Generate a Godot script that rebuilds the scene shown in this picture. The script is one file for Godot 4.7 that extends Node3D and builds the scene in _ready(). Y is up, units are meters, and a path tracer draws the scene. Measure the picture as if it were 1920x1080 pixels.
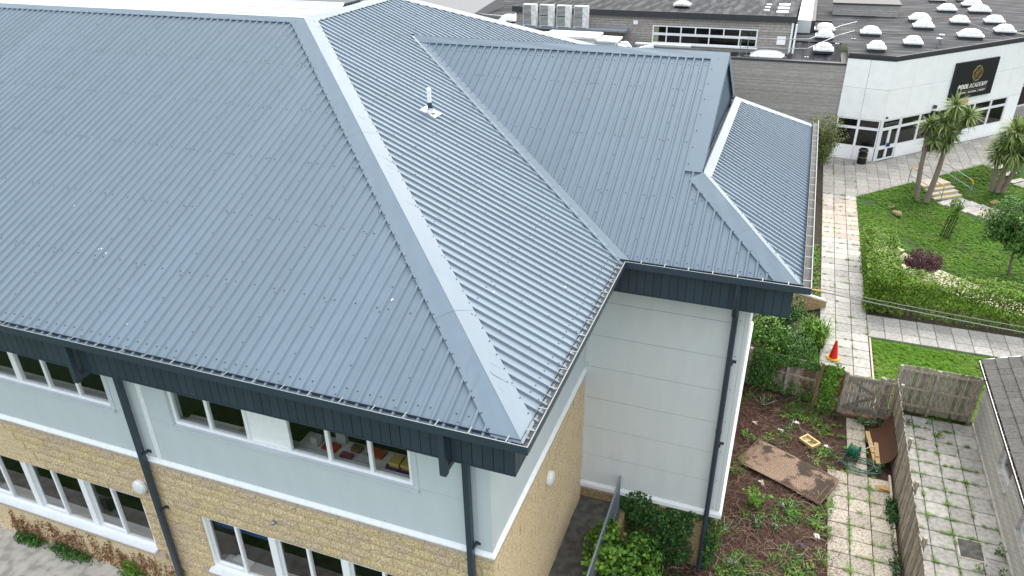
extends Node3D
# A drone view over a school's hipped metal roof, a fenced yard and a garden court behind it.

var M := {}
var used := {}
var rng := RandomNumberGenerator.new()

const H := 8.8          # top of the gutter above the yard
const EAVE := 8.66      # roof pan level at the gutter line of the main roof
const SLOPE_F := 0.4208
const SLOPE_R := 0.4259
const AX := 9.05        # ridge of the wing that runs back, distance from its eave
const AZ := 9.16        # ridge of the front wing
const BACK := 22.85     # far eave of the main roof
const CZ := 5.87        # eave of the cross wing
const CX := 3.47        # right eave of the cross wing
const CE := 8.5766
const SLOPE_C := 0.5536
const CR := 5.75        # cross ridge, distance from its eave
const CG := 1.05        # x of the gablet of the cross wing
const WALL := 1.003     # walls stand this far inside the gutter line

# ---------------------------------------------------------------- mesh builder
class B:
	var v := PackedVector3Array()
	var n := PackedVector3Array()
	var c := PackedColorArray()
	var tint := Color(1, 1, 1)

	func tri(p: Vector3, q: Vector3, r: Vector3) -> void:
		var m := (r - p).cross(q - p).normalized()
		v.append(p); v.append(q); v.append(r)
		n.append(m); n.append(m); n.append(m)
		c.append(tint); c.append(tint); c.append(tint)

	func trin(p: Vector3, q: Vector3, r: Vector3, a: Vector3, b: Vector3, d: Vector3) -> void:
		v.append(p); v.append(q); v.append(r)
		n.append(a); n.append(b); n.append(d)
		c.append(tint); c.append(tint); c.append(tint)

	# a triangle with one given normal, wound to agree with it
	func trif(p: Vector3, q: Vector3, r: Vector3, m: Vector3) -> void:
		if (r - p).cross(q - p).dot(m) >= 0.0: trin(p, q, r, m, m, m)
		else: trin(p, r, q, m, m, m)

	func quad(p: Vector3, q: Vector3, r: Vector3, s: Vector3) -> void:
		tri(p, q, r)
		tri(p, r, s)

	# faces whose outside is where "out" points, whatever the order of the corners
	func face(p: Vector3, q: Vector3, r: Vector3, s: Vector3, out: Vector3) -> void:
		if (r - p).cross(q - p).dot(out) >= 0.0:
			quad(p, q, r, s)
		else:
			quad(s, r, q, p)

	func obox(o: Vector3, x: Vector3, y: Vector3, z: Vector3) -> void:
		# a box from its centre and three half axes
		face(o + x - y - z, o + x + y - z, o + x + y + z, o + x - y + z, x)
		face(o - x - y - z, o - x + y - z, o - x + y + z, o - x - y + z, -x)
		face(o + y - x - z, o + y + x - z, o + y + x + z, o + y - x + z, y)
		face(o - y - x - z, o - y + x - z, o - y + x + z, o - y - x + z, -y)
		face(o + z - x - y, o + z + x - y, o + z + x + y, o + z - x + y, z)
		face(o - z - x - y, o - z + x - y, o - z + x + y, o - z - x + y, -z)

	func box(lo: Vector3, hi: Vector3) -> void:
		var h := (hi - lo) * 0.5
		obox((lo + hi) * 0.5, Vector3(h.x, 0, 0), Vector3(0, h.y, 0), Vector3(0, 0, h.z))

	func beam(a: Vector3, b: Vector3, w: float, t: float, up := Vector3.UP) -> void:
		# a straight timber from a to b, w across and t along "up"
		var d := (b - a)
		var s := d.cross(up)
		if s.length() < 0.001:
			s = d.cross(Vector3.RIGHT)
		s = s.normalized()
		var u := s.cross(d).normalized()
		obox((a + b) * 0.5, d * 0.5, s * (w * 0.5), u * (t * 0.5))

	func tube(path: PackedVector3Array, r0: float, r1: float, sides := 6, caps := true) -> void:
		var k := path.size()
		var rings := []
		var x := Vector3.ZERO
		for i in k:
			var d: Vector3 = (path[min(i + 1, k - 1)] - path[max(i - 1, 0)]).normalized()
			if i == 0:
				x = d.cross(Vector3.UP)
				if x.length() < 0.05:
					x = d.cross(Vector3.RIGHT)
			x = (x - d * x.dot(d)).normalized()
			var y := d.cross(x)
			var r := lerpf(r0, r1, float(i) / maxf(1.0, k - 1))
			var ring := PackedVector3Array()
			for j in sides:
				var a := TAU * j / sides
				ring.append(x * cos(a) + y * sin(a))
			rings.append([path[i], ring, r, d])
		for i in k - 1:
			var p: Vector3 = rings[i][0]
			var q: Vector3 = rings[i + 1][0]
			var ra: PackedVector3Array = rings[i][1]
			var rb: PackedVector3Array = rings[i + 1][1]
			var ka: float = rings[i][2]
			var kb: float = rings[i + 1][2]
			for j in sides:
				var l := (j + 1) % sides
				trin(p + ra[j] * ka, q + rb[j] * kb, q + rb[l] * kb, ra[j], rb[j], rb[l])
				trin(p + ra[j] * ka, q + rb[l] * kb, p + ra[l] * ka, ra[j], rb[l], ra[l])
		if caps:
			for e in [0, k - 1]:
				var o: Vector3 = rings[e][0]
				var ring: PackedVector3Array = rings[e][1]
				var r: float = rings[e][2]
				for j in sides:
					var l := (j + 1) % sides
					if e == 0:
						tri(o, o + ring[j] * r, o + ring[l] * r)
					else:
						tri(o, o + ring[l] * r, o + ring[j] * r)

	func lathe(at: Vector3, profile: Array, sides := 16, up := Vector3.UP) -> void:
		# profile: [radius, height] pairs from the foot up
		var x := up.cross(Vector3.RIGHT)
		if x.length() < 0.1:
			x = up.cross(Vector3.FORWARD)
		x = x.normalized()
		var z := x.cross(up).normalized()
		for i in profile.size() - 1:
			var r0: float = profile[i][0]
			var h0: float = profile[i][1]
			var r1: float = profile[i + 1][0]
			var h1: float = profile[i + 1][1]
			var slope := Vector2(h1 - h0, r0 - r1).normalized()
			for j in sides:
				var a := TAU * j / sides
				var b := TAU * (j + 1) / sides
				var da := x * cos(a) + z * sin(a)
				var db := x * cos(b) + z * sin(b)
				var na := (da * slope.x + up * slope.y).normalized()
				var nb := (db * slope.x + up * slope.y).normalized()
				var p := at + da * r0 + up * h0
				var q := at + da * r1 + up * h1
				var r := at + db * r1 + up * h1
				var s := at + db * r0 + up * h0
				if (r - p).cross(q - p).dot(na) + (s - p).cross(r - p).dot(na) >= 0:
					trin(p, q, r, na, na, nb)
					trin(p, r, s, na, nb, nb)
				else:
					trin(p, r, q, na, nb, na)
					trin(p, s, r, na, nb, nb)

	# a leaf: a diamond folded along its middle
	func leaf(o: Vector3, d: Vector3, side: Vector3, nrm: Vector3, l: float, w: float, fold := 0.15) -> void:
		var tip := o + d * l
		var mid := o + d * (l * 0.45)
		var a := mid + side * (w * 0.5) + nrm * (w * fold)
		var b := mid - side * (w * 0.5) + nrm * (w * fold)
		v.append(o); v.append(a); v.append(tip)
		v.append(o); v.append(tip); v.append(b)
		for i in 6:
			n.append(nrm)
			c.append(tint)

	func mesh() -> ArrayMesh:
		var m := ArrayMesh.new()
		if v.is_empty():
			return m
		var arr := []
		arr.resize(Mesh.ARRAY_MAX)
		arr[Mesh.ARRAY_VERTEX] = v
		arr[Mesh.ARRAY_NORMAL] = n
		arr[Mesh.ARRAY_COLOR] = c
		m.add_surface_from_arrays(Mesh.PRIMITIVE_TRIANGLES, arr)
		return m

func numbered(parent: Node, called: String) -> String:
	var key := str(parent.get_instance_id()) + called
	var k: int = used.get(key, 0)
	used[key] = k + 1
	return called if k == 0 else "%s_%03d" % [called, k]

func put(called: String, mesh: Mesh, m: Material, parent: Node = self, at := Transform3D()) -> MeshInstance3D:
	var o := MeshInstance3D.new()
	o.name = numbered(parent, called)
	o.mesh = mesh
	o.material_override = m
	o.transform = at
	parent.add_child(o, true)
	return o

func obj(called: String, b: B, m: Material, parent: Node = self) -> MeshInstance3D:
	return put(called, b.mesh(), m, parent)

func tag(o: Node, label: String, category := "", group := "", kind := "") -> Node:
	if label: o.set_meta("label", label)
	if category: o.set_meta("category", category)
	if group: o.set_meta("group", group)
	if kind: o.set_meta("kind", kind)
	return o

func thing(called: String, at: Vector3, label: String, category: String, group := "") -> Node3D:
	var o := Node3D.new()
	o.name = numbered(self, called)
	o.position = at
	add_child(o, true)
	tag(o, label, category, group)
	return o

func stuff(o: Node) -> Node:
	o.set_meta("kind", "stuff")
	return o

# a box part in its thing's own coordinates
func boxp(called: String, lo: Vector3, hi: Vector3, m: Material, parent: Node) -> MeshInstance3D:
	var b := B.new()
	b.box(lo, hi)
	return obj(called, b, m, parent)

# ---------------------------------------------------------------- materials
func noise_tex(seed_: int, freq: float, colors: Array, stops: Array, size := 512, octaves := 5, kind := FastNoiseLite.TYPE_SIMPLEX_SMOOTH, stretch := Vector2.ONE) -> NoiseTexture2D:
	var f := FastNoiseLite.new()
	f.seed = seed_
	f.noise_type = kind
	f.frequency = freq
	f.fractal_type = FastNoiseLite.FRACTAL_FBM
	f.fractal_octaves = octaves
	var t := NoiseTexture2D.new()
	t.width = int(size * stretch.x)
	t.height = int(size * stretch.y)
	t.seamless = true
	t.noise = f
	if colors.size() > 0:
		var g := Gradient.new()
		g.offsets = PackedFloat32Array(stops)
		var cs := PackedColorArray()
		for q in colors: cs.append(q)
		g.colors = cs
		t.color_ramp = g
	return t

func flat(col: Color, rough := 0.7, metal := 0.0) -> StandardMaterial3D:
	var m := StandardMaterial3D.new()
	m.albedo_color = col
	m.roughness = rough
	m.metallic = metal
	return m

# colour noise over world space, tile in metres
func grainy(c0: Color, c1: Color, c2: Color, tile: float, rough: float, seed_: int, freq := 0.012, bump: Texture2D = null, relief := 0.0, bump_tile := 1.0) -> StandardMaterial3D:
	var m := flat(Color.WHITE, rough)
	m.albedo_texture = noise_tex(seed_, freq, [c0.lerp(c1, 0.35), c1, c2.lerp(c1, 0.35)], [0.2, 0.5, 0.8])
	m.uv1_triplanar = true
	m.uv1_world_triplanar = true
	m.uv1_scale = Vector3.ONE / tile
	if bump:
		m.heightmap_enabled = true
		m.heightmap_texture = bump
		m.heightmap_scale = relief
	return m

func leafy(rough := 0.7) -> StandardMaterial3D:
	var m := flat(Color.WHITE, rough)
	m.vertex_color_use_as_albedo = true
	m.cull_mode = BaseMaterial3D.CULL_DISABLED
	m.metallic_specular = 0.3
	m.backlight_enabled = true
	m.backlight = Color(0.16, 0.2, 0.06)
	return m

func brick_tex(seed_: int, face_a: Color, face_b: Color, joint: Color) -> ImageTexture:
	# 9 bricks by 27 courses, 2.025 m: colours of single bricks and their joints, far away in the picture
	var r := RandomNumberGenerator.new()
	r.seed = seed_
	var im := Image.create(512, 512, false, Image.FORMAT_RGB8)
	im.fill(joint)
	var ch := 512.0 / 27.0
	var cw := 512.0 / 9.0
	for j in 27:
		var row_tone := r.randf_range(0.9, 1.08)
		for i in 10:
			var x := (i - (0.5 if j % 2 else 0.0)) * cw
			var col := face_a.lerp(face_b, r.randf())
			col = col * row_tone
			var x0 := int(round(x + 1.5))
			var y0 := int(round(j * ch + 1.5))
			im.fill_rect(Rect2i(max(x0, 0), y0, int(cw - 3) + min(x0, 0), int(round(ch - 3.5))), col)
			if i == 0 and j % 2:
				pass
	for k in 26000:
		var px := r.randi() % 512
		var py := r.randi() % 512
		im.set_pixel(px, py, im.get_pixel(px, py) * r.randf_range(0.82, 1.14))
	return ImageTexture.create_from_image(im)

func make_materials() -> void:
	# coated steel roofing, three batches
	for i in 3:
		var k: float = [1.0, 0.985, 1.012][i]
		var m := grainy(Color(0.388 * k, 0.45 * k, 0.503 * k), Color(0.4 * k, 0.463 * k, 0.516 * k), Color(0.41 * k, 0.473 * k, 0.527 * k), 3.0, 0.42, 11 + i, 0.01)
		m.metallic_specular = 0.36
		M["sheet%d" % i] = m
	M.cap = grainy(Color(0.39, 0.45, 0.502), Color(0.398, 0.46, 0.512), Color(0.405, 0.468, 0.52), 2.5, 0.42, 19, 0.008)
	M.cap.metallic_specular = 0.36
	M.screw = flat(Color(0.2, 0.235, 0.27), 0.5)
	M.slate = flat(Color(0.205, 0.245, 0.29), 0.38)
	M.strap = flat(Color(0.47, 0.5, 0.52), 0.5, 0.2)
	M.slate2 = flat(Color(0.195, 0.233, 0.276), 0.42)
	M.slate3 = flat(Color(0.213, 0.254, 0.3), 0.4)
	M.dark = flat(Color(0.06, 0.065, 0.07), 0.8)
	M.gutter_in = grainy(Color(0.14, 0.145, 0.14), Color(0.24, 0.24, 0.23), Color(0.36, 0.355, 0.34), 0.8, 0.7, 23, 0.03)
	M.galv = flat(Color(0.72, 0.74, 0.76), 0.35, 0.6)
	M.panel = grainy(Color(0.735, 0.77, 0.785), Color(0.745, 0.78, 0.795), Color(0.752, 0.787, 0.802), 3.2, 0.45, 29, 0.006)
	M.panel2 = grainy(Color(0.795, 0.81, 0.805), Color(0.805, 0.822, 0.817), Color(0.815, 0.832, 0.827), 3.2, 0.45, 31, 0.006)
	for q in [M.panel, M.panel2]:
		q.uv1_scale = Vector3(0.9, 0.22, 0.9)
	M.pale_roof = flat(Color(0.42, 0.43, 0.44), 0.7)
	M.trim = grainy(Color(0.83, 0.85, 0.85), Color(0.88, 0.895, 0.895), Color(0.9, 0.91, 0.91), 1.6, 0.4, 37, 0.02)
	M.upvc = grainy(Color(0.88, 0.89, 0.9), Color(0.91, 0.92, 0.925), Color(0.93, 0.935, 0.94), 1.2, 0.3, 41, 0.02)
	var g := flat(Color(0.1, 0.13, 0.12, 0.07), 0.02)
	g.transparency = BaseMaterial3D.TRANSPARENCY_ALPHA
	g.metallic_specular = 0.9
	M.glass = g
	var bump := noise_tex(43, 0.03, [], [], 512, 5)
	var fine := noise_tex(47, 0.06, [], [], 512, 4)
	for i in 4:
		var k: float = [1.0, 0.975, 1.02, 0.99][i]
		var w: float = [0.0, 0.02, -0.01, -0.03][i]
		M["stone%d" % i] = grainy(Color(0.5 * k, 0.41 * k, 0.29 * k + w), Color(0.755 * k, 0.67 * k, 0.535 * k + w), Color(0.9 * k, 0.84 * k, 0.73 * k + w), 1.3, 0.9, 51 + i, 0.045, bump, 0.5)
	M.mortar = grainy(Color(0.68, 0.6, 0.47), Color(0.79, 0.715, 0.59), Color(0.86, 0.8, 0.69), 1.0, 0.95, 59, 0.03)
	M.side_stone = grainy(Color(0.66, 0.57, 0.43), Color(0.79, 0.71, 0.57), Color(0.87, 0.805, 0.68), 1.5, 0.9, 61, 0.04, bump, 0.5)
	M.band = grainy(Color(0.6, 0.53, 0.46), Color(0.7, 0.635, 0.565), Color(0.75, 0.69, 0.63), 0.9, 0.85, 67, 0.02)
	M.plinth = grainy(Color(0.4, 0.34, 0.23), Color(0.58, 0.5, 0.36), Color(0.68, 0.61, 0.46), 1.4, 0.95, 71, 0.03, bump, 0.4)
	M.concrete = grainy(Color(0.56, 0.545, 0.515), Color(0.72, 0.7, 0.665), Color(0.79, 0.77, 0.735), 2.4, 0.95, 73, 0.012, fine, 0.06)
	M.tarmac = grainy(Color(0.25, 0.25, 0.245), Color(0.335, 0.33, 0.32), Color(0.42, 0.41, 0.39), 2.0, 0.95, 79, 0.014, fine, 0.06)
	for i in 4:
		var k: float = [1.0, 0.93, 1.05, 0.98][i]
		M["slab%d" % i] = grainy(Color(0.535 * k, 0.527 * k, 0.512 * k), Color(0.635 * k, 0.628 * k, 0.612 * k), Color(0.7 * k, 0.692 * k, 0.676 * k), 1.7, 0.92, 83 + i, 0.018, fine, 0.04)
		M["pink%d" % i] = grainy(Color(0.62 * k, 0.575 * k, 0.535 * k), Color(0.69 * k, 0.645 * k, 0.605 * k), Color(0.74 * k, 0.7 * k, 0.66 * k), 1.7, 0.92, 91 + i, 0.018)
		M["court%d" % i] = grainy(Color(0.5 * k, 0.49 * k, 0.475 * k), Color(0.59 * k, 0.58 * k, 0.56 * k), Color(0.65 * k, 0.64 * k, 0.62 * k), 1.7, 0.92, 197 + i, 0.018)
		M["yard%d" % i] = grainy(Color(0.44 * k, 0.4 * k, 0.355 * k), Color(0.64 * k, 0.61 * k, 0.565 * k), Color(0.72 * k, 0.69 * k, 0.65 * k), 0.9, 0.95, 97 + i, 0.02, fine, 0.06)
	M.soil = grainy(Color(0.13, 0.09, 0.07), Color(0.235, 0.165, 0.13), Color(0.34, 0.25, 0.2), 2.2, 1.0, 103, 0.02, bump, 1.2)
	M.lawn_soil = grainy(Color(0.12, 0.2, 0.05), Color(0.17, 0.28, 0.07), Color(0.24, 0.34, 0.1), 3.0, 1.0, 107, 0.02, bump, 0.8)
	M.bed = grainy(Color(0.1, 0.085, 0.06), Color(0.18, 0.15, 0.1), Color(0.26, 0.21, 0.15), 2.0, 1.0, 109, 0.02, bump, 1.2)
	M.far_ground = grainy(Color(0.15, 0.2, 0.08), Color(0.2, 0.26, 0.1), Color(0.28, 0.32, 0.15), 18.0, 1.0, 113, 0.02)
	var fence_tex := noise_tex(127, 0.02, [Color(0.45, 0.425, 0.385), Color(0.6, 0.57, 0.52), Color(0.71, 0.68, 0.63)], [0.2, 0.5, 0.8], 256, 5, FastNoiseLite.TYPE_SIMPLEX_SMOOTH)
	for i in 3:
		var k: float = [1.0, 0.8, 1.12][i]
		var m := flat(Color(k, k, k) if k < 1.0 else Color(1, 1, 1), 0.95)
		m.albedo_texture = fence_tex
		m.uv1_triplanar = true
		m.uv1_world_triplanar = true
		m.uv1_scale = Vector3(7.0, 0.55, 7.0)
		m.uv1_offset = Vector3(0.3 * i, 0.21 * i, 0.1 * i)
		if k > 1.0: m.albedo_color = Color(1, 0.98, 0.95)
		M["fence%d" % i] = m
	M.new_wood = grainy(Color(0.55, 0.44, 0.3), Color(0.68, 0.57, 0.4), Color(0.77, 0.67, 0.5), 0.7, 0.8, 131, 0.02)
	M.post_wood = grainy(Color(0.34, 0.26, 0.18), Color(0.46, 0.36, 0.25), Color(0.55, 0.45, 0.33), 0.6, 0.9, 137, 0.02)
	M.pale_wood = grainy(Color(0.78, 0.66, 0.43), Color(0.86, 0.76, 0.54), Color(0.9, 0.82, 0.63), 0.5, 0.7, 139, 0.02)
	var ply := flat(Color.WHITE, 0.9)
	ply.albedo_texture = noise_tex(149, 0.05, [Color(0.44, 0.36, 0.31), Color(0.54, 0.45, 0.39), Color(0.6, 0.515, 0.45), Color(0.76, 0.69, 0.61)], [0.2, 0.45, 0.62, 0.8], 512, 4)
	ply.vertex_color_use_as_albedo = true
	ply.uv1_triplanar = true
	ply.uv1_scale = Vector3.ONE / 1.1
	M.ply = ply
	var ply2 := ply.duplicate()
	ply2.albedo_color = Color(0.7, 0.58, 0.5)
	M.ply2 = ply2
	var felt := grainy(Color(0.11, 0.118, 0.13), Color(0.2, 0.208, 0.225), Color(0.38, 0.388, 0.405), 9.0, 0.85, 151, 0.012)
	felt.metallic_specular = 0.25
	felt.uv1_scale = Vector3(0.06, 0.1, 0.22)
	M.felt = felt
	var felt2 := felt.duplicate()
	felt2.uv1_scale = Vector3(0.3, 0.1, 0.05)
	M.felt2 = felt2
	M.felt_edge = flat(Color(0.2, 0.21, 0.22), 0.7)
	M.puddle = flat(Color(0.3, 0.31, 0.32), 0.03)
	var br := flat(Color.WHITE, 0.9)
	br.albedo_texture = brick_tex(7, Color(0.54, 0.525, 0.505), Color(0.61, 0.595, 0.575), Color(0.66, 0.65, 0.63))
	br.uv1_triplanar = true
	br.uv1_world_triplanar = true
	br.uv1_scale = Vector3.ONE / 2.025
	M.brick = br
	var br2 := br.duplicate()
	br2.albedo_texture = brick_tex(9, Color(0.74, 0.73, 0.71), Color(0.8, 0.79, 0.77), Color(0.58, 0.575, 0.56))
	M.brick2 = br2
	for i in 3:
		var k: float = [1.0, 0.93, 1.05][i]
		M["clad%d" % i] = grainy(Color(0.53 * k, 0.51 * k, 0.485 * k), Color(0.6 * k, 0.58 * k, 0.555 * k), Color(0.66 * k, 0.64 * k, 0.615 * k), 2.6, 0.9, 157 + i, 0.02)
		M["tile%d" % i] = grainy(Color(0.24 * k, 0.235 * k, 0.23 * k), Color(0.31 * k, 0.303 * k, 0.298 * k), Color(0.38 * k, 0.372 * k, 0.365 * k), 1.1, 0.9, 163 + i, 0.02)
	M.white = grainy(Color(0.9, 0.905, 0.9), Color(0.93, 0.935, 0.93), Color(0.945, 0.95, 0.945), 4.0, 0.6, 167, 0.008)
	M.dome = grainy(Color(0.72, 0.73, 0.72), Color(0.86, 0.87, 0.865), Color(0.92, 0.925, 0.92), 1.9, 0.35, 199, 0.015)
	M.kerb = grainy(Color(0.6, 0.57, 0.5), Color(0.7, 0.67, 0.6), Color(0.76, 0.73, 0.67), 0.8, 0.9, 173, 0.02)
	M.cream = grainy(Color(0.68, 0.63, 0.55), Color(0.77, 0.725, 0.65), Color(0.83, 0.79, 0.72), 1.4, 0.9, 179, 0.02)
	M.steel = flat(Color(0.6, 0.63, 0.65), 0.38, 0.75)
	M.rail_paint = flat(Color(0.5, 0.54, 0.58), 0.4, 0.2)
	M.yellow = flat(Color(0.85, 0.62, 0.12), 0.55)
	M.nosing = grainy(Color(0.6, 0.52, 0.32), Color(0.74, 0.66, 0.43), Color(0.82, 0.76, 0.56), 0.5, 0.85, 181, 0.03)
	M.red = flat(Color(0.82, 0.09, 0.08), 0.5)
	M.black = flat(Color(0.04, 0.042, 0.045), 0.35)
	M.green_plastic = flat(Color(0.03, 0.42, 0.28), 0.35)
	M.hose = flat(Color(0.07, 0.33, 0.25), 0.4)
	M.sign = flat(Color(0.055, 0.085, 0.1), 0.35)
	M.gold = flat(Color(0.66, 0.58, 0.38), 0.4, 0.3)
	M.letters = flat(Color(0.9, 0.9, 0.88), 0.5)
	M.paper = flat(Color(0.85, 0.85, 0.83), 0.8)
	M.card = flat(Color(0.62, 0.5, 0.33), 0.9)
	M.teal = flat(Color(0.04, 0.36, 0.46), 0.7)
	M.blue = flat(Color(0.06, 0.2, 0.42), 0.7)
	M.room = flat(Color(0.42, 0.41, 0.38), 0.9)
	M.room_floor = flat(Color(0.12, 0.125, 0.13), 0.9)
	M.shelf = flat(Color(0.74, 0.75, 0.73), 0.5)
	M.purple = flat(Color(0.3, 0.08, 0.34), 0.5)
	M.lemon = flat(Color(0.83, 0.7, 0.2), 0.6)
	M.orange = flat(Color(0.8, 0.26, 0.1), 0.6)
	M.leaf = leafy()
	M.grass = leafy(0.85)
	M.grass.metallic_specular = 0.2
	M.gloss_leaf = leafy(0.45)
	M.bark = grainy(Color(0.22, 0.19, 0.16), Color(0.34, 0.3, 0.26), Color(0.44, 0.4, 0.35), 0.6, 0.95, 191, 0.03)
	M.palm_bark = grainy(Color(0.36, 0.31, 0.27), Color(0.5, 0.45, 0.4), Color(0.6, 0.55, 0.5), 0.5, 0.95, 193, 0.04)
	var stick := flat(Color.WHITE, 0.95)
	stick.vertex_color_use_as_albedo = true
	M.stick = stick
	M.wire = flat(Color(0.5, 0.5, 0.5), 0.6)
	M.light_lens = flat(Color(0.86, 0.87, 0.87), 0.3)

# ---------------------------------------------------------------- school building: roof
# a roof slope: o is on the gutter line at e = 0, u runs along the eave, w runs inwards
func roof_at(o: Vector3, u: Vector3, w: Vector3, y0: float, t: float, e: float, d: float, h := 0.0) -> Vector3:
	var nrm := (Vector3.UP - w * t).normalized()
	return o + u * e + w * d + Vector3.UP * (y0 + t * d) + nrm * h

func rib_profile(e0: float, e1: float, lap: float) -> Array:
	# [along, height] from the sheet's first rib to the rib that laps the next sheet
	var out := []
	var k := int(round((e1 - e0) / 0.2))
	for i in k + 1:
		var r := e0 + 0.2 * i
		var up := lap if i == k else 0.0
		if i > 0:
			out.append([r - 0.066, 0.0003])
			out.append([r - 0.064, 0.0])
		out.append([r - 0.036, up])
		out.append([r - 0.0165, 0.037 + up])
		out.append([r + 0.0165, 0.037 + up])
		out.append([r + 0.036, up])
	return out

func roof_sheets(parent: Node, o: Vector3, u: Vector3, w: Vector3, y0: float, t: float, e_from: float, e_to: float, lo: Callable, hi: Callable, screws: B, all_top: bool) -> void:
	var nrm := (Vector3.UP - w * t).normalized()
	var count := int(ceil((e_to - e_from) / 1.0))
	for s in count:
		var e0 := e_from + s
		var prof := rib_profile(e0, e0 + 1.0, 0.003)
		var b := B.new()
		var any := false
		var lift := rng.randf_range(0.0, 0.0015)
		for i in prof.size() - 1:
			var a: float = clampf(prof[i][0], minf(e_from, e_to), maxf(e_from, e_to))
			var c: float = clampf(prof[i + 1][0], minf(e_from, e_to), maxf(e_from, e_to))
			if c - a < 0.0002: continue
			# split where the limits cross
			var cuts := [a, c]
			for kk in [0.34, 0.67]:
				cuts.append(lerpf(a, c, kk))
			cuts.sort()
			if c - a < 0.05: cuts = [a, c]
			for j in cuts.size() - 1:
				var p: float = cuts[j]
				var q: float = cuts[j + 1]
				var hp: float = lerpf(prof[i][1], prof[i + 1][1], (p - a) / (c - a)) + lift
				var hq: float = lerpf(prof[i][1], prof[i + 1][1], (q - a) / (c - a)) + lift
				var lp: float = lo.call(p)
				var lq: float = lo.call(q)
				var tp: float = hi.call(p)
				var tq: float = hi.call(q)
				if tp - lp < 0.02 and tq - lq < 0.02: continue
				tp = maxf(tp, lp)
				tq = maxf(tq, lq)
				any = true
				b.face(roof_at(o, u, w, y0, t, p, lp, hp), roof_at(o, u, w, y0, t, q, lq, hq), roof_at(o, u, w, y0, t, q, tq, hq), roof_at(o, u, w, y0, t, p, tp, hp), nrm)
		if not any: continue
		obj("roof_sheet", b, M["sheet%d" % (rng.randi() % 3)], parent)
		# fixings: pans at every purlin, stitching along the lapped rib
		for i in 5:
			var e := e0 + 0.1 + 0.2 * i
			if e > e_to: continue
			var row := 0
			var d := 0.3526
			while d < 9.2:
				var want := row == 0 or i in [0, 2, 4]
				if want and d > lo.call(e) + 0.05 and d < hi.call(e) - 0.3 and rng.randf() < 0.97:
					screw(screws, roof_at(o, u, w, y0, t, e + rng.randf_range(-0.012, 0.012), d + rng.randf_range(-0.012, 0.012), 0.001), nrm)
				row += 1
				d += 1.42
			if all_top:
				var dt: float = hi.call(e) - 0.34
				if dt > 5.0: screw(screws, roof_at(o, u, w, y0, t, e, dt, 0.001), nrm)
		var d2 := 0.22
		while d2 < 9.2:
			var er := e0 + 1.0
			if er < e_to and d2 > lo.call(er) + 0.05 and d2 < hi.call(er) - 0.2:
				screw(screws, roof_at(o, u, w, y0, t, er, d2, 0.038), nrm)
			d2 += 0.485

func screw(b: B, p: Vector3, nrm: Vector3) -> void:
	var x := nrm.cross(Vector3.RIGHT).normalized()
	var z := nrm.cross(x).normalized()
	var r := 0.0135
	var top := p + nrm * 0.011
	for j in 6:
		var a := TAU * j / 6.0
		var c := TAU * (j + 1) / 6.0
		var da := x * cos(a) + z * sin(a)
		var dc := x * cos(c) + z * sin(c)
		b.face(p + da * r, p + dc * r, top + dc * (r * 0.7), top + da * (r * 0.7), (da + dc))
		b.tri(top, top + dc * (r * 0.7), top + da * (r * 0.7))

# a folded cap along a roof edge: flanges of width wa and wb lie in the directions fa and fb from the line
func cap_run(called: String, parent: Node, p0: Vector3, p1: Vector3, fa: Vector3, fb: Vector3, na: Vector3, nb: Vector3, wa: float, wb: float, piece: float, screws: B, skew0 := 0.0, skew1 := 0.0) -> void:
	var length := p0.distance_to(p1)
	var d := (p1 - p0) / length
	var k := int(ceil(length / piece))
	for i in k:
		var a := p0 + d * (length * i / k)
		var c := p0 + d * minf(length * (i + 1) / k + (0.04 if i < k - 1 else 0.0), length)
		var lift := 0.0388 + (0.0025 if i % 2 else 0.0) + rng.randf_range(0, 0.001)
		var b := B.new()
		var nm := (na + nb).normalized()
		var steps := 4
		for j in steps:
			var q := a.lerp(c, float(j) / steps)
			var r := a.lerp(c, float(j + 1) / steps)
			var wob0 := sin((i * 4 + j) * 2.3) * 0.005
			var wob1 := sin((i * 4 + j + 1) * 2.3) * 0.005
			for side in 2:
				var f := fa if side == 0 else fb
				var nn := na if side == 0 else nb
				var wd := wa if side == 0 else wb
				var top0 := q + nm * (lift / maxf(0.5, nm.dot(nn)))
				var top1 := r + nm * (lift / maxf(0.5, nm.dot(nn)))
				var k0 := d * (wd * (skew0 if i == 0 and j == 0 else 0.0))
				var k1 := d * (-wd * (skew1 if i == k - 1 and j == steps - 1 else 0.0))
				var m0 := top0 + f * (wd * 0.5) + nn * wob0 + k0 * 0.5
				var m1 := top1 + f * (wd * 0.5) + nn * wob1 + k1 * 0.5
				var e0 := top0 + f * wd + k0
				var e1 := top1 + f * wd + k1
				var s0 := nm.lerp(nn, 0.55).normalized()
				b.face(top0 + f * 0.012, top1 + f * 0.012, m1, m0, nn)
				b.face(m0, m1, e1, e0, nn)
				b.face(top0 + nm * 0.004, top1 + nm * 0.004, top1 + f * 0.012, top0 + f * 0.012, s0)
				b.face(e0, e1, e1 - nn * 0.014 + f * 0.004, e0 - nn * 0.014 + f * 0.004, f)
		obj(called, b, M.cap, parent)
	var e := 0.12 + 0.34 * skew0
	while e < length - 0.1 - 0.34 * skew1:
		screw(screws, p0 + d * e + fa * (wa - 0.03) + na * 0.04, na)
		screw(screws, p0 + d * (e + 0.07) + fb * (wb - 0.03) + nb * 0.04, nb)
		e += 0.29

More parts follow.
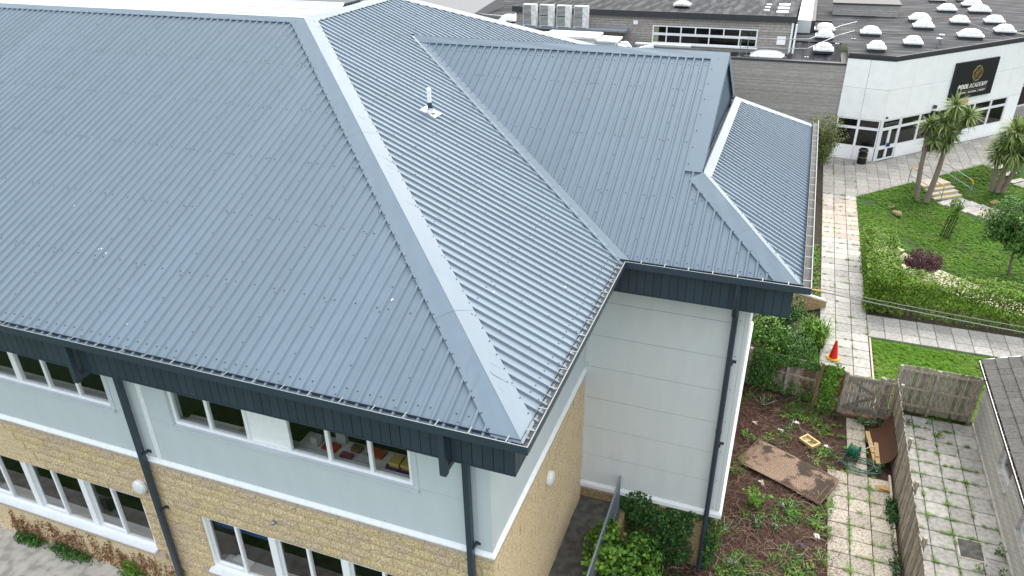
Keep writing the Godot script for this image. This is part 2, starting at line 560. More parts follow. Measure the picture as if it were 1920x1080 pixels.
func sweep_plan(b: B, path: Array, prof: Array) -> void:
	# path: plan points; prof: closed loop of [inward offset, height]; inward is to the left of travel
	var dirs := []
	for i in path.size() - 1:
		dirs.append((path[i + 1] - path[i]).normalized())
	var inw := func(d: Vector3) -> Vector3: return Vector3(d.z, 0, -d.x)
	var at := func(i: int, q: Array) -> Vector3:
		var p: Vector3 = path[i]
		var off: float = q[0]
		var o: Vector3
		if i == 0: o = inw.call(dirs[0]) * off
		elif i == path.size() - 1: o = inw.call(dirs[-1]) * off
		else:
			var a: Vector3 = inw.call(dirs[i - 1])
			var c: Vector3 = inw.call(dirs[i])
			o = (a + c) * off / (1.0 + a.dot(c))
		return p + o + Vector3.UP * q[1]
	var area := 0.0
	for j in prof.size():
		var k: int = (j + 1) % prof.size()
		area += prof[j][0] * prof[k][1] - prof[k][0] * prof[j][1]
	for i in path.size() - 1:
		for j in prof.size():
			var k: int = (j + 1) % prof.size()
			var ia: Vector3 = inw.call(dirs[i])
			var e := Vector2(prof[k][0] - prof[j][0], prof[k][1] - prof[j][1])
			var out2 := Vector2(e.y, -e.x) * signf(area)
			var out := ia * out2.x + Vector3.UP * out2.y
			b.face(at.call(i, prof[j]), at.call(i + 1, prof[j]), at.call(i + 1, prof[k]), at.call(i, prof[k]), out)

func build_roof(school: Node3D) -> void:
	var X := Vector3.RIGHT
	var BK := Vector3.FORWARD       # towards -z
	var roof := Node3D.new()
	roof.name = "roof"
	school.add_child(roof)
	var scr := B.new()
	# deck under the sheets: closes the roof all round
	var deck := B.new()
	var dy := -0.05
	var pk := Vector3(-AX, EAVE + SLOPE_F * AZ + dy, -AZ)
	var pb := Vector3(-AX, pk.y, -(BACK - AX))
	var pl := Vector3(-24, pk.y, -AZ)
	var e00 := Vector3(-0.2, EAVE + dy + 0.08, -0.2)
	deck.face(e00, Vector3(-24, e00.y, -0.2), pl, pk, Vector3(0, 1, 1))
	deck.face(e00, pk, pb, Vector3(-0.2, e00.y, -BACK + 0.2), Vector3(1, 1, 0))
	deck.face(pl, pk, Vector3(-18.1, e00.y, -18.3), Vector3(-24, e00.y, -18.3), Vector3(0, 1, -1))
	deck.face(pk, pb, Vector3(-18.1, e00.y, -BACK), Vector3(-18.1, e00.y, -18.3), Vector3(-1, 1, 0))
	deck.face(pb, Vector3(-0.2, e00.y, -BACK + 0.2), Vector3(-18.1, e00.y, -BACK), pb, Vector3(0, 1, -1))
	var ck := CE + SLOPE_C * CR + dy
	var cz := -(CZ + CR)
	var far := -(CZ + 2 * CR)
	var hg := CE + SLOPE_C * (CX - CG) + dy
	var c0 := Vector3(CX - 0.25, CE + dy + 0.12, -CZ - 0.25)
	var c1 := Vector3(CG - 0.12, hg, -CZ - (CX - CG) - 0.12)
	var c2 := Vector3(CG - 0.12, hg, far + (CX - CG) + 0.12)
	var c3 := Vector3(CX - 0.25, CE + dy + 0.12, far + 0.25)
	var w0 := Vector3(-0.3, CE + dy + 0.12, -CZ - 0.25)
	var w3 := Vector3(-0.3, CE + dy + 0.12, far + 0.25)
	var k0 := Vector3(-7.3, ck, cz)
	var k1 := Vector3(CG - 0.12, ck, cz)
	deck.face(w0, c0, c1, Vector3(-0.3, hg, c1.z), Vector3(0, 1, 1))
	deck.face(Vector3(-0.3, hg, c1.z), c1, k1, k0, Vector3(0, 1, 1))
	deck.face(c0, c1, c2, c3, Vector3(1, 1, 0))
	deck.face(w3, c3, c2, Vector3(-0.3, hg, c2.z), Vector3(0, 1, -1))
	deck.face(Vector3(-0.3, hg, c2.z), c2, k1, k0, Vector3(0, 1, -1))
	obj("roof_deck", deck, M.slate, roof)
	# front slope
	roof_sheets(roof, Vector3.ZERO, X, BK, EAVE, SLOPE_F, -22.1, 0.0,
		func(_e): return 0.085,
		func(e): return minf(AZ - 0.06, -e * AZ / AX - 0.1), scr, false)
	# right slope, cut by the valleys of the cross wing
	var valley := func(e: float) -> float:
		if e < CZ: return 0.085
		var rise := SLOPE_C * (minf(e, 2.0 * (CZ + CR) - e) - CZ)
		return maxf(0.085, (CE + rise - EAVE) / SLOPE_R + 0.15)
	roof_sheets(roof, Vector3.ZERO, BK, -X, EAVE, SLOPE_R, 0.07, BACK - 0.1,
		func(e): return valley.call(e) if e < 2.0 * (CZ + CR) - CZ else 0.085,
		func(e): return minf(AX - 0.06, minf(e * AX / AZ - 0.1, BACK - e - 0.1)), scr, false)
	# cross wing, front slope: from the valley to the verge, then the hip
	var c_hi := func(e: float) -> float:
		if e > CG - 0.37: return CX - e - 0.12 if e > CG - 0.02 else minf(CR - 0.05, 2.55)
		return CR - 0.05
	var c_lo := func(e: float) -> float:
		return maxf(0.085, (EAVE + SLOPE_R * -e - CE) / SLOPE_C + 0.09) if e < 0.0 else 0.085
	roof_sheets(roof, Vector3(0, 0, -CZ), X, BK, CE, SLOPE_C, -7.94, CX - 0.1, c_lo, c_hi, scr, true)
	# hip end of the cross wing below the gablet
	roof_sheets(roof, Vector3(CX, 0, -CZ), BK, -X, CE, SLOPE_C, 0.1, 2 * CR - 0.1,
		func(_e): return 0.085,
		func(e): return minf(CX - CG - 0.02, minf(e, 2 * CR - e) - 0.12), scr, false)
	# caps
	var nF := Vector3(0, 1, SLOPE_F).normalized()
	var nR := Vector3(SLOPE_R, 1, 0).normalized()
	var nC := Vector3(0, 1, SLOPE_C).normalized()
	var nH := Vector3(SLOPE_C, 1, 0).normalized()
	var top := Vector3(-AX, EAVE + SLOPE_F * AZ, -AZ)
	var foot := Vector3(-0.12, EAVE + SLOPE_F * 0.12, -0.12)
	var hd := (top - foot).normalized()
	var flange := func(d: Vector3, nn: Vector3, towards: Vector3) -> Vector3:
		var f := d.cross(nn).normalized()
		return f if f.dot(towards) > 0 else -f
	cap_run("hip_cap", roof, foot, top, flange.call(hd, nF, -X), flange.call(hd, nR, X), nF, nR, 0.34, 0.36, 2.9, scr, 0.92)
	cap_run("ridge_cap", roof, top, Vector3(-24, top.y, -AZ), flange.call(-X, nF, Vector3.BACK), flange.call(-X, Vector3(0, 1, -SLOPE_F).normalized(), BK), nF, Vector3(0, 1, -SLOPE_F).normalized(), 0.22, 0.26, 3.0, scr)
	var tb := Vector3(-AX, top.y, -(BACK - AX))
	cap_run("ridge_cap", roof, top, tb, flange.call(BK, nR, X), flange.call(BK, Vector3(-SLOPE_R, 1, 0).normalized(), -X), nR, Vector3(-SLOPE_R, 1, 0).normalized(), 0.24, 0.26, 3.0, scr)
	var fb := Vector3(-0.1, EAVE + 0.05, -BACK + 0.1)
	var nB := Vector3(0, 1, -SLOPE_R).normalized()
	var fd := (fb - tb).normalized()
	cap_run("hip_cap", roof, tb, fb, flange.call(fd, nR, X), flange.call(fd, nB, BK), nR, nB, 0.34, 0.34, 2.9, scr, 0.0, 0.92)
	# cross ridge, from the main slope to the gablet
	var cy := CE + SLOPE_C * CR
	var r0 := Vector3(-(cy - EAVE) / SLOPE_R - 0.15, cy, cz)
	var r1 := Vector3(CG, cy, cz)
	var nCb := Vector3(0, 1, -SLOPE_C).normalized()
	cap_run("ridge_cap", roof, r0, r1, flange.call(X, nC, Vector3.BACK), flange.call(X, nCb, BK), nC, nCb, 0.26, 0.26, 4.2, scr)
	# near hip of the cross wing and the far one
	var g := CX - CG
	var h0 := Vector3(CX - 0.1, CE + SLOPE_C * 0.1, -CZ - 0.1)
	var h1 := Vector3(CG, CE + SLOPE_C * g, -CZ - g)
	var d1 := (h1 - h0).normalized()
	cap_run("hip_cap", roof, h0, h1, flange.call(d1, nC, -X), flange.call(d1, nH, X), nC, nH, 0.34, 0.16, 3.5, scr, 0.88)
	var h2 := Vector3(CG, h1.y, far + g)
	var h3 := Vector3(CX - 0.1, h0.y, far + 0.1)
	var d2 := (h3 - h2).normalized()
	cap_run("hip_cap", roof, h2, h3, flange.call(d2, nH, Vector3.BACK), flange.call(d2, nCb, BK), nH, nCb, 0.24, 0.24, 3.5, scr, 0.0, 0.88)
	# verge flashings of the gablet, each a flat strip folded down over the edge
	for side in 2:
		var b := B.new()
		var s := 1.0 if side == 0 else -1.0
		var lo := Vector3(CG, CE + SLOPE_C * g, -CZ - g) if side == 0 else Vector3(CG, CE + SLOPE_C * g, far + g)
		var hi := Vector3(CG, cy, cz)
		var nn := nC if side == 0 else nCb
		var l := nn * 0.041
		b.face(lo + l, hi + l, hi + l - X * 0.38, lo + l - X * 0.38, nn)
		b.face(lo + l, hi + l, hi - Vector3.UP * 0.16, lo - Vector3.UP * 0.16, X)
		b.face(lo + l - X * 0.38, hi + l - X * 0.38, hi + l - X * 0.384 - nn * 0.03, lo + l - X * 0.384 - nn * 0.03, -X)
		obj("verge_flashing", b, M.cap, roof)
		var e := 0.2
		while e < 3.6 and side == 0:
			screw(scr, lo + (hi - lo).normalized() * e - X * 0.33 + nn * 0.044, nn)
			e += 0.5
	# flashing at the head of the hip end, with an upstand to the gablet
	var ap := B.new()
	var a0 := h1 + nH * 0.041
	var a1 := h2 + nH * 0.041
	var dn := Vector3(1, -SLOPE_C, 0).normalized()
	ap.face(a0, a1, a1 + dn * 0.2, a0 + dn * 0.2, nH)
	ap.face(a0 + dn * 0.2, a1 + dn * 0.2, a1 + dn * 0.203 - nH * 0.03, a0 + dn * 0.203 - nH * 0.03, X)
	ap.face(a0, a1, a1 + Vector3.UP * 0.1, a0 + Vector3.UP * 0.1, X)
	obj("apron_flashing", ap, M.cap, roof)
	# gablet: a ribbed upright sheet in the triangle
	var gb := B.new()
	var z := -CZ - g
	while z > far + g + 0.02:
		for q in [[0.0, 0.0], [0.03, 0.02], [0.07, 0.02], [0.1, 0.0]]:
			pass
		var zs := [z, z - 0.05, z - 0.07, z - 0.13, z - 0.15, z - 0.2]
		var xs := [0.0, 0.0, 0.025, 0.025, 0.0, 0.0]
		for i in 5:
			var za: float = maxf(zs[i], far + g)
			var zb: float = maxf(zs[i + 1], far + g)
			var ya := cy - 0.03 - SLOPE_C * absf(za - cz)
			var yb := cy - 0.03 - SLOPE_C * absf(zb - cz)
			gb.face(Vector3(CG - 0.1 + xs[i], h1.y - 0.02, za), Vector3(CG - 0.1 + xs[i + 1], h1.y - 0.02, zb), Vector3(CG - 0.1 + xs[i + 1], maxf(yb, h1.y - 0.02), zb), Vector3(CG - 0.1 + xs[i], maxf(ya, h1.y - 0.02), za), X)
		z -= 0.2
	obj("gablet_sheet", gb, M.sheet1, roof)
	# valley trays
	var vt := B.new()
	var v0 := Vector3(-0.02, EAVE + 0.01, -CZ - 0.12)
	var v1 := r0 + Vector3(0.15, 0.0, 0.0)
	var vd := (v1 - v0).normalized()
	var va: Vector3 = flange.call(vd, nR, Vector3.BACK)
	var vb: Vector3 = flange.call(vd, nC, X)
	vt.face(v0 + nR * 0.045 + va * 0.16, v1 + nR * 0.045 + va * 0.16, v1 + Vector3.UP * 0.02 + va * 0.03, v0 + Vector3.UP * 0.02 + va * 0.03, nR)
	vt.face(v0 + Vector3.UP * 0.02 + va * 0.03, v1 + Vector3.UP * 0.02 + va * 0.03, v1 + Vector3.UP * 0.02 + vb * 0.12, v0 + Vector3.UP * 0.02 + vb * 0.12, nC)
	vt.face(v0 + nR * 0.045 + va * 0.16, v1 + nR * 0.045 + va * 0.16, v1 + nR * 0.02 + va * 0.164, v0 + nR * 0.02 + va * 0.164, va)
	obj("valley_tray", vt, M.cap, roof)
	stuff(obj("fixings", scr, M.screw, roof))
	var dr := B.new()
	for i in 26:
		var on_front := i % 2 == 0
		var e := rng.randf_range(-12.0, -2.5) if on_front else rng.randf_range(2.5, 7.0)
		var d := rng.randf_range(0.4, minf(absf(e) - 0.7, 5.0))
		var o := roof_at(Vector3.ZERO, X, BK, EAVE, SLOPE_F, e, d, 0.003) if on_front else roof_at(Vector3.ZERO, BK, -X, EAVE, SLOPE_R, e, d, 0.003)
		var nn := nF if on_front else nR
		for k in 3:
			dr.lathe(o + Vector3(rng.randf_range(-0.03, 0.03), 0, rng.randf_range(-0.03, 0.03)), [[rng.randf_range(0.006, 0.017), 0.0], [0.004, 0.003], [0.0, 0.0035]], 6, nn)
	stuff(obj("bird_droppings", dr, M.paper, roof))
	# flue
	var fp := Vector3(-5.09, EAVE + SLOPE_R * 5.09, -7.87)
	var fl := Node3D.new()
	fl.name = "flue"
	fl.position = fp
	school.add_child(fl)
	var b1 := B.new()
	var fx := Vector3(1, -SLOPE_R, 0).normalized()
	b1.obox(nR * 0.045, fx * 0.2, BK * 0.17, nR * 0.004)
	b1.lathe(nR * 0.04, [[0.13, 0.0], [0.085, 0.06], [0.075, 0.1]], 14)
	obj("flashing_plate", b1, M.galv, fl)
	var b2 := B.new()
	b2.lathe(Vector3(0, 0.08, 0), [[0.056, 0.0], [0.056, 0.17], [0.05, 0.18]], 14)
	obj("collar", b2, M.slate, fl)
	var b3 := B.new()
	b3.lathe(Vector3(0, 0.24, 0), [[0.05, 0.0], [0.05, 0.27], [0.056, 0.275], [0.056, 0.3], [0.035, 0.34], [0.0, 0.345]], 14)
	obj("pipe", b3, M.upvc, fl)

func build_eaves(school: Node3D) -> void:
	var path := [Vector3(-24, 0, 0), Vector3(0, 0, 0), Vector3(0, 0, -CZ), Vector3(CX, 0, -CZ), Vector3(CX, 0, -(CZ + 2 * CR))]
	var gut := Node3D.new()
	gut.name = "gutter"
	school.add_child(gut)
	var b := B.new()
	sweep_plan(b, path, [[0.0, H - 0.135], [0.0, H], [0.018, H], [0.018, H - 0.008], [0.006, H - 0.008], [0.006, H - 0.128], [0.146, H - 0.128], [0.146, H - 0.02], [0.152, H - 0.02], [0.152, H - 0.135]])
	obj("channel", b, M.slate, gut)
	var lin := B.new()
	sweep_plan(lin, path, [[0.007, H - 0.1275], [0.007, H - 0.09], [0.145, H - 0.09], [0.145, H - 0.1275]])
	obj("silt", lin, M.gutter_in, gut)
	var lip := B.new()
	sweep_plan(lip, path, [[0.001, H + 0.0005], [0.001, H + 0.003], [0.017, H + 0.003], [0.017, H + 0.0005]])
	obj("cut_edge", lip, M.strap, gut)
	var st := B.new()
	st.box(Vector3(-0.009, -0.002, -0.15), Vector3(0.009, 0.002, -0.004))
	var strap := st.mesh()
	for x in range(0, 27):
		put("strap", strap, M.strap, gut, Transform3D(Basis(), Vector3(-0.33 - 0.52 * x + rng.randf_range(-0.03, 0.03), H + 0.0065, 0)))
	for k in 11:
		put("strap", strap, M.strap, gut, Transform3D(Basis(Vector3.UP, PI / 2), Vector3(0, H + 0.0065, -0.36 - 0.52 * k)))
	for k in 7:
		put("strap", strap, M.strap, gut, Transform3D(Basis(), Vector3(0.3 + 0.46 * k, H + 0.0065, -CZ)))
	for k in 21:
		put("strap", strap, M.strap, gut, Transform3D(Basis(Vector3.UP, PI / 2), Vector3(CX, H + 0.0065, -CZ - 0.3 - 0.53 * k)))
	# fascia of upright planks with a drip trim, and the soffit behind it
	var fas := Node3D.new()
	fas.name = "fascia"
	school.add_child(fas)
	var fb := B.new()
	sweep_plan(fb, path, [[0.325, 7.985], [0.325, H - 0.14], [0.34, H - 0.14], [0.34, 7.985]])
	sweep_plan(fb, path, [[0.152, H - 0.14], [0.152, H - 0.136], [0.34, H - 0.136], [0.34, H - 0.14]])
	obj("backing", fb, M.dark, fas)
	var tr := B.new()
	sweep_plan(tr, path, [[0.29, 7.945], [0.29, 7.972], [1.02, 7.972], [1.02, 7.945]])
	obj("soffit", tr, M.slate2, fas)
	var pw := 0.166
	var pm := []
	for i in 3:
		var q := B.new()
		var hw := pw * 0.5 - 0.005
		q.box(Vector3(-hw, 7.974, -0.004), Vector3(hw, H - 0.142, 0.014))
		q.box(Vector3(-hw - 0.005, 7.974, -0.006), Vector3(hw + 0.005, H - 0.142, -0.0045))
		pm.append(q.mesh())
	var x := -0.3 - pw * 0.5
	while x > -14.4:
		put("fascia_plank", pm[0], [M.slate, M.slate2, M.slate3][rng.randi() % 3], fas, Transform3D(Basis(), Vector3(x, 0, -0.312 + rng.randf_range(-0.0015, 0.0015))))
		x -= pw
	var z := -0.3 - pw * 0.5
	while z > -CZ - 0.22:
		put("fascia_plank", pm[0], [M.slate, M.slate2, M.slate3][rng.randi() % 3], fas, Transform3D(Basis(Vector3.UP, PI / 2), Vector3(-0.312, 0, z)))
		z -= pw
	x = -0.3 + pw * 0.5
	while x < CX - 0.33:
		put("fascia_plank", pm[0], [M.slate, M.slate2, M.slate3][rng.randi() % 3], fas, Transform3D(Basis(), Vector3(x, 0, -CZ - 0.312)))
		x += pw
	# planks out of the camera's sight stay one strip
	var fr := B.new()
	fr.box(Vector3(-24, 7.974, -0.32), Vector3(-14.4, H - 0.142, -0.302))
	fr.box(Vector3(CX - 0.32, 7.974, -17.2), Vector3(CX - 0.302, H - 0.142, -CZ - 0.3))
	stuff(obj("fascia_lining", fr, M.slate, fas))
	# downpipes
	for p in [[-8.47, 0.0, -1.0, 1.4], [-1.355, 0.0, -1.0, 1.4], [2.185, -CZ, -6.87, 0.0]]:
		var dp := Node3D.new()
		dp.name = numbered(school, "downpipe")
		school.add_child(dp)
		var bb := B.new()
		var px: float = p[0]
		var gz: float = p[1] - 0.15
		var wz: float = p[2] + 0.115
		var s := 0.052
		var pts := [Vector3(px, H - 0.13, gz), Vector3(px, 7.9, gz), Vector3(px, 7.66, wz), Vector3(px, p[3], wz)]
		if p[3] > 0.5:
			pts = [Vector3(px, H - 0.13, gz), Vector3(px, 7.86, gz), Vector3(px, 7.83, wz), Vector3(px, p[3], wz)]
		if p[3] > 0.5:
			bb.box(Vector3(px - s, 7.8, gz - s), Vector3(px + s, H - 0.13, gz + s))
			bb.box(Vector3(px - s + 0.002, 7.83, wz - s), Vector3(px + s - 0.002, 7.925, gz - s))
			bb.box(Vector3(px - s, p[3], wz - s), Vector3(px + s, 7.922, wz + s))
		else:
			bb.tube(PackedVector3Array(pts), 0.06, 0.06, 12)
			bb.lathe(Vector3(px, 4.4, wz), [[0.06, 0.0], [0.068, 0.0], [0.068, 0.09], [0.06, 0.09]], 12)
		obj("pipe", bb, M.slate, dp)
		var hb := B.new()
		hb.box(Vector3(px - 0.07, H - 0.19, gz - 0.07), Vector3(px + 0.07, H - 0.136, gz + 0.07))
		obj("outlet", hb, M.slate2, dp)
		for y in [5.56, 4.05]:
			if p[3] < 0.5 and y > 5: y = 6.3
			var br := B.new()
			br.box(Vector3(px + 0.05, y - 0.025, p[2] - 0.005), Vector3(px + 0.085, y + 0.025, wz + 0.03))
			br.box(Vector3(px + 0.05, y - 0.035, p[2] - 0.004), Vector3(px + 0.15, y + 0.035, p[2] + 0.012))
			obj("bracket", br, M.slate2, dp)

# ---------------------------------------------------------------- school building: walls and windows
# a wall in a plane: p(a, y, depth) gives a point; openings are [a0, a1, y0, y1]
func wall_sheet(b: B, at: Callable, a0: float, a1: float, y0: float, y1: float, holes: Array, thick: float) -> void:
	var xs := [a0, a1]
	var ys := [y0, y1]
	for h in holes:
		for v in [h[0], h[1]]:
			if v > a0 and v < a1 and not v in xs: xs.append(v)
		for v in [h[2], h[3]]:
			if v > y0 and v < y1 and not v in ys: ys.append(v)
	xs.sort()
	ys.sort()
	var out: Vector3 = (at.call(0.0, 0.0, 0.0) - at.call(0.0, 0.0, 1.0))
	for i in xs.size() - 1:
		for j in ys.size() - 1:
			var cx: float = (xs[i] + xs[i + 1]) * 0.5
			var cy: float = (ys[j] + ys[j + 1]) * 0.5
			var inside := false
			for h in holes:
				if cx > h[0] and cx < h[1] and cy > h[2] and cy < h[3]: inside = true
			if inside: continue
			b.face(at.call(xs[i], ys[j], 0.0), at.call(xs[i + 1], ys[j], 0.0), at.call(xs[i + 1], ys[j + 1], 0.0), at.call(xs[i], ys[j + 1], 0.0), out)
			b.face(at.call(xs[i], ys[j], thick), at.call(xs[i + 1], ys[j], thick), at.call(xs[i + 1], ys[j + 1], thick), at.call(xs[i], ys[j + 1], thick), -out)
	for h in holes + [[a0, a1, y0, y1]]:
		var c: Vector3 = at.call((h[0] + h[1]) * 0.5, (h[2] + h[3]) * 0.5, thick * 0.5)
		var k := -1.0 if h[0] == a0 and h[1] == a1 and h[2] == y0 and h[3] == y1 else 1.0
		for e in [[h[0], h[2], h[1], h[2]], [h[0], h[3], h[1], h[3]], [h[0], h[2], h[0], h[3]], [h[1], h[2], h[1], h[3]]]:
			var p: Vector3 = at.call(e[0], e[1], 0.0)
			var q: Vector3 = at.call(e[2], e[3], 0.0)
			b.face(p, q, at.call(e[2], e[3], thick), at.call(e[0], e[1], thick), (c - (p + q) * 0.5) * k)

# lights: [a0, a1, kind], kind "glass", "panel" or "back" (a sash set further in); frame width fw
func window_set(parent: Node, at: Callable, lights: Array, y0: float, y1: float, depth: float, fw: float, post: Dictionary = {}) -> Node3D:
	var w := Node3D.new()
	w.name = numbered(parent, "window")
	parent.add_child(w)
	var fr := B.new()
	var bar := func(a0: float, a1: float, b0: float, b1: float, d0: float, d1: float) -> void:
		var p: Vector3 = at.call(a0, b0, d0)
		var u: Vector3 = at.call(a1, b0, d0) - p
		var v: Vector3 = at.call(a0, b1, d0) - p
		var t: Vector3 = at.call(a0, b0, d1) - p
		fr.obox(p + (u + v + t) * 0.5, u * 0.5, v * 0.5, t * 0.5)
	var a_first: float = lights[0][0]
	var a_last: float = lights[-1][1]
	bar.call(a_first, a_last, y0, y0 + fw, depth, depth + 0.07)
	bar.call(a_first, a_last, y1 - fw, y1, depth, depth + 0.07)
	var edges := [a_first]
	for l in lights: edges.append(l[1])
	for i in edges.size():
		var half: float = post.get(i, fw * 0.5)
		var e: float = edges[i]
		var lo: float = e - half
		var hi: float = e + half
		if i == 0: lo = e; hi = e + fw
		if i == edges.size() - 1: lo = e - fw; hi = e
		bar.call(lo, hi, y0 + fw, y1 - fw, depth - (0.012 if post.has(i) else 0.0), depth + 0.068)
	for i in lights.size():
		var l: Array = lights[i]
		var a0: float = l[0] + (fw if i == 0 else post.get(i, fw * 0.5))
		var a1: float = l[1] - (fw if i == lights.size() - 1 else post.get(i + 1, fw * 0.5))
		var d: float = depth + 0.03
		if l[2] == "back":
			d = depth + 0.075
			# sash frame behind the main frame
			var s := 0.035
			for q in [[a0, a1, y0 + fw, y0 + fw + s], [a0, a1, y1 - fw - s, y1 - fw], [a0, a0 + s, y0 + fw + s, y1 - fw - s], [a1 - s, a1, y0 + fw + s, y1 - fw - s]]:
				bar.call(q[0], q[1], q[2], q[3], depth + 0.0705, depth + 0.1)
			d = depth + 0.085
			a0 += s
			a1 -= s
		var out: Vector3 = at.call(0.0, 0.0, 0.0) - at.call(0.0, 0.0, 1.0)
		var pb := B.new()
		pb.face(at.call(a0, y0 + fw, d), at.call(a1, y0 + fw, d), at.call(a1, y1 - fw, d), at.call(a0, y1 - fw, d), out)
		if l[2] == "panel":
			pb.face(at.call(a0, y0 + fw, d + 0.03), at.call(a1, y0 + fw, d + 0.03), at.call(a1, y1 - fw, d + 0.03), at.call(a0, y1 - fw, d + 0.03), -out)
			obj("infill_panel", pb, M.upvc, w)
		else:
			obj("pane", pb, M.glass, w)
	obj("frame", fr, M.upvc, w)
	return w

func build_walls(school: Node3D) -> void:
	var front := func(a: float, y: float, d: float) -> Vector3: return Vector3(a, y, -WALL - d)
	var holes_up := [[-14.3, -9.05, 6.45, 7.62], [-7.5, -2.42, 6.45, 7.62]]
	var holes_lo := [[-14.3, -9.09, 2.55, 4.07], [-7.53, -2.42, 2.55, 4.07]]
	# --- lower storey: backing with openings, then stone blocks
	var sw := Node3D.new()
	sw.name = "stone_wall"
	school.add_child(sw)
	var bk := B.new()
	wall_sheet(bk, func(a, y, d): return Vector3(a, y, -1.018 - d), -24, -1.02, 1.0, 5.19, holes_lo, 0.24)
	wall_sheet(bk, func(a, y, d): return Vector3(-1.02 - d, y, -a), 1.018, 6.86, 1.0, 5.19, [], 0.24)
	obj("mortar", bk, M.mortar, sw)
	var shapes := []
	for i in 7:
		var b := B.new()
		var r := RandomNumberGenerator.new()
		r.seed = 300 + i
		var nx := 5
		var ny := 3
		var g := []
		for j in ny + 1:
			for k in nx + 1:
				var edge: bool = j == 0 or k == 0 or j == ny or k == nx
				g.append(Vector3((float(k) / nx - 0.5), (float(j) / ny - 0.5), r.randf_range(0.0, 0.005) if edge else r.randf_range(0.008, 0.026)))
		for j in ny:
			for k in nx:
				var p := j * (nx + 1) + k
				b.face(g[p], g[p + 1], g[p + nx + 2], g[p + nx + 1], Vector3.BACK)
		for k in nx:
			b.face(g[k], g[k + 1], Vector3(g[k + 1].x, -0.5, -0.04), Vector3(g[k].x, -0.5, -0.04), Vector3.DOWN)
			var q := ny * (nx + 1) + k
			b.face(g[q], g[q + 1], Vector3(g[q + 1].x, 0.5, -0.04), Vector3(g[q].x, 0.5, -0.04), Vector3.UP)
		for j in ny:
			b.face(g[j * (nx + 1)], g[(j + 1) * (nx + 1)], Vector3(-0.5, g[(j + 1) * (nx + 1)].y, -0.04), Vector3(-0.5, g[j * (nx + 1)].y, -0.04), Vector3.LEFT)
			b.face(g[j * (nx + 1) + nx], g[(j + 1) * (nx + 1) + nx], Vector3(0.5, g[(j + 1) * (nx + 1) + nx].y, -0.04), Vector3(0.5, g[j * (nx + 1) + nx].y, -0.04), Vector3.RIGHT)
		shapes.append(b.mesh())
	var course := 0.2225
	var wide := 0.447
	var spots := []
	for j in 17:
		var y := 5.18 - course * (j + 0.5)
		var x := -1.0 - (wide * 0.5 if j % 2 else 0.0)
		if j % 2: spots.append([-1.0 - wide * 0.25, y, wide * 0.5])
		while x > -14.6:
			var a0 := x - wide
			var pieces := [[a0, x]]
			for h in holes_lo:
				if y + course * 0.5 > h[2] + 0.02 and y - course * 0.5 < h[3] - 0.02:
					var next := []
					for q in pieces:
						if q[1] <= h[0] or q[0] >= h[1]: next.append(q)
						else:
							if q[0] < h[0] - 0.05: next.append([q[0], h[0]])
							if q[1] > h[1] + 0.05: next.append([h[1], q[1]])
					pieces = next
			for q in pieces: spots.append([(q[0] + q[1]) * 0.5, y, q[1] - q[0]])
			x -= wide
	# in view: left of the frame's edge the wall is cut off lower and lower
	var shown := []
	var rest := []
	for s in spots:
		var vis: bool = s[0] > -8.6 + (s[1] - 1.4) * -1.15 and s[1] > 1.4 + maxf(0.0, (s[0] + 8.0)) * 0.32
		if vis and shown.size() < 300: shown.append(s)
		else: rest.append(s)
	for s in shown:
		var t := Transform3D(Basis().scaled(Vector3(s[2] - 0.007, course - 0.007, 1.0)), Vector3(s[0], s[1], -1.006 + rng.randf_range(-0.004, 0.004)))
		put("stone_block", shapes[rng.randi() % 7], M["stone%d" % (rng.randi() % 4)], sw, t)
	var rb := B.new()
	for s in rest:
		var a: float = s[2] * 0.5 - 0.0055
		rb.box(Vector3(s[0] - a, s[1] - course * 0.5 + 0.0055, -1.04), Vector3(s[0] + a, s[1] + course * 0.5 - 0.0055, -0.998 + rng.randf_range(0, 0.01)))
	for j in 17:
		var y := 5.18 - course * (j + 0.5)
		var z := -1.0 - (wide * 0.5 if j % 2 else 0.0)
		if j % 2:
			rb.box(Vector3(-1.03, y - 0.105, -1.0 - wide * 0.5 + 0.011), Vector3(-0.992, y + 0.105, -1.0))
		while z > -6.8:
			var z0 := maxf(z - wide + 0.011, -6.86)
			var pr := rng.randf_range(0, 0.014)
			rb.obox(Vector3(-1.01 + pr * 0.5, y, (z + z0) * 0.5), Vector3(0.018 + pr * 0.5, 0, 0), Vector3(rng.randf_range(-0.004, 0.004), 0.106, 0), Vector3(rng.randf_range(-0.004, 0.004), 0, (z - z0) * 0.5))
			z -= wide
	stuff(obj("stonework", rb, M.side_stone, sw))
	# smooth band and white flashing over it
	var bn := B.new()
	bn.box(Vector3(-0.215, -0.062, -0.03), Vector3(0.215, 0.062, 0.03))
	var band := bn.mesh()
	var x := -1.19
	while x > -14.5:
		put("band_block", band, M.band, sw, Transform3D(Basis(), Vector3(x, 5.249, -1.0 + rng.randf_range(-0.002, 0.002))))
		x -= 0.438
	var z2 := -1.215
	while z2 > -6.7:
		put("band_block", band, M.band, sw, Transform3D(Basis(Vector3.UP, PI / 2), Vector3(-1.0, 5.249, z2)))
		z2 -= 0.438
	var fl := B.new()
	sweep_plan(fl, [Vector3(-24, 0, 0), Vector3(0, 0, 0), Vector3(0, 0, -6.87)], [[0.945, 5.316], [0.945, 5.345], [1.02, 5.42], [1.1, 5.42], [1.1, 5.316]])
	obj("drip_flashing", fl, M.trim, sw)
	# --- upper storey: insulated panels
	var cl := Node3D.new()
	cl.name = "cladding"
	school.add_child(cl)
	var panel := func(a0: float, a1: float, y0: float, y1: float) -> void:
		var b := B.new()
		b.box(Vector3(a0, y0, -1.25), Vector3(a1, y1, -WALL))
		obj("cladding_panel", b, M.panel, cl)
	panel.call(-24.0, -8.215, 5.42, 6.45)
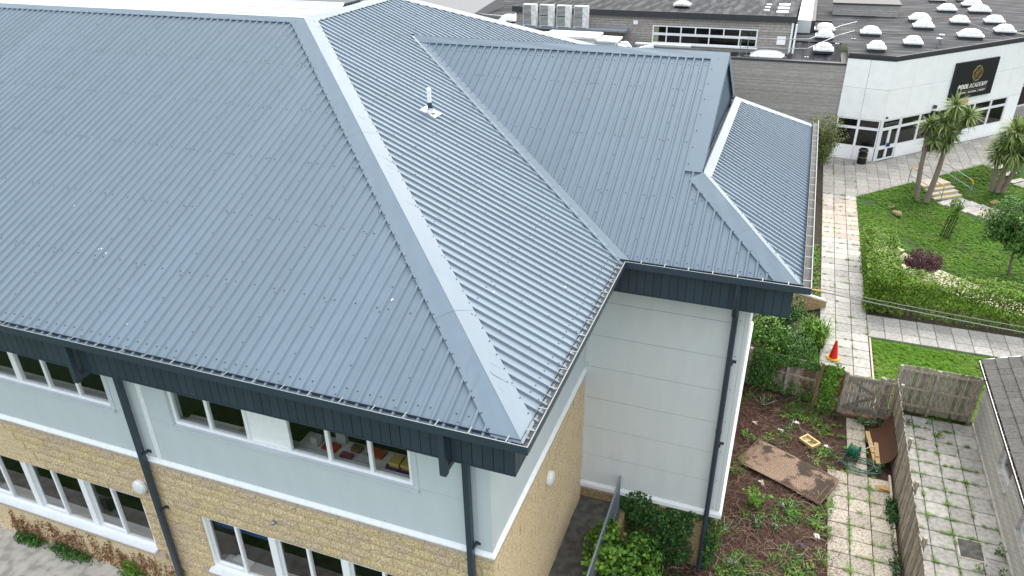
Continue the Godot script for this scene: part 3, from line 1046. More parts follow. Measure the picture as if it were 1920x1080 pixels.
	panel.call(-8.075, -1.25, 5.42, 6.45)
	panel.call(-9.05, -8.215, 6.456, 7.95)
	panel.call(-8.075, -7.5, 6.456, 7.95)
	panel.call(-2.42, -1.25, 6.456, 7.95)
	panel.call(-24.0, -9.05, 7.62, 7.95)
	panel.call(-7.5, -2.42, 7.62, 7.95)
	var cs := B.new()
	cs.box(Vector3(-8.209, 5.425, -1.2), Vector3(-8.081, 7.95, -WALL + 0.006))
	obj("cover_strip", cs, M.trim, cl)
	# side panels are paler and sit round the corner
	for q in [[1.16, 3.9], [3.906, 6.87]]:
		var b := B.new()
		b.box(Vector3(-1.25, 5.42, -q[1]), Vector3(-WALL, 7.95, -q[0]))
		obj("cladding_panel", b, M.panel, cl)
	var co := B.new()
	co.box(Vector3(-1.245, 5.425, -1.155), Vector3(-WALL + 0.012, 7.95, -WALL + 0.012))
	obj("corner_trim", co, M.panel, cl)
	var bt := B.new()
	for k in 16:
		var p := Vector3(-1.35 - k * 0.86, 5.44 + (0.02 if k % 3 else 0.0), -WALL)
		bt.lathe(p, [[0.008, 0.0], [0.008, 0.006], [0.0, 0.008]], 6, Vector3.BACK)
	stuff(obj("fixings", bt, M.screw, cl))
	# --- windows
	var up := [[-7.5, -6.64, "glass"], [-6.64, -5.79, "glass"], [-5.79, -4.9, "panel"], [-4.9, -4.06, "glass"], [-4.06, -3.22, "glass"], [-3.22, -2.42, "glass"]]
	var w1 := window_set(school, front, up, 6.45, 7.62, 0.045, 0.07)
	var upl := [[-14.3, -13.3, "glass"], [-13.3, -12.42, "glass"], [-12.42, -11.5, "glass"], [-11.5, -10.68, "glass"], [-10.68, -9.87, "glass"], [-9.87, -9.05, "glass"]]
	var w2 := window_set(school, front, upl, 6.45, 7.62, 0.045, 0.07, {3: 0.075})
	for q in [[w1, -7.6, -2.3], [w2, -14.4, -8.93]]:
		var sb := B.new()
		sb.box(Vector3(q[1], 6.395, -1.06), Vector3(q[2], 6.448, -0.955))
		for e in [q[1], q[2] - 0.09]:
			sb.box(Vector3(e + 0.003, 6.45, -1.05), Vector3(e + 0.087, 7.92, -0.992))
		obj("sill", sb, M.panel, q[0])
	var lo_r := [[-7.53, -6.68, "back"], [-6.68, -5.8, "glass"], [-5.8, -4.96, "back"], [-4.96, -4.12, "glass"], [-4.12, -3.27, "back"], [-3.27, -2.42, "glass"]]
	var w3 := window_set(school, front, lo_r, 2.6, 4.065, 0.04, 0.06, {2: 0.085, 4: 0.085, 1: 0.03, 3: 0.03, 5: 0.03})
	var lo_l := [[-14.3, -13.43, "back"], [-13.43, -12.56, "glass"], [-12.56, -11.69, "back"], [-11.69, -10.82, "glass"], [-10.82, -9.95, "back"], [-9.95, -9.09, "glass"]]
	var w4 := window_set(school, front, lo_l, 2.6, 4.065, 0.04, 0.06, {2: 0.085, 4: 0.085, 1: 0.03, 3: 0.03, 5: 0.03})
	for q in [[w3, -7.58, -2.37], [w4, -14.35, -9.04]]:
		var sb := B.new()
		sb.face(Vector3(q[1], 2.6, -1.05), Vector3(q[2], 2.6, -1.05), Vector3(q[2], 2.572, -0.885), Vector3(q[1], 2.572, -0.885), Vector3.UP)
		sb.face(Vector3(q[1], 2.53, -0.885), Vector3(q[2], 2.53, -0.885), Vector3(q[2], 2.572, -0.885), Vector3(q[1], 2.572, -0.885), Vector3.BACK)
		sb.face(Vector3(q[1], 2.53, -0.885), Vector3(q[2], 2.53, -0.885), Vector3(q[2], 2.53, -1.0), Vector3(q[1], 2.53, -1.0), Vector3.DOWN)
		for e in [q[1], q[2]]:
			sb.face(Vector3(e, 2.53, -0.885), Vector3(e, 2.572, -0.885), Vector3(e, 2.6, -1.05), Vector3(e, 2.53, -1.05), Vector3(e + 5.0, 0, 0))
		obj("sill", sb, M.upvc, q[0])
		var ss := B.new()
		var a: float = q[1] - 0.22
		while a < q[2] + 0.2:
			ss.box(Vector3(a, 2.36, -1.03), Vector3(minf(a + 0.6, q[2] + 0.22), 2.527, -0.945))
			a += 0.606
		obj("stone_sill", ss, M.band, q[0])
	# rooms behind the glass
	var rm := Node3D.new()
	rm.name = "interior"
	school.add_child(rm)
	for q in [[5.55, 8.4], [1.5, 4.9]]:
		var b := B.new()
		b.face(Vector3(-16, q[0], -6.5), Vector3(-1.3, q[0], -6.5), Vector3(-1.3, q[1], -6.5), Vector3(-16, q[1], -6.5), Vector3.BACK)
		b.face(Vector3(-16, q[0], -1.26), Vector3(-16, q[0], -6.5), Vector3(-16, q[1], -6.5), Vector3(-16, q[1], -1.26), Vector3.RIGHT)
		b.face(Vector3(-1.3, q[0], -1.26), Vector3(-1.3, q[0], -6.5), Vector3(-1.3, q[1], -6.5), Vector3(-1.3, q[1], -1.26), Vector3.LEFT)
		b.face(Vector3(-16, q[1], -1.26), Vector3(-1.3, q[1], -1.26), Vector3(-1.3, q[1], -6.5), Vector3(-16, q[1], -6.5), Vector3.DOWN)
		b.box(Vector3(-8.6, q[0], -6.5), Vector3(-8.4, q[1], -1.28))
		obj("room_wall", b, M.room, rm)
		var f := B.new()
		f.box(Vector3(-16, q[0] - 0.05, -6.5), Vector3(-1.3, q[0], -1.26))
		obj("room_floor", f, M.room_floor, rm)
		for e in [[-14.3, -9.1], [-7.5, -2.45]]:
			var y: float = 6.36 if q[0] > 3 else 2.5
			var s := B.new()
			s.box(Vector3(e[0], y - 0.035, -1.46), Vector3(e[1], y, -1.27))
			if e[0] > -8.0 and q[0] > 3: s.box(Vector3(-5.0, y - 0.035, -1.78), Vector3(e[1], y, -1.461))
			for xx in [e[0] + 0.3, (e[0] + e[1]) * 0.5, e[1] - 0.3]:
				s.box(Vector3(xx - 0.02, q[0], -1.45), Vector3(xx + 0.02, y - 0.036, -1.3))
			obj("window_shelf", s, M.shelf, rm)
			var bl := B.new()
			if q[0] > 3: bl.box(Vector3(e[0] + 0.05, 7.0, -1.245), Vector3(e[1] - (3.3 if e[0] > -8.0 else 0.05), 7.6, -1.24))
			elif e[0] > -8.0: bl.box(Vector3(e[0] + 0.1, 3.66, -1.225), Vector3(e[1] - 3.35, 4.05, -1.22))
			else: continue
			obj("roller_blind", bl, M.teal if q[0] > 3 else M.blue, rm)
	# bulkhead lights and the dome sensor
	var lights := [[Vector3(-8.93, 4.46, -0.99), Vector3.BACK], [Vector3(-0.985, 4.42, -4.1), Vector3.RIGHT]]
	for l in lights:
		var nd := Node3D.new()
		nd.name = numbered(school, "wall_light")
		nd.position = l[0]
		school.add_child(nd)
		var b := B.new()
		b.lathe(Vector3.ZERO, [[0.165, 0.0], [0.165, 0.06], [0.15, 0.075]], 24, l[1])
		obj("rim", b, M.upvc, nd)
		var c := B.new()
		c.lathe(Vector3.ZERO, [[0.15, 0.0705], [0.14, 0.09], [0.1, 0.105], [0.05, 0.112], [0.0, 0.114]], 24, l[1])
		obj("lens", c, M.light_lens, nd)
	var sn := Node3D.new()
	sn.name = "sensor"
	sn.position = Vector3(-5.57, 4.6, -0.985)
	school.add_child(sn)
	var s1 := B.new()
	s1.lathe(Vector3.ZERO, [[0.05, 0.0], [0.05, 0.03], [0.045, 0.06], [0.025, 0.08], [0.0, 0.085]], 14, Vector3.BACK)
	obj("dome", s1, M.steel, sn)
	# --- cross wing: six boards of panel, corner strips, white base trim on a rough plinth
	var cw := Node3D.new()
	cw.name = "cross_wall"
	school.add_child(cw)
	var ys := [1.975, 2.85, 3.72, 4.59, 5.48, 6.35, 7.24, 7.945]
	for i in 7:
		var b := B.new()
		b.box(Vector3(-1.0, ys[i] + 0.004, -7.1), Vector3(2.2, ys[i + 1] - 0.004, -6.87))
		obj("cladding_panel", b, M.panel2, cw)
		var e := B.new()
		e.box(Vector3(2.203, ys[i] + 0.002, -7.1), Vector3(2.39, ys[i + 1] - 0.002, -6.868))
		obj("corner_strip", e, M.panel2, cw)
		var r := B.new()
		r.box(Vector3(2.26, ys[i] + 0.004, -16.3), Vector3(2.46, ys[i + 1] - 0.004, -7.105))
		obj("cladding_panel", r, M.panel2, cw)
	var jb := B.new()
	jb.box(Vector3(-1.0, 1.975, -7.08), Vector3(2.38, 7.945, -6.875))
	obj("joint_backing", jb, M.gutter_in, cw)
	var ct := B.new()
	ct.box(Vector3(2.393, 1.98, -7.1), Vector3(2.472, 7.945, -6.862))
	obj("corner_trim", ct, M.panel2, cw)
	boxp("inner_trim", Vector3(-1.0, 1.99, -6.869), Vector3(-0.93, 5.42, -6.855), M.panel2, cw)
	var wt := B.new()
	sweep_plan(wt, [Vector3(-1.0, 0, -6.87), Vector3(2.47, 0, -6.87), Vector3(2.47, 0, -16.3)], [[-0.06, 1.8], [-0.06, 1.9], [-0.02, 1.973], [0.1, 1.973], [0.1, 1.8]])
	obj("base_trim", wt, M.trim, cw)
	var pl := B.new()
	pl.box(Vector3(-1.0, -0.3, -7.1), Vector3(2.44, 1.66, -6.9))
	pl.box(Vector3(2.24, -0.3, -16.3), Vector3(2.44, 1.66, -7.1))
	obj("plinth", pl, M.plinth, cw)
	var cb := B.new()
	cb.box(Vector3(-1.0, 1.665, -7.12), Vector3(2.46, 1.8, -6.885))
	obj("plinth_course", cb, M.band, cw)
	var fx := B.new()
	for i in 7:
		for xx in [2.3, -0.95]:
			fx.lathe(Vector3(xx, ys[i] + 0.08, -6.869), [[0.012, 0.0], [0.012, 0.006], [0.0, 0.009]], 6, Vector3.BACK)
	stuff(obj("fixings", fx, M.screw, cw))
	# the rest of the shell, out of sight
	var sh := B.new()
	sh.box(Vector3(-24, 1.0, -22), Vector3(-23.8, 7.94, -1.3))
	sh.box(Vector3(-24, 1.0, -22), Vector3(-1.0, 7.94, -21.8))
	sh.box(Vector3(-1.2, 0.0, -21.8), Vector3(-1.0, 7.94, -7.1))
	sh.box(Vector3(-1.0, 0.0, -16.3), Vector3(2.2, 7.94, -16.1))
	obj("rear_wall", sh, M.panel2, school)

func build_window_things() -> void:
	# what stands on the shelf behind the upper windows
	var y := 6.363
	var b := B.new()
	b.box(Vector3(-0.26, 0, -0.15), Vector3(0.26, 0.012, 0.15))
	for s in [-1, 1]:
		b.box(Vector3(-0.26, 0.0125, s * 0.144 - 0.006), Vector3(0.26, 0.09, s * 0.144 + 0.006))
		b.box(Vector3(s * 0.254 - 0.006, 0.0125, -0.1375), Vector3(s * 0.254 + 0.006, 0.09, 0.1375))
	var t := obj("storage_tray", b, M.purple)
	t.position = Vector3(-2.86, y, -1.46)
	tag(t, "purple plastic tray with two yellow boxes behind the end upper window", "tray")
	for i in 2:
		var c := B.new()
		c.box(Vector3(-0.09, 0, -0.1), Vector3(0.09, 0.1, 0.1))
		c.box(Vector3(-0.1, 0.1, -0.11), Vector3(0.1, 0.15, 0.11))
		var o := obj("yellow_box", c, flat(Color(0.62, 0.55, 0.3), 0.7))
		o.position = Vector3(-2.98 + 0.24 * i, y + 0.0135, -1.46)
		tag(o, ["lidded yellow box at the inner end of the purple tray", "lidded yellow box at the outer end of the purple tray"][i], "box", "boxes on the window shelf")
	var things := [
		["red_packet", "crumpled red packet lying behind the fourth upper window light", "packet", flat(Color(0.55, 0.1, 0.09), 0.6), Vector3(0.3, 0.05, 0.2), Vector3(-4.35, y, -1.5)],
		["white_tub", "pale tub standing beside the red packet on the shelf", "tub", flat(Color(0.6, 0.61, 0.6), 0.6), Vector3(0.14, 0.2, 0.14), Vector3(-4.66, y, -1.5)],
		["round_fan", "grey desk fan between the tub and the pink box", "fan", flat(Color(0.5, 0.52, 0.52), 0.5), Vector3(0.22, 0.24, 0.08), Vector3(-4.2, y + 0.06, -1.66)],
		["orange_folder", "orange folder lying flat on the upper window shelf", "folder", flat(Color(0.55, 0.2, 0.1), 0.7), Vector3(0.3, 0.05, 0.2), Vector3(-3.46, y, -1.62)],
		["paper_stack", "stack of white paper before the orange folder", "paper", flat(Color(0.62, 0.63, 0.62), 0.8), Vector3(0.3, 0.06, 0.2), Vector3(-3.6, y, -1.38)],
		["brown_box", "small brown box behind the fifth upper window light", "box", flat(Color(0.3, 0.2, 0.15), 0.8), Vector3(0.2, 0.09, 0.14), Vector3(-3.86, y, -1.6)],
		["pink_box", "flat pink box beside the small brown box", "box", flat(Color(0.45, 0.15, 0.3), 0.6), Vector3(0.24, 0.06, 0.13), Vector3(-3.95, y, -1.38)],
		["white_carton", "upright white carton at the end of the upper shelf", "carton", flat(Color(0.65, 0.66, 0.64), 0.7), Vector3(0.08, 0.22, 0.1), Vector3(-2.53, y, -1.42)],
		["open_book", "pale open book behind the second upper window light", "book", flat(Color(0.6, 0.58, 0.52), 0.8), Vector3(0.36, 0.02, 0.16), Vector3(-6.1, y, -1.37)],
		["paper_pile", "white papers behind the first lower window light beside the drainpipe", "paper", M.paper, Vector3(0.5, 0.04, 0.17), Vector3(-7.05, 2.503, -1.37)]]
	for q in things:
		var c := B.new()
		var s: Vector3 = q[4]
		c.obox(Vector3(0, s.y * 0.5, 0), Vector3(s.x * 0.5, 0, s.x * 0.06), Vector3(0, s.y * 0.45, 0), Vector3(-s.z * 0.06, 0, s.z * 0.5))
		c.obox(Vector3(0, s.y * 0.95, 0), Vector3(s.x * 0.46, 0, s.x * 0.05), Vector3(0, s.y * 0.05, 0), Vector3(-s.z * 0.05, 0, s.z * 0.46))
		var o := obj(q[0], c, q[3])
		o.position = q[5]
		tag(o, q[1], q[2])

# ---------------------------------------------------------------- plants
func rnd_dir() -> Vector3:
	var z := rng.randf_range(-1, 1)
	var a := rng.randf_range(0, TAU)
	var r := sqrt(1.0 - z * z)
	return Vector3(r * cos(a), z, r * sin(a))

func shade_of(pal: Array) -> Color:
	var c: Color = pal[rng.randi() % pal.size()]
	var k := rng.randf_range(0.8, 1.22)
	return Color(c.r * k, c.g * k * rng.randf_range(0.95, 1.05), c.b * k)

func add_leaf(b: B, p: Vector3, out: Vector3, l: float, w: float, pal: Array) -> void:
	b.tint = shade_of(pal)
	var nrm := (out + rnd_dir() * 0.75 + Vector3.UP * 0.35).normalized()
	var d := nrm.cross(rnd_dir())
	if d.length() < 0.05: d = nrm.cross(Vector3.RIGHT)
	d = (d.normalized() - nrm * 0.25).normalized()
	var s := nrm.cross(d).normalized()
	var k := rng.randf_range(0.7, 1.25)
	b.leaf(p, d, s, nrm, l * k, w * k)

# leaves in clumps through an ellipsoid
func leaf_mass(b: B, at: Vector3, rad: Vector3, clumps: int, per: int, clump_r: float, l: float, w: float, pal: Array, flat_bottom := false) -> void:
	for i in clumps:
		var d := rnd_dir()
		if flat_bottom and d.y < -0.2: d.y *= 0.2
		var k := pow(rng.randf(), 0.35)
		var c := at + d * rad * k
		var cr := clump_r * rng.randf_range(0.6, 1.3)
		for j in per:
			var q := rnd_dir()
			var p := c + q * (cr * pow(rng.randf(), 0.45))
			add_leaf(b, p, (d + q).normalized(), l, w, pal)

func twig(b: B, a: Vector3, c: Vector3, r0: float, r1: float, bend: float, sides := 5, n := 4) -> PackedVector3Array:
	var path := PackedVector3Array()
	var off := rnd_dir() * bend
	for i in n + 1:
		var t := float(i) / n
		path.append(a.lerp(c, t) + off * sin(t * PI))
	b.tube(path, r0, r1, sides)
	return path

const GREEN := [Color(0.035, 0.10, 0.018), Color(0.055, 0.14, 0.025), Color(0.08, 0.18, 0.03), Color(0.045, 0.115, 0.03)]
const LIGHT_GREEN := [Color(0.09, 0.2, 0.025), Color(0.12, 0.24, 0.03), Color(0.07, 0.17, 0.02), Color(0.16, 0.27, 0.04)]
const DARK_GREEN := [Color(0.02, 0.06, 0.016), Color(0.03, 0.085, 0.02), Color(0.045, 0.11, 0.025), Color(0.028, 0.07, 0.028)]
const HEDGE := [Color(0.08, 0.16, 0.018), Color(0.125, 0.22, 0.024), Color(0.18, 0.285, 0.034), Color(0.055, 0.115, 0.014)]
const PLUM := [Color(0.085, 0.035, 0.045), Color(0.12, 0.055, 0.06), Color(0.16, 0.085, 0.085), Color(0.06, 0.026, 0.034)]
const RUST := [Color(0.17, 0.065, 0.03), Color(0.22, 0.09, 0.04), Color(0.13, 0.045, 0.025), Color(0.2, 0.12, 0.05)]

func plant(called: String, at: Vector3, label: String, category: String, group: String, n: int, rad: Vector3, l: float, w: float, pal: Array) -> Node3D:
	var t := thing(called, at, label, category, group)
	var st := B.new()
	var fo := B.new()
	var k: int = max(3, n / 14)
	for i in k:
		var d := rnd_dir()
		d.y = absf(d.y) * 0.6 + 0.5
		var tip := Vector3(d.x * rad.x, d.y * rad.y * 1.2, d.z * rad.z)
		var path := twig(st, Vector3(0, -0.02, 0), tip, 0.006, 0.003, 0.03, 3, 3)
		for j in int(float(n) / k):
			var p: Vector3 = path[1 + rng.randi() % 3] + rnd_dir() * rad * 0.3
			p.y = maxf(p.y, 0.015)
			add_leaf(fo, p, (rnd_dir() + Vector3.UP).normalized(), l, w, pal)
	st.tint = Color(0.1, 0.14, 0.04)
	obj("stem", st, M.leaf, t)
	obj("foliage", fo, M.leaf, t)
	return t

# leaves lying on an upright or flat area: o + u*a + v*b
func creeper(b: B, o: Vector3, u: Vector3, v: Vector3, nrm: Vector3, patches: Array, l: float, w: float, pal: Array, depth := 0.12) -> void:
	# patches: [a, b, radius a, radius b, count]
	for q in patches:
		for i in q[4]:
			var ang := rng.randf_range(0, TAU)
			var k := sqrt(rng.randf())
			var p: Vector3 = o + u * (q[0] + cos(ang) * k * q[2] + rng.randf_range(-0.06, 0.06)) + v * (q[1] + sin(ang) * k * q[3]) + nrm * (rng.randf() * depth * (1.15 - k) + 0.008)
			b.tint = shade_of(pal)
			var nn := (nrm + rnd_dir() * 0.55 + Vector3.UP * 0.25).normalized()
			var d := (Vector3.DOWN * 0.7 + rnd_dir()).normalized()
			d = (d - nn * d.dot(nn)).normalized()
			var s := nn.cross(d).normalized()
			var sc := rng.randf_range(0.6, 1.25)
			b.leaf(p, d, s, nn, l * sc, w * sc)

# ---------------------------------------------------------------- ground
func smooth(a: float, b: float, x: float) -> float:
	var t := clampf((x - a) / (b - a), 0.0, 1.0)
	return t * t * (3.0 - 2.0 * t)

func ground_y(x: float, z: float) -> float:
	var q := (x - 6.73) * 0.731 + (z + 35.5) * 0.682
	return -0.55 * smooth(0.5, 2.3, q) * smooth(7.0, 9.5, x) * smooth(-22.5, -26.5, z)

func sheet(called: String, x0: float, x1: float, z0: float, z1: float, y: float, m: Material) -> MeshInstance3D:
	var b := B.new()
	b.box(Vector3(x0, y - 0.3, z0), Vector3(x1, y, z1))
	var o := obj(called, b, m)
	o.set_meta("kind", "structure")
	return o

# one slab mesh, chamfered, 1 x 1 in plan
func slab_mesh(sx: float, sz: float, chips: int) -> ArrayMesh:
	var b := B.new()
	var r := RandomNumberGenerator.new()
	r.seed = chips
	var h := 0.04
	var c := 0.008
	var lo := [Vector3(-sx, 0, -sz), Vector3(sx, 0, -sz), Vector3(sx, 0, sz), Vector3(-sx, 0, sz)]
	var tp := []
	for p in lo:
		var e := c + r.randf_range(0.0, 0.006)
		tp.append(Vector3(p.x - signf(p.x) * e, h, p.z - signf(p.z) * e))
	for i in 4:
		var k := (i + 1) % 4
		var m0: Vector3 = lo[i] + Vector3.UP * (h - c)
		var m1: Vector3 = lo[k] + Vector3.UP * (h - c)
		var out: Vector3 = lo[i] + lo[k]
		b.face(lo[i], lo[k], m1, m0, out)
		b.face(m0, m1, tp[k], tp[i], out + Vector3.UP * 0.3)
	b.face(tp[0], tp[1], tp[2], tp[3], Vector3.UP)
	return b.mesh()

func slabs(parent: Node, x0: float, z0: float, nx: int, nz: int, sx: float, sz: float, key: String, skip: Callable, stagger := 0.0) -> void:
	var ms := []
	for i in 3: ms.append(slab_mesh(sx * 0.5 - 0.01, sz * 0.5 - 0.01, 400 + i))
	for i in nx:
		for j in nz:
			var x := x0 + (i + 0.5) * sx
			var z := z0 + (j + 0.5) * sz + (stagger * sz if i % 2 else 0.0)
			if skip.call(x, z): continue
			var y := ground_y(x, z)
			var n := Vector3(ground_y(x - 0.2, z) - ground_y(x + 0.2, z), 0.4, ground_y(x, z - 0.2) - ground_y(x, z + 0.2)).normalized()
			var bs := Basis(Quaternion(Vector3.UP, n)) * Basis.from_euler(Vector3(rng.randf_range(-0.008, 0.008), 0, rng.randf_range(-0.008, 0.008)))
			var k := key
			if key == "slab" and z < -29.3 and z > -34.7 and x < 6.8: k = "pink"
			put("slab", ms[rng.randi() % 3], M["%s%d" % [k, rng.randi() % 4]], parent, Transform3D(bs, Vector3(x, y - 0.012 + rng.randf_range(-0.004, 0.004), z)))

func cut_slabs(parent: Node, x0: float, z0: float, nx: int, nz: int, sz: float, region: PackedVector2Array, key: String) -> void:
	var whole := slab_mesh(sz * 0.5 - 0.007, sz * 0.5 - 0.007, 404)
	for i in nx:
		for j in nz:
			var x := x0 + (i + 0.5) * sz
			var z := z0 + (j + 0.5) * sz
			var h := sz * 0.5 - 0.007
			var sq := PackedVector2Array([Vector2(x - h, z - h), Vector2(x + h, z - h), Vector2(x + h, z + h), Vector2(x - h, z + h)])
			var cut := Geometry2D.intersect_polygons(sq, region)
			if cut.is_empty(): continue
			var m: Material = M["%s%d" % [key, rng.randi() % 4]]
			var in_all := true
			for p in sq:
				if not Geometry2D.is_point_in_polygon(p, region): in_all = false
			var lift := rng.randf_range(-0.004, 0.004)
			if in_all:
				put("slab", whole, m, parent, Transform3D(Basis(), Vector3(x, -0.012 + lift, z)))
				continue
			var poly: PackedVector2Array = cut[0]
			var b := B.new()
			for k in poly.size():
				var a := poly[k]
				var c := poly[(k + 1) % poly.size()]
				var mid := (a + c) * 0.5 - Vector2(x, z)
				b.face(Vector3(a.x, -0.02, a.y), Vector3(c.x, -0.02, c.y), Vector3(c.x, 0.028 + lift, c.y), Vector3(a.x, 0.028 + lift, a.y), Vector3(mid.x, 0, mid.y))
				if k > 0 and k < poly.size() - 1:
					b.face(Vector3(poly[0].x, 0.028 + lift, poly[0].y), Vector3(a.x, 0.028 + lift, a.y), Vector3(c.x, 0.028 + lift, c.y), Vector3(poly[0].x, 0.028 + lift, poly[0].y), Vector3.UP)
			obj("slab", b, m, parent)

func tuft_mesh(blades: int, h: float, spread: float) -> ArrayMesh:
	var b := B.new()
	for i in blades:
		var a := TAU * i / blades + rng.randf_range(-0.4, 0.4)
		var d := Vector3(cos(a), 0, sin(a))
		var s := Vector3(-sin(a), 0, cos(a))
		var o := d * rng.randf_range(0, spread * 0.4)
		var hh := h * rng.randf_range(0.7, 1.15)
		var tip := o + d * spread * rng.randf_range(0.4, 1.0) + Vector3.UP * hh
		var nn := (Vector3.UP + d * 0.4).normalized()
		b.trif(o - s * 0.006, tip, o + s * 0.006, nn)
	return b.mesh()

func scatter(called: String, mesh: Mesh, m: Material, spots: Array, pal: Array, lo: float, hi: float, dry := 0.0, parent: Node = self) -> MultiMeshInstance3D:
	var patchy := FastNoiseLite.new()
	patchy.seed = 19
	patchy.frequency = 0.35
	var mm := MultiMesh.new()
	mm.transform_format = MultiMesh.TRANSFORM_3D
	mm.use_colors = true
	mm.mesh = mesh
	mm.instance_count = spots.size()
	for i in spots.size():
		var s := rng.randf_range(lo, hi)
		mm.set_instance_transform(i, Transform3D(Basis(Vector3.UP, rng.randf_range(0, TAU)).scaled(Vector3(s, s * rng.randf_range(0.8, 1.2), s)), spots[i]))
		var col := shade_of(pal)
		if dry > 0.0:
			var q: Vector3 = spots[i]
			var t := smooth(-0.1, 0.55, patchy.get_noise_2d(q.x, q.z)) * dry
			col = col.lerp(Color(0.2, 0.23, 0.07), t)
		mm.set_instance_color(i, col)
	var o := MultiMeshInstance3D.new()
	o.name = numbered(parent, called)
	o.multimesh = mm
	o.material_override = m
	parent.add_child(o, true)
	o.set_meta("kind", "stuff")
	return o

func build_ground() -> void:
	var g := B.new()
	g.face(Vector3(-400, -0.8, -400), Vector3(400, -0.8, -400), Vector3(400, -0.8, 400), Vector3(-400, -0.8, 400), Vector3.UP)
	var go := obj("ground", g, M.far_ground)
	go.set_meta("kind", "structure")
	# front: concrete path on a terrace, lawn beyond it
	sheet("front_path", -40, -0.03, -1.02, 0.45, 1.4, M.concrete)
	sheet("front_lawn", -40, 30, 0.45, 40, 1.3, M.lawn_soil)
	sheet("ramp_path", -1.02, 0.12, -6.9, -1.02, 1.395, M.tarmac)
	# yard: soil with gentle lumps
	var yb := B.new()
	var nz := FastNoiseLite.new()
	nz.seed = 5
	nz.frequency = 0.7
	var yy := func(x: float, z: float) -> float:
		var e := smooth(0.0, 0.5, x) * smooth(0.0, 0.7, 5.2 - x)
		return -0.03 + 0.05 * nz.get_noise_2d(x * 2.0, z * 2.0) + 0.09 * e * (0.5 + nz.get_noise_2d(x * 0.7 + 40.0, z * 0.7))
	for i in 72:
		for j in 200:
			var x0 := 0.12 + i * 0.0965
			var z0 := -17.0 + j * 0.1
			var x1 := x0 + 0.0965
			var z1 := z0 + 0.1
			var p := Vector3(x0, yy.call(x0, z0), z0)
			var q := Vector3(x1, yy.call(x1, z0), z0)
			var r := Vector3(x1, yy.call(x1, z1), z1)
			var s := Vector3(x0, yy.call(x0, z1), z1)
			yb.face(p, q, r, s, Vector3.UP)
	var yo := obj("yard_ground", yb, M.soil)
	yo.set_meta("kind", "structure")
	sheet("neighbour_ground", 7.07, 24, -15.5, 3.0, -0.02, M.bed)
	# planted bed, lawn strip and path bed behind the fence
	sheet("planting_bed", 0.0, 6.9, -45, -15.05, -0.03, M.bed)
	sheet("grass_strip_ground", 6.78, 12.5, -20.0, -15.5, 0.0, M.lawn_soil)
	var lb := B.new()
	for i in 68:
		var xa := 6.62 + i * 0.25
		var xc := xa + 0.25
		var za := -35.5 - (xa - 6.73) * 1.0718
		var zc := -35.5 - (xc - 6.73) * 1.0718
		for j in 50:
			var p0 := Vector3(xa, 0, lerpf(za, -19.9, j / 50.0))
			var p1 := Vector3(xa, 0, lerpf(za, -19.9, (j + 1) / 50.0))
			var p2 := Vector3(xc, 0, lerpf(zc, -19.9, (j + 1) / 50.0))
			var p3 := Vector3(xc, 0, lerpf(zc, -19.9, j / 50.0))
			for p in [0]:
				p0.y = ground_y(p0.x, p0.z) - 0.012
				p1.y = ground_y(p1.x, p1.z) - 0.012
				p2.y = ground_y(p2.x, p2.z) - 0.012
				p3.y = ground_y(p3.x, p3.z) - 0.012
			lb.face(p0, p1, p2, p3, Vector3.UP)
	var lo := obj("lawn", lb, M.lawn_soil)
	lo.set_meta("kind", "structure")
	sheet("court_ground", 0.0, 40, -60, -35.4, -0.62, M.bed)
	var pb := B.new()
	pb.face(Vector3(0, -0.02, -35.4), Vector3(6.63, -0.02, -35.4), Vector3(6.63, -0.02, -60), Vector3(0, -0.02, -60), Vector3.UP)
	pb.face(Vector3(6.63, -0.02, -35.4), Vector3(23.6, -0.02, -53.6), Vector3(23.6, -0.02, -60), Vector3(6.63, -0.02, -60), Vector3.UP)
	var pbo := obj("court_base", pb, M.bed)
	pbo.set_meta("kind", "structure")
	# path slabs
	var path := Node3D.new()
	path.name = "path"
	path.set_meta("kind", "structure")
	add_child(path)
	slabs(path, 4.95, -35.1, 3, 33, 0.575, 0.6, "slab", func(_x, z): return z > -15.6)
	slabs(path, 6.68, -21.75, 10, 3, 0.6, 0.58, "slab", func(_x, _z): return false)
	var court := Node3D.new()
	court.name = "court"
	court.set_meta("kind", "structure")
	add_child(court)
	var edge := func(x: float, z: float) -> bool:
		var q := (x - 6.63) * 0.731 + (z + 35.5) * 0.682
		var w := (x - 7.837) * 0.731 + (z + 41.56) * 0.682
		return z > -35.1 or (x > 6.6 and q > -0.2) or (w < 0.1 and x > 7.8) or (z < -41.6 and x < 7.9)
	cut_slabs(court, 4.95, -53.1, 26, 30, 0.6, PackedVector2Array([Vector2(4.95, -35.12), Vector2(6.62, -35.12), Vector2(20.3, -49.78), Vector2(19.0, -52.5), Vector2(16.75, -50.95), Vector2(7.86, -41.48), Vector2(4.95, -41.86)]), "court")
	# yard slabs, worn and half buried
	var yp := Node3D.new()
	yp.name = "yard_path"
	yp.set_meta("kind", "structure")
	add_child(yp)
	slabs(yp, 5.24, -14.5, 3, 19, 0.555, 0.545, "yard", func(x, z): return z < -14.0 and x > 6.3 or z > -13.4 and z < -12.0 and (x > 6.3 or x < 5.5) or x < 5.7 and z < -12.0)
	var np := Node3D.new()
	np.name = "neighbour_paving"
	np.set_meta("kind", "structure")
	add_child(np)
	slabs(np, 7.2, -15.3, 4, 20, 0.585, 0.575, "slab", func(_x, z): return z > -4.0)
	# kerbs
	var kb := B.new()
	kb.box(Vector3(6.7, -0.1, -19.9), Vector3(6.76, 0.05, -15.6))
	var ko := obj("path_kerb", kb, M.kerb)
	ko.set_meta("kind", "structure")
	# moss and weeds in joints
	var js := []
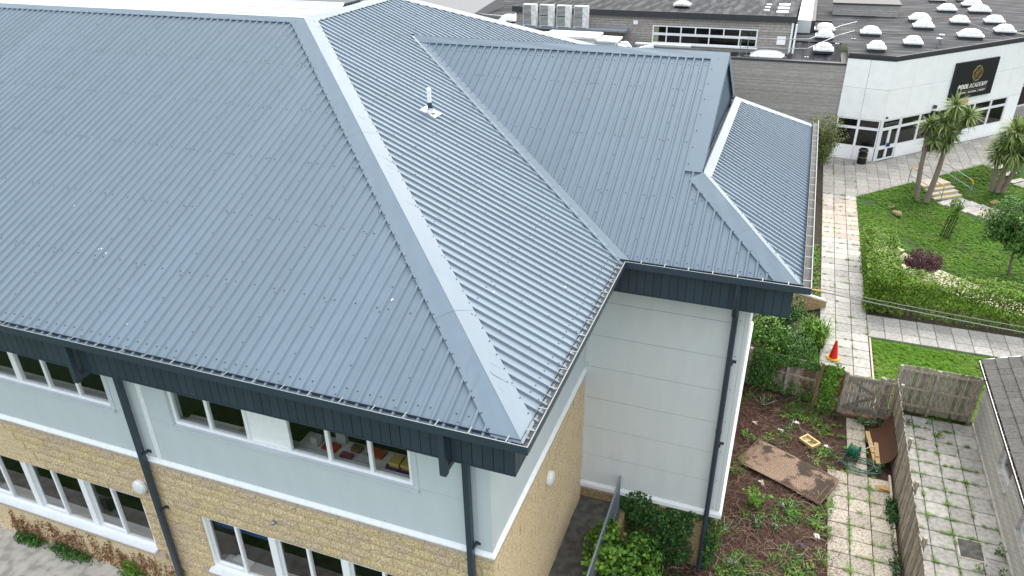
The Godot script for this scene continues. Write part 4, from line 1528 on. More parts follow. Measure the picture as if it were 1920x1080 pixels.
	for i in 2600:
		var x: float = [7.2, 7.785, 8.37, 8.955, 9.53][rng.randi() % 5] + rng.randf_range(-0.02, 0.02)
		var z := rng.randf_range(-15.3, -5.0)
		if rng.randf() < 0.6:
			x = rng.randf_range(7.2, 9.5)
			z = -15.3 + 0.575 * (rng.randi() % 18) + rng.randf_range(-0.02, 0.02)
		if nz.get_noise_2d(x * 3.0, z * 3.0) > 0.05: js.append(Vector3(x, 0.01, z))
	for i in 1500:
		var x: float = [5.24, 5.795, 6.35, 6.9][rng.randi() % 4] + rng.randf_range(-0.03, 0.03)
		var z := rng.randf_range(-12.0, -4.0)
		if rng.randf() < 0.5:
			x = rng.randf_range(5.24, 6.9)
			z = -14.5 + 0.545 * (rng.randi() % 20) + rng.randf_range(-0.03, 0.03)
		if nz.get_noise_2d(x * 2.5 + 31.0, z * 2.5) > 0.02: js.append(Vector3(x, 0.01, z))
	for i in 900:
		var x: float = 4.95 + 0.575 * (rng.randi() % 4) + rng.randf_range(-0.02, 0.02)
		var z := rng.randf_range(-41, -15.7)
		if rng.randf() < 0.6:
			x = rng.randf_range(4.95, 6.68)
			z = -35.1 + 0.6 * (rng.randi() % 33)
		if nz.get_noise_2d(x * 2.0 + 9.0, z * 0.6) > (0.1 if z > -28 else -0.1): js.append(Vector3(x, 0.015, z))
	for i in 500:
		var x := rng.randf_range(5, 14)
		var z := -52.0 + 0.6 * (rng.randi() % 28)
		if not edge.call(x, z) and nz.get_noise_2d(x * 2.0, z * 2.0) > 0.1: js.append(Vector3(x, 0.015, z))
	tag(scatter("joint_weeds", tuft_mesh(10, 0.05, 0.06), M.grass, js, LIGHT_GREEN, 0.6, 1.7), "low green weeds and moss growing in the paving joints", "weeds")
	# grass
	var gs := []
	for i in 30000:
		var x := rng.randf_range(6.66, 16.0)
		var z := rng.randf_range(-44.0, -21.8)
		var q := (x - 6.73) * 0.731 + (z + 35.5) * 0.682
		if q < 0.05: continue
		if on_garden_path(x, z): continue
		if z > -23.4 and z < -21.8 or x < 8.0 and z > -27.5: continue
		var bare := nz.get_noise_2d(x * 0.8 + 70.0, z * 0.8)
		if bare > 0.42 and rng.randf() < 0.85: continue
		if Vector2(x, z).distance_to(Vector2(7.2, -34.5)) < rng.randf_range(0.3, 0.7) or Vector2(x, z).distance_to(Vector2(9.0, -30.6)) < rng.randf_range(0.2, 0.8): continue
		gs.append(Vector3(x, ground_y(x, z) - 0.012, z))
	for i in 7000:
		var x := rng.randf_range(6.8, 11.0)
		var z := rng.randf_range(-19.75, -15.5)
		gs.append(Vector3(x, 0.0, z))
	for i in 12000:
		var u := rng.randf()
		gs.append(Vector3(rng.randf_range(-16, 1.5), 1.3, 0.5 + 6.0 * u * u))
	for i in 400:
		gs.append(Vector3(rng.randf_range(4.2, 4.9), -0.01, rng.randf_range(-28, -22.3)))
	var gpal := [Color(0.085, 0.19, 0.02), Color(0.105, 0.23, 0.026), Color(0.13, 0.26, 0.034), Color(0.07, 0.16, 0.018)]
	tag(scatter("grass", tuft_mesh(14, 0.06, 0.085), M.grass, gs, gpal, 0.7, 1.35, 0.35), "short green lawn grass around the garden court", "grass")

func on_garden_path(x: float, z: float) -> bool:
	# cream path behind the hedge, steps and the path below them
	var p := Vector2(x, z)
	if near_line(p, Vector2(8.0, -29.0), Vector2(14.0, -24.0), 1.0): return true
	if near_line(p, Vector2(10.85, -38.75), Vector2(16.5, -32.4), 1.05): return true
	return false

func near_line(p: Vector2, a: Vector2, b: Vector2, r: float) -> bool:
	var t := clampf((p - a).dot(b - a) / (b - a).length_squared(), 0.0, 1.0)
	return p.distance_to(a.lerp(b, t)) < r

# ---------------------------------------------------------------- yard things
func fence_run(f: Node3D, a: Vector3, b: Vector3, h: float, wide: float, face: Vector3, rails: Array, posts: Array, wobble := 0.03) -> void:
	# boards stand on the far side of the rails from "face"
	var d := (b - a)
	var length := d.length()
	d /= length
	var k := int(length / wide)
	var ms := []
	for i in 4:
		var m := B.new()
		var t := rng.randf_range(-0.02, 0.02)
		m.box(Vector3(-wide * 0.5 + 0.004, 0.02, -0.009), Vector3(wide * 0.5 - 0.004, h - 0.02 + t, 0.009))
		m.obox(Vector3(0, h - 0.02 + t, 0), Vector3(wide * 0.4, 0.008, 0), Vector3(0, 0.012, 0), Vector3(0, 0, 0.0085))
		ms.append(m.mesh())
	var bas := Basis(d, Vector3.UP, d.cross(Vector3.UP))
	for i in k:
		var p := a + d * (wide * (i + 0.5)) - face * (0.014 + (0.011 if i % 2 else 0.0))
		var tl := Basis(d.cross(Vector3.UP).normalized(), rng.randf_range(-0.006, 0.006))
		put("board", ms[rng.randi() % 4], M["fence%d" % (rng.randi() % 3)], f, Transform3D(tl * bas, p + Vector3.UP * rng.randf_range(-wobble, wobble * 0.5)))
	for y in rails:
		var r := B.new()
		r.beam(a + Vector3.UP * y + face * 0.022, b + Vector3.UP * (y + rng.randf_range(-0.03, 0.03)) + face * 0.022, 0.045, 0.085)
		obj("rail", r, M.fence2, f)
	for q in posts:
		var r := B.new()
		var o = a + d * q + face * 0.09
		r.beam(o + Vector3.UP * -0.1, o + Vector3.UP * (h + 0.03) + d * rng.randf_range(-0.02, 0.02), 0.09, 0.09, d)
		obj("post", r, M.fence0, f)

func build_yard() -> void:
	# fence behind the yard, with its gate
	var f := thing("fence", Vector3.ZERO, "weathered grey back fence with ivy between white wing wall and gate", "fence")
	fence_run(f, Vector3(2.5, 0, -15.45), Vector3(5.62, 0, -14.95), 1.48, 0.125, Vector3(0.16, 0, 0.987), [0.35, 0.85, 1.32], [0.1, 1.35, 2.35, 3.1], 0.05)
	var f2 := thing("fence", Vector3.ZERO, "short grey board fence panel between the gate and the dividing fence", "fence")
	fence_run(f2, Vector3(6.62, 0, -14.9), Vector3(7.05, 0, -14.9), 1.5, 0.12, Vector3.BACK, [0.4, 0.95, 1.35], [0.05], 0.03)
	var f3 := thing("fence", Vector3.ZERO, "dark stained board fence closing the end of the paved neighbouring yard", "fence")
	fence_run(f3, Vector3(7.12, 0, -15.5), Vector3(9.5, 0, -15.5), 1.75, 0.115, Vector3.BACK, [0.3, 0.95, 1.6], [0.06, 1.1, 2.3], 0.02)
	var f4 := thing("fence", Vector3.ZERO, "long dividing fence of leaning grey boards between two yards", "fence")
	fence_run(f4, Vector3(7.06, 0, -14.95), Vector3(7.08, 0, -3.0), 1.58, 0.15, Vector3(1, 0, 0.0), [0.35, 1.2], [0.4, 3.1, 4.9, 6.9, 8.9, 11.0], 0.04)
	var gate := thing("gate", Vector3(5.66, 0, -14.86), "grey wooden gate with two diagonal braces in back fence", "gate")
	for i in 8:
		var b := B.new()
		var x := 0.055 + i * 0.113
		b.box(Vector3(x - 0.053, 0.06, -0.012), Vector3(x + 0.053, 1.42, 0.008))
		obj("board", b, M["fence%d" % (rng.randi() % 3)], gate)
	for y in [0.2, 0.78, 1.34]:
		var b := B.new()
		b.box(Vector3(0.01, y - 0.05, 0.0085), Vector3(0.9, y + 0.05, 0.04))
		obj("ledge", b, M.fence1 if y != 0.78 else M.fence2, gate)
	for q in [[Vector3(0.06, 1.29, 0.026), Vector3(0.84, 0.83, 0.026)], [Vector3(0.06, 0.25, 0.026), Vector3(0.84, 0.73, 0.026)]]:
		var b := B.new()
		b.beam(q[0], q[1], 0.034, 0.09)
		obj("brace", b, M.fence1, gate)
	for x in [-0.06, 0.97]:
		var b := B.new()
		b.box(Vector3(x - 0.05, -0.05, -0.03), Vector3(x + 0.05, 1.55, 0.07))
		obj("gate_post", b, M.fence2, gate)
	# stray post
	var sp := B.new()
	sp.beam(Vector3(0, -0.1, 0), Vector3(0.1, 1.72, -0.02), 0.085, 0.085, Vector3.RIGHT)
	var so := obj("timber_post", sp, M.post_wood)
	so.position = Vector3(4.74, 0, -14.78)
	tag(so, "brown square timber post standing before the ivy on the fence", "post")
	# plywood sheets
	for i in 2:
		var b := B.new()
		var n := 40
		var stain := FastNoiseLite.new()
		stain.seed = 91 + i
		stain.frequency = 1.1
		stain.fractal_octaves = 4
		for j in n:
			for k in 20:
				var q := func(a: int, c: int) -> Vector3:
					var x := (float(a) / n - 0.5) * 2.42
					var z := (float(c) / 20.0 - 0.5) * 1.22
					return Vector3(x, 0.035 * sin(a * 0.125) * (1.0 if i == 0 else 0.6) + 0.03 * cos(c * 0.22), z)
				var wet: float = stain.get_noise_2d(j * 0.06, k * 0.06)
				var damp := smooth(0.02, 0.3, wet + (0.18 if k < 4 or j > 34 else 0.0))
				b.tint = Color(0.78, 0.76, 0.74).lerp(Color(0.16, 0.14, 0.13), damp)
				b.face(q.call(j, k), q.call(j + 1, k), q.call(j + 1, k + 1), q.call(j, k + 1), Vector3.UP)
				b.face(q.call(j, k) - Vector3(0, 0.018, 0), q.call(j + 1, k) - Vector3(0, 0.018, 0), q.call(j + 1, k + 1) - Vector3(0, 0.018, 0), q.call(j, k + 1) - Vector3(0, 0.018, 0), Vector3.DOWN)
		b.tint = Color(0.8, 0.76, 0.7)
		for e in [[-1.21, -0.61, 1.21, -0.61], [-1.21, 0.61, 1.21, 0.61], [-1.21, -0.61, -1.21, 0.61], [1.21, -0.61, 1.21, 0.61]]:
			b.beam(Vector3(e[0], 0.02, e[1]), Vector3(e[2], 0.02, e[3]), 0.012, 0.02)
		var o := obj("plywood_sheet", b, M.ply)
		o.transform = Transform3D(Basis.from_euler(Vector3(0.02, -0.42, 0.015 - 0.02 * i)), Vector3(4.19, 0.13, -11.1) if i == 0 else Vector3(4.08, 0.095, -11.26))
		tag(o, ["weathered plywood sheet lying uppermost across the cleared brown yard", "second plywood sheet showing its edge beneath the weathered one"][i], "plywood", "plywood sheets lying in the yard")
	# curved sheet against the dividing fence
	var cb := B.new()
	cb.tint = Color(0.6, 0.5, 0.44)
	var m := 14
	var curve := func(t: float, s: float) -> Vector3:
		# t runs up the bent sheet, s along the fence
		var a := t * 1.38
		return Vector3(-0.6 + 0.6 * sin(a), 0.86 * (1.0 - cos(a)) + 0.03, s)
	for j in m:
		for k in 6:
			var t0 := float(j) / m
			var t1 := float(j + 1) / m
			var s0 := lerpf(-1.02, 1.02, k / 6.0)
			var s1 := lerpf(-1.02, 1.02, (k + 1) / 6.0)
			var cut := func(t: float, s: float) -> float: return clampf(s, -1.02 + 0.14 * sin(t * 5.0), 1.02 - 0.3 * (1.0 - t) * (1.0 - t))
			var p: Vector3 = curve.call(t0, cut.call(t0, s0))
			var q: Vector3 = curve.call(t1, cut.call(t1, s0))
			var r: Vector3 = curve.call(t1, cut.call(t1, s1))
			var s: Vector3 = curve.call(t0, cut.call(t0, s1))
			var out := (r - p).cross(q - p)
			if out.dot(Vector3(-1, 1, 0)) < 0: out = -out
			var th := out.normalized() * -0.015
			cb.face(p, q, r, s, out)
			cb.face(p + th, q + th, r + th, s + th, -out)
	var co := obj("curved_board", cb, M.ply2)
	co.position = Vector3(7.03, 0, -13.25)
	tag(co, "rusty brown curved board bent up against the dividing fence", "board")
	# hose reel and hose
	var hr := thing("hose_reel", Vector3(5.93, 0.03, -12.45), "green plastic hose reel with hose on the yard path", "hose reel")
	var ax := Vector3(0.93, 0, 0.36).normalized()
	for s in [-1, 1]:
		var d := B.new()
		d.lathe(Vector3(0, 0.27, 0) + ax * 0.13 * s - ax * 0.012, [[0.0, 0.0], [0.22, 0.0], [0.23, 0.012], [0.22, 0.024], [0.0, 0.024]], 22, ax)
		obj("flange", d, M.green_plastic, hr)
		var lg := B.new()
		var sd := ax.cross(Vector3.UP)
		lg.beam(Vector3(0, 0.3, 0) + ax * 0.17 * s, sd * 0.2 + ax * 0.17 * s, 0.025, 0.03)
		lg.beam(Vector3(0, 0.3, 0) + ax * 0.17 * s, -sd * 0.2 + ax * 0.17 * s, 0.025, 0.03)
		obj("leg", lg, M.black, hr)
	var wound := B.new()
	var hp := PackedVector3Array()
	var sx := ax.cross(Vector3.UP).normalized()
	for i in 150:
		var a := i * TAU / 14.0
		var lay := 0.165 + 0.022 * int(i / 75.0)
		hp.append(Vector3(0, 0.27, 0) + ax * (0.11 * sin(i * 0.085)) + (sx * cos(a) + Vector3.UP * sin(a)) * lay)
	wound.tube(hp, 0.012, 0.012, 5)
	obj("wound_hose", wound, M.hose, hr)
	var drum := B.new()
	drum.lathe(Vector3(0, 0.27, 0) - ax * 0.115, [[0.15, 0.0], [0.15, 0.23]], 18, ax)
	obj("drum", drum, M.green_plastic, hr)
	var hd := B.new()
	hd.tube(PackedVector3Array([Vector3(0, 0.4, 0) + ax * 0.2, Vector3(0.3, 0.5, -0.1) + ax * 0.1, Vector3(0.42, 0.52, -0.14) + ax * 0.1]), 0.014, 0.014, 6)
	obj("handle", hd, M.steel, hr)
	var lp := PackedVector3Array()
	for i in 150:
		var a := i * TAU / 26.0
		var r := 0.34 + 0.1 * sin(i * 0.21) + 0.05 * sin(i * 0.77)
		lp.append(Vector3(0.25 + cos(a) * r * 1.25 + 0.1 * sin(i * 0.05), 0.05 + 0.025 * absf(sin(i * 0.6)), 0.32 + sin(a) * r * 0.8))
	var lh := B.new()
	lh.tube(lp, 0.012, 0.012, 5)
	var lp2 := PackedVector3Array()
	for i in 40:
		var t := i / 39.0
		lp2.append(Vector3(-0.1 - 0.75 * t, 0.06 + 0.05 * sin(t * 9.0), -0.1 - 0.1 * sin(t * 7.0) + 0.15 * t))
	lh.tube(lp2, 0.012, 0.012, 5)
	obj("loose_hose", lh, M.hose, hr)
	# tray, planks, card, small litter
	var tb := B.new()
	tb.box(Vector3(-0.26, 0.0, -0.17), Vector3(0.26, 0.015, 0.17))
	for s in [-1, 1]:
		tb.box(Vector3(-0.26, 0.0155, s * 0.16 - 0.02), Vector3(0.26, 0.1, s * 0.16 + 0.02))
		tb.box(Vector3(s * 0.24 - 0.02, 0.0155, -0.139), Vector3(s * 0.24 + 0.02, 0.1, 0.139))
	var to := obj("wooden_tray", tb, M.pale_wood)
	to.transform = Transform3D(Basis.from_euler(Vector3(0.05, -0.72, 0.03)), Vector3(4.72, 0.05, -12.77))
	tag(to, "pale yellow wooden tray lying open on the brown yard", "tray")
	for i in 2:
		var pb := B.new()
		pb.box(Vector3(-0.06, 0, -0.62 + 0.3 * i), Vector3(0.06, 0.045, 0.62 - 0.05 * i))
		pb.box(Vector3(-0.055, 0.0455, 0.2), Vector3(0.05, 0.075, 0.3))
		var po := obj("plank", pb, M.new_wood)
		po.transform = Transform3D(Basis.from_euler(Vector3(0.1, 0.16 - 0.12 * i, 0.1)), Vector3(6.47 + 0.14 * i, 0.12 + 0.03 * i, -13.1 + 0.2 * i))
		tag(po, ["longer sawn timber plank beside the curved brown board", "shorter sawn timber plank lying against the curved brown board"][i], "plank", "planks beside the hose reel")
	var cd := B.new()
	cd.obox(Vector3(0, 0.02, 0), Vector3(0.17, 0.015, 0), Vector3(0, 0.012, 0), Vector3(0.03, 0, 0.1))
	cd.obox(Vector3(0.02, 0.045, 0), Vector3(0.12, 0.01, 0.02), Vector3(0, 0.006, 0), Vector3(0, 0.01, 0.07))
	var cdo := obj("cardboard_piece", cd, M.card)
	cdo.position = Vector3(6.72, 0.03, -11.35)
	tag(cdo, "crumpled brown cardboard piece beside the dividing fence", "cardboard")
	var scraps := [[3.85, -13.05, "white"], [3.05, -13.2, "white"], [4.1, -9.75, "white"], [3.45, -10.45, "cream"], [4.95, -8.85, "white"], [4.6, -8.4, "blue"], [5.2, -12.75, "white"], [4.3, -13.6, "white"]]
	var words := ["torn white paper scrap nearest the brown timber post", "small white scrap beside the white wing wall", "white crumpled scrap below the plywood sheet", "cream scrap of card just below the plywood sheets", "twisted white plastic scrap beside the slab path", "small dark blue scrap among the dry stems", "white plastic strip lying beside the slab path", "white scrap of paper close to the back fence"]
	for i in scraps.size():
		var b := B.new()
		for k in 4:
			var p := Vector3(rng.randf_range(-0.05, 0.05), 0.03, rng.randf_range(-0.05, 0.05))
			b.obox(p, Vector3(rng.randf_range(0.03, 0.07), rng.randf_range(-0.02, 0.02), 0), Vector3(0, 0.003, 0), Vector3(0.01, rng.randf_range(-0.02, 0.02), rng.randf_range(0.02, 0.05)))
		var o := obj("litter_scrap", b, M.blue if scraps[i][2] == "blue" else (M.kerb if scraps[i][2] == "cream" else M.paper))
		o.position = Vector3(scraps[i][0], 0.05, scraps[i][1])
		tag(o, words[i], "litter", "scraps of litter in the yard")
	# edging kerb under the dividing fence
	var kb := B.new()
	kb.beam(Vector3(6.93, 0.02, -12.0), Vector3(6.88, 0.02, -4.0), 0.06, 0.1)
	tag(obj("edging", kb, M.kerb), "thin pale concrete edging along the foot of dividing fence", "edging")
	# drain cover in the neighbour's paving
	var dc := thing("drain_cover", Vector3(8.72, 0.036, -9.72), "square grey drain cover set in the neighbouring paving", "drain cover")
	boxp("cover_frame", Vector3(-0.31, -0.03, -0.36), Vector3(0.31, 0.004, 0.36), M.concrete, dc)
	boxp("cover", Vector3(-0.27, -0.02, -0.32), Vector3(0.27, 0.009, 0.32), M.tarmac, dc)
	# ramp railing
	var rl := thing("railing", Vector3.ZERO, "grey metal railing with upright bars along the narrow side path", "railing")
	var ra := Vector3(0.03, 2.4, -6.82)
	var rb_ := Vector3(0.08, 2.4, 1.5)
	var hb := B.new()
	hb.tube(PackedVector3Array([ra, rb_]), 0.024, 0.024, 8)
	obj("top_rail", hb, M.rail_paint, rl)
	var lb := B.new()
	lb.tube(PackedVector3Array([ra - Vector3(0, 0.93, 0), rb_ - Vector3(0, 0.93, 0)]), 0.016, 0.016, 6)
	obj("bottom_rail", lb, M.rail_paint, rl)
	var bar := B.new()
	bar.tube(PackedVector3Array([Vector3(0, -0.93, 0), Vector3(0, -0.01, 0)]), 0.009, 0.009, 5)
	var bm := bar.mesh()
	var pst := B.new()
	pst.tube(PackedVector3Array([Vector3(0, -1.05, 0), Vector3(0, 0.0, 0)]), 0.022, 0.022, 8)
	var pm := pst.mesh()
	for i in 75:
		var t := (i + 0.5) / 75.0
		put("post" if i % 15 == 0 else "bar", pm if i % 15 == 0 else bm, M.rail_paint, rl, Transform3D(Basis(), ra.lerp(rb_, t)))
	# retaining wall of the side path
	var rw := B.new()
	rw.box(Vector3(0.12, -0.3, -6.85), Vector3(0.22, 1.33, 2.0))
	tag(obj("retaining_wall", rw, M.plinth), "low rough retaining wall below the narrow side path", "wall")

func build_yard_plants() -> void:
	# dry brambles and sticks
	var st := B.new()
	for i in 7500:
		var x := rng.randf_range(0.6, 5.6)
		var z := rng.randf_range(-14.9, -4.2)
		if x < 2.5 and z < -6.8: continue
		if x > 5.1 and rng.randf() < 0.75: continue
		if x > 3.0 and x < 5.2 and z > -12.2 and z < -10.3 and rng.randf() < 0.6: continue
		var k := rng.randf_range(0.55, 1.3)
		var tone: Color = [Color(0.2, 0.1, 0.075), Color(0.26, 0.145, 0.11), Color(0.13, 0.068, 0.052), Color(0.31, 0.215, 0.17), Color(0.22, 0.12, 0.092)][rng.randi() % 5]
		if rng.randf() < 0.05 or (z > -9.0 and rng.randf() < 0.1): tone = Color(0.42, 0.36, 0.28)
		st.tint = Color(tone.r * k, tone.g * k, tone.b * k)
		var a := rng.randf_range(0, TAU)
		var l := rng.randf_range(0.12, 0.5) * (1.4 if rng.randf() < 0.1 else 1.0)
		var y := rng.randf_range(0.01, 0.085)
		var p := Vector3(x, y, z)
		var q := p + Vector3(cos(a) * l, rng.randf_range(-0.05, 0.08), sin(a) * l)
		var bend := rnd_dir() * l * 0.3
		bend.y = absf(bend.y) * 0.6
		var path := PackedVector3Array([p, p.lerp(q, 0.35) + bend * 0.8, p.lerp(q, 0.7) + bend * 0.8, q])
		var r := rng.randf_range(0.003, 0.0075)
		st.tube(path, r, r * 0.6, 3, false)
	tag(stuff(obj("dry_brambles", st, M.stick)), "tangle of dry red brown bramble stems over the yard", "brambles")
	var wm := B.new()
	for i in 14:
		add_leaf(wm, Vector3(rng.randf_range(-0.07, 0.07), rng.randf_range(0.01, 0.07), rng.randf_range(-0.07, 0.07)), Vector3.UP, 0.06, 0.035, [Color(1, 1, 1)])
	var ws := []
	var wn := FastNoiseLite.new()
	wn.seed = 63
	wn.frequency = 0.55
	while ws.size() < 620:
		var x := rng.randf_range(2.6, 5.4)
		var z := rng.randf_range(-14.9, -5.0)
		if wn.get_noise_2d(x, z) + (0.18 if z < -14.0 or x > 4.7 or z > -9.5 else -0.05) < rng.randf_range(0.05, 0.4): continue
		if x > 2.9 and x < 5.3 and z > -12.3 and z < -10.0: continue
		ws.append(Vector3(x, 0.03, z))
	tag(scatter("low_weeds", wm.mesh(), M.leaf, ws, GREEN + LIGHT_GREEN, 0.6, 1.5), "small low green weeds scattered over the brown yard", "weeds")
	# single weeds and a young plant, largest first
	var w := [
		[Vector3(3.35, 0.04, -9.45), 90, Vector3(0.3, 0.42, 0.3), 0.13, 0.12, LIGHT_GREEN, "young leafy bright green plant near the wing wall corner", "young plant"],
		[Vector3(4.2, 0.04, -9.6), 90, Vector3(0.26, 0.22, 0.3), 0.07, 0.05, GREEN, "leafy weed just below the plywood sheets", "weed"],
		[Vector3(3.42, 0.04, -8.75), 70, Vector3(0.24, 0.2, 0.22), 0.07, 0.05, DARK_GREEN, "dark green weed below the young plant", "weed"],
		[Vector3(4.0, 0.04, -8.9), 70, Vector3(0.22, 0.2, 0.3), 0.07, 0.045, GREEN, "sprawling weed in the middle of the dry stems", "weed"],
		[Vector3(5.0, 0.04, -9.3), 80, Vector3(0.3, 0.16, 0.22), 0.08, 0.04, LIGHT_GREEN, "pale green weed at the lower corner of the plywood", "weed"],
		[Vector3(4.1, 0.04, -13.3), 80, Vector3(0.25, 0.2, 0.35), 0.07, 0.05, GREEN, "green weed between back fence and the pale tray", "weed"],
		[Vector3(4.9, 0.04, -12.0), 70, Vector3(0.25, 0.18, 0.35), 0.07, 0.04, LIGHT_GREEN, "grassy weed beside the slab path above the plywood", "weed"],
		[Vector3(2.9, 0.04, -12.4), 60, Vector3(0.25, 0.18, 0.25), 0.08, 0.06, LIGHT_GREEN, "bright weed against the white wing wall", "weed"],
		[Vector3(3.25, 0.04, -14.3), 110, Vector3(0.4, 0.3, 0.3), 0.07, 0.05, DARK_GREEN, "dark trailing weed in the corner of wing and fence", "weed"],
		[Vector3(6.25, 0.04, -14.35), 120, Vector3(0.45, 0.2, 0.22), 0.07, 0.06, GREEN, "low green weeds spreading below the gate", "weed"],
		[Vector3(5.1, 0.04, -8.1), 70, Vector3(0.2, 0.2, 0.25), 0.07, 0.035, LIGHT_GREEN, "tufted weed beside the lower slab path", "weed"],
		[Vector3(4.4, 0.04, -8.0), 60, Vector3(0.25, 0.15, 0.2), 0.06, 0.04, GREEN, "small weed near the blue scrap", "weed"],
		[Vector3(4.6, 0.04, -7.4), 60, Vector3(0.22, 0.16, 0.2), 0.06, 0.04, LIGHT_GREEN, "small pale weed at the bottom of the yard", "weed"],
		[Vector3(2.7, 0.04, -8.3), 90, Vector3(0.25, 0.3, 0.3), 0.08, 0.04, GREEN, "upright weed at the foot of the wing wall corner", "weed"],
		[Vector3(3.0, 0.04, -7.2), 90, Vector3(0.35, 0.35, 0.3), 0.09, 0.03, GREEN, "long stemmed weed below the wing wall corner", "weed"],
		[Vector3(6.6, 0.04, -12.1), 60, Vector3(0.2, 0.2, 0.25), 0.06, 0.05, GREEN, "weed among the loops of green hose", "weed"],
		[Vector3(8.35, 0.03, -14.45), 60, Vector3(0.22, 0.14, 0.16), 0.06, 0.05, LIGHT_GREEN, "bright weed tuft nearest the dark fence post", "weed"],
		[Vector3(8.2, 0.03, -14.95), 40, Vector3(0.14, 0.14, 0.12), 0.06, 0.04, LIGHT_GREEN, "weed tuft at the foot of the dark fence", "weed"],
		[Vector3(7.6, 0.03, -14.85), 40, Vector3(0.14, 0.12, 0.12), 0.06, 0.04, GREEN, "weed tuft in the corner of the dividing fence", "weed"],
		[Vector3(9.35, 0.03, -9.9), 50, Vector3(0.16, 0.16, 0.2), 0.06, 0.05, GREEN, "weed tuft against the bungalow wall", "weed"],
		[Vector3(8.85, 0.03, -9.05), 50, Vector3(0.2, 0.1, 0.14), 0.06, 0.045, LIGHT_GREEN, "low weed below the drain cover", "weed"],
		[Vector3(8.55, 0.03, -8.35), 50, Vector3(0.14, 0.18, 0.14), 0.06, 0.045, LIGHT_GREEN, "weed growing in the lowest paving joint in view", "weed"],
		[Vector3(9.3, 0.03, -8.9), 60, Vector3(0.14, 0.14, 0.3), 0.06, 0.05, GREEN, "dark weed between paving and bungalow", "weed"]]
	for q in w:
		plant("young_plant" if q[7] == "young plant" else "weed", q[0], q[6], q[7], "" if q[7] == "young plant" else "weeds in the yards", q[1], q[2], q[3], q[4], q[5])
	# strip of creeping green below the dividing fence
	var gs := B.new()
	leaf_mass(gs, Vector3(6.9, 0.1, -10.4), Vector3(0.16, 0.12, 0.7), 60, 14, 0.12, 0.06, 0.05, DARK_GREEN, true)
	leaf_mass(gs, Vector3(6.86, 0.08, -8.0), Vector3(0.14, 0.1, 1.4), 60, 12, 0.12, 0.06, 0.05, DARK_GREEN, true)
	tag(obj("creeping_plant", gs, M.leaf), "dark creeping plant along the foot of the dividing fence", "plant")
	# ivy on the back fence
	var iv := B.new()
	creeper(iv, Vector3(2.5, 0, -15.4), Vector3(0.987, 0, 0.16), Vector3.UP, Vector3(0.16, 0, 0.987), [[0.5, 0.9, 0.55, 0.75, 900], [1.0, 1.35, 0.6, 0.2, 420], [0.2, 0.3, 0.8, 0.35, 350], [1.9, 1.45, 0.8, 0.16, 350], [1.6, 0.3, 0.8, 0.3, 260]], 0.075, 0.07, GREEN, 0.3)
	tag(obj("fence_ivy", iv, M.gloss_leaf), "ivy spreading over the back fence beside the wing wall", "ivy")
	var iv2 := B.new()
	creeper(iv2, Vector3(5.05, 0, -14.98), Vector3(1, 0, 0.1), Vector3.UP, Vector3.BACK, [[0.1, 0.95, 0.3, 0.65, 900], [0.15, 1.5, 0.28, 0.14, 260], [0.0, 0.2, 0.5, 0.25, 260]], 0.08, 0.075, LIGHT_GREEN, 0.3)
	creeper(iv2, Vector3(5.05, 0, -14.98), Vector3(1, 0, 0.1), Vector3.UP, Vector3.BACK, [[0.42, 0.95, 0.12, 0.45, 200]], 0.07, 0.06, RUST, 0.2)
	tag(obj("post_ivy", iv2, M.gloss_leaf), "thick bright ivy climbing the fence beside the gate", "ivy")
	var iv4 := B.new()
	creeper(iv4, Vector3(2.6, 0, -15.45), Vector3(0.987, 0, 0.16), Vector3.UP, Vector3(0.16, 0, 0.987), [[0.8, 1.1, 0.4, 0.35, 220], [1.9, 0.8, 0.2, 0.5, 150]], 0.06, 0.05, RUST, 0.1)
	tag(obj("dead_creeper", iv4, M.leaf), "rust coloured dead creeper hanging on the back fence", "creeper")
	# ivy over the plinth and bank of the wing
	var iv3 := B.new()
	creeper(iv3, Vector3(0.2, 0, -6.86), Vector3.RIGHT, Vector3.UP, Vector3.BACK, [[0.35, 1.5, 0.5, 0.55, 900], [1.25, 1.25, 0.45, 0.55, 900], [0.8, 0.9, 0.7, 0.6, 800], [1.35, 0.4, 0.4, 0.5, 600], [2.12, 0.9, 0.12, 0.9, 500], [1.7, 1.75, 0.22, 0.1, 90]], 0.075, 0.06, DARK_GREEN + [Color(0.07, 0.15, 0.03)], 0.28)
	creeper(iv3, Vector3(2.46, 0, -6.9), Vector3(0, 0, -1), Vector3.UP, Vector3.RIGHT, [[0.1, 1.1, 0.2, 0.9, 320], [0.5, 0.5, 0.5, 0.5, 260]], 0.065, 0.05, GREEN, 0.15)
	tag(obj("wall_ivy", iv3, M.gloss_leaf), "dark ivy covering the plinth of the white wing wall", "ivy")
	var mo := B.new()
	leaf_mass(mo, Vector3(1.3, 0.0, -6.2), Vector3(0.9, 0.12, 0.5), 90, 16, 0.14, 0.06, 0.05, DARK_GREEN, true)
	leaf_mass(mo, Vector3(2.6, 0.0, -5.9), Vector3(0.5, 0.15, 0.7), 60, 14, 0.14, 0.09, 0.03, GREEN, true)
	tag(stuff(obj("ground_ivy", mo, M.leaf)), "low ivy and weeds on the ground below the wing wall", "ground cover")
	# round-leaved bramble bush over the railing
	var t := thing("bramble_bush", Vector3(0.65, 0, -5.2), "big round leaved bright green bush pushing over grey railing", "bush")
	var sb := B.new()
	sb.tint = Color(0.14, 0.1, 0.06)
	for i in 16:
		var d := rnd_dir()
		twig(sb, Vector3(0, 0, 0), Vector3(d.x * 0.7, 1.0 + absf(d.y) * 0.6, d.z * 0.9), 0.012, 0.004, 0.2)
	obj("stem", sb, M.stick, t)
	var fb := B.new()
	leaf_mass(fb, Vector3(0.1, 1.2, 0.4), Vector3(0.75, 0.7, 1.4), 330, 13, 0.17, 0.1, 0.1, LIGHT_GREEN + GREEN, true)
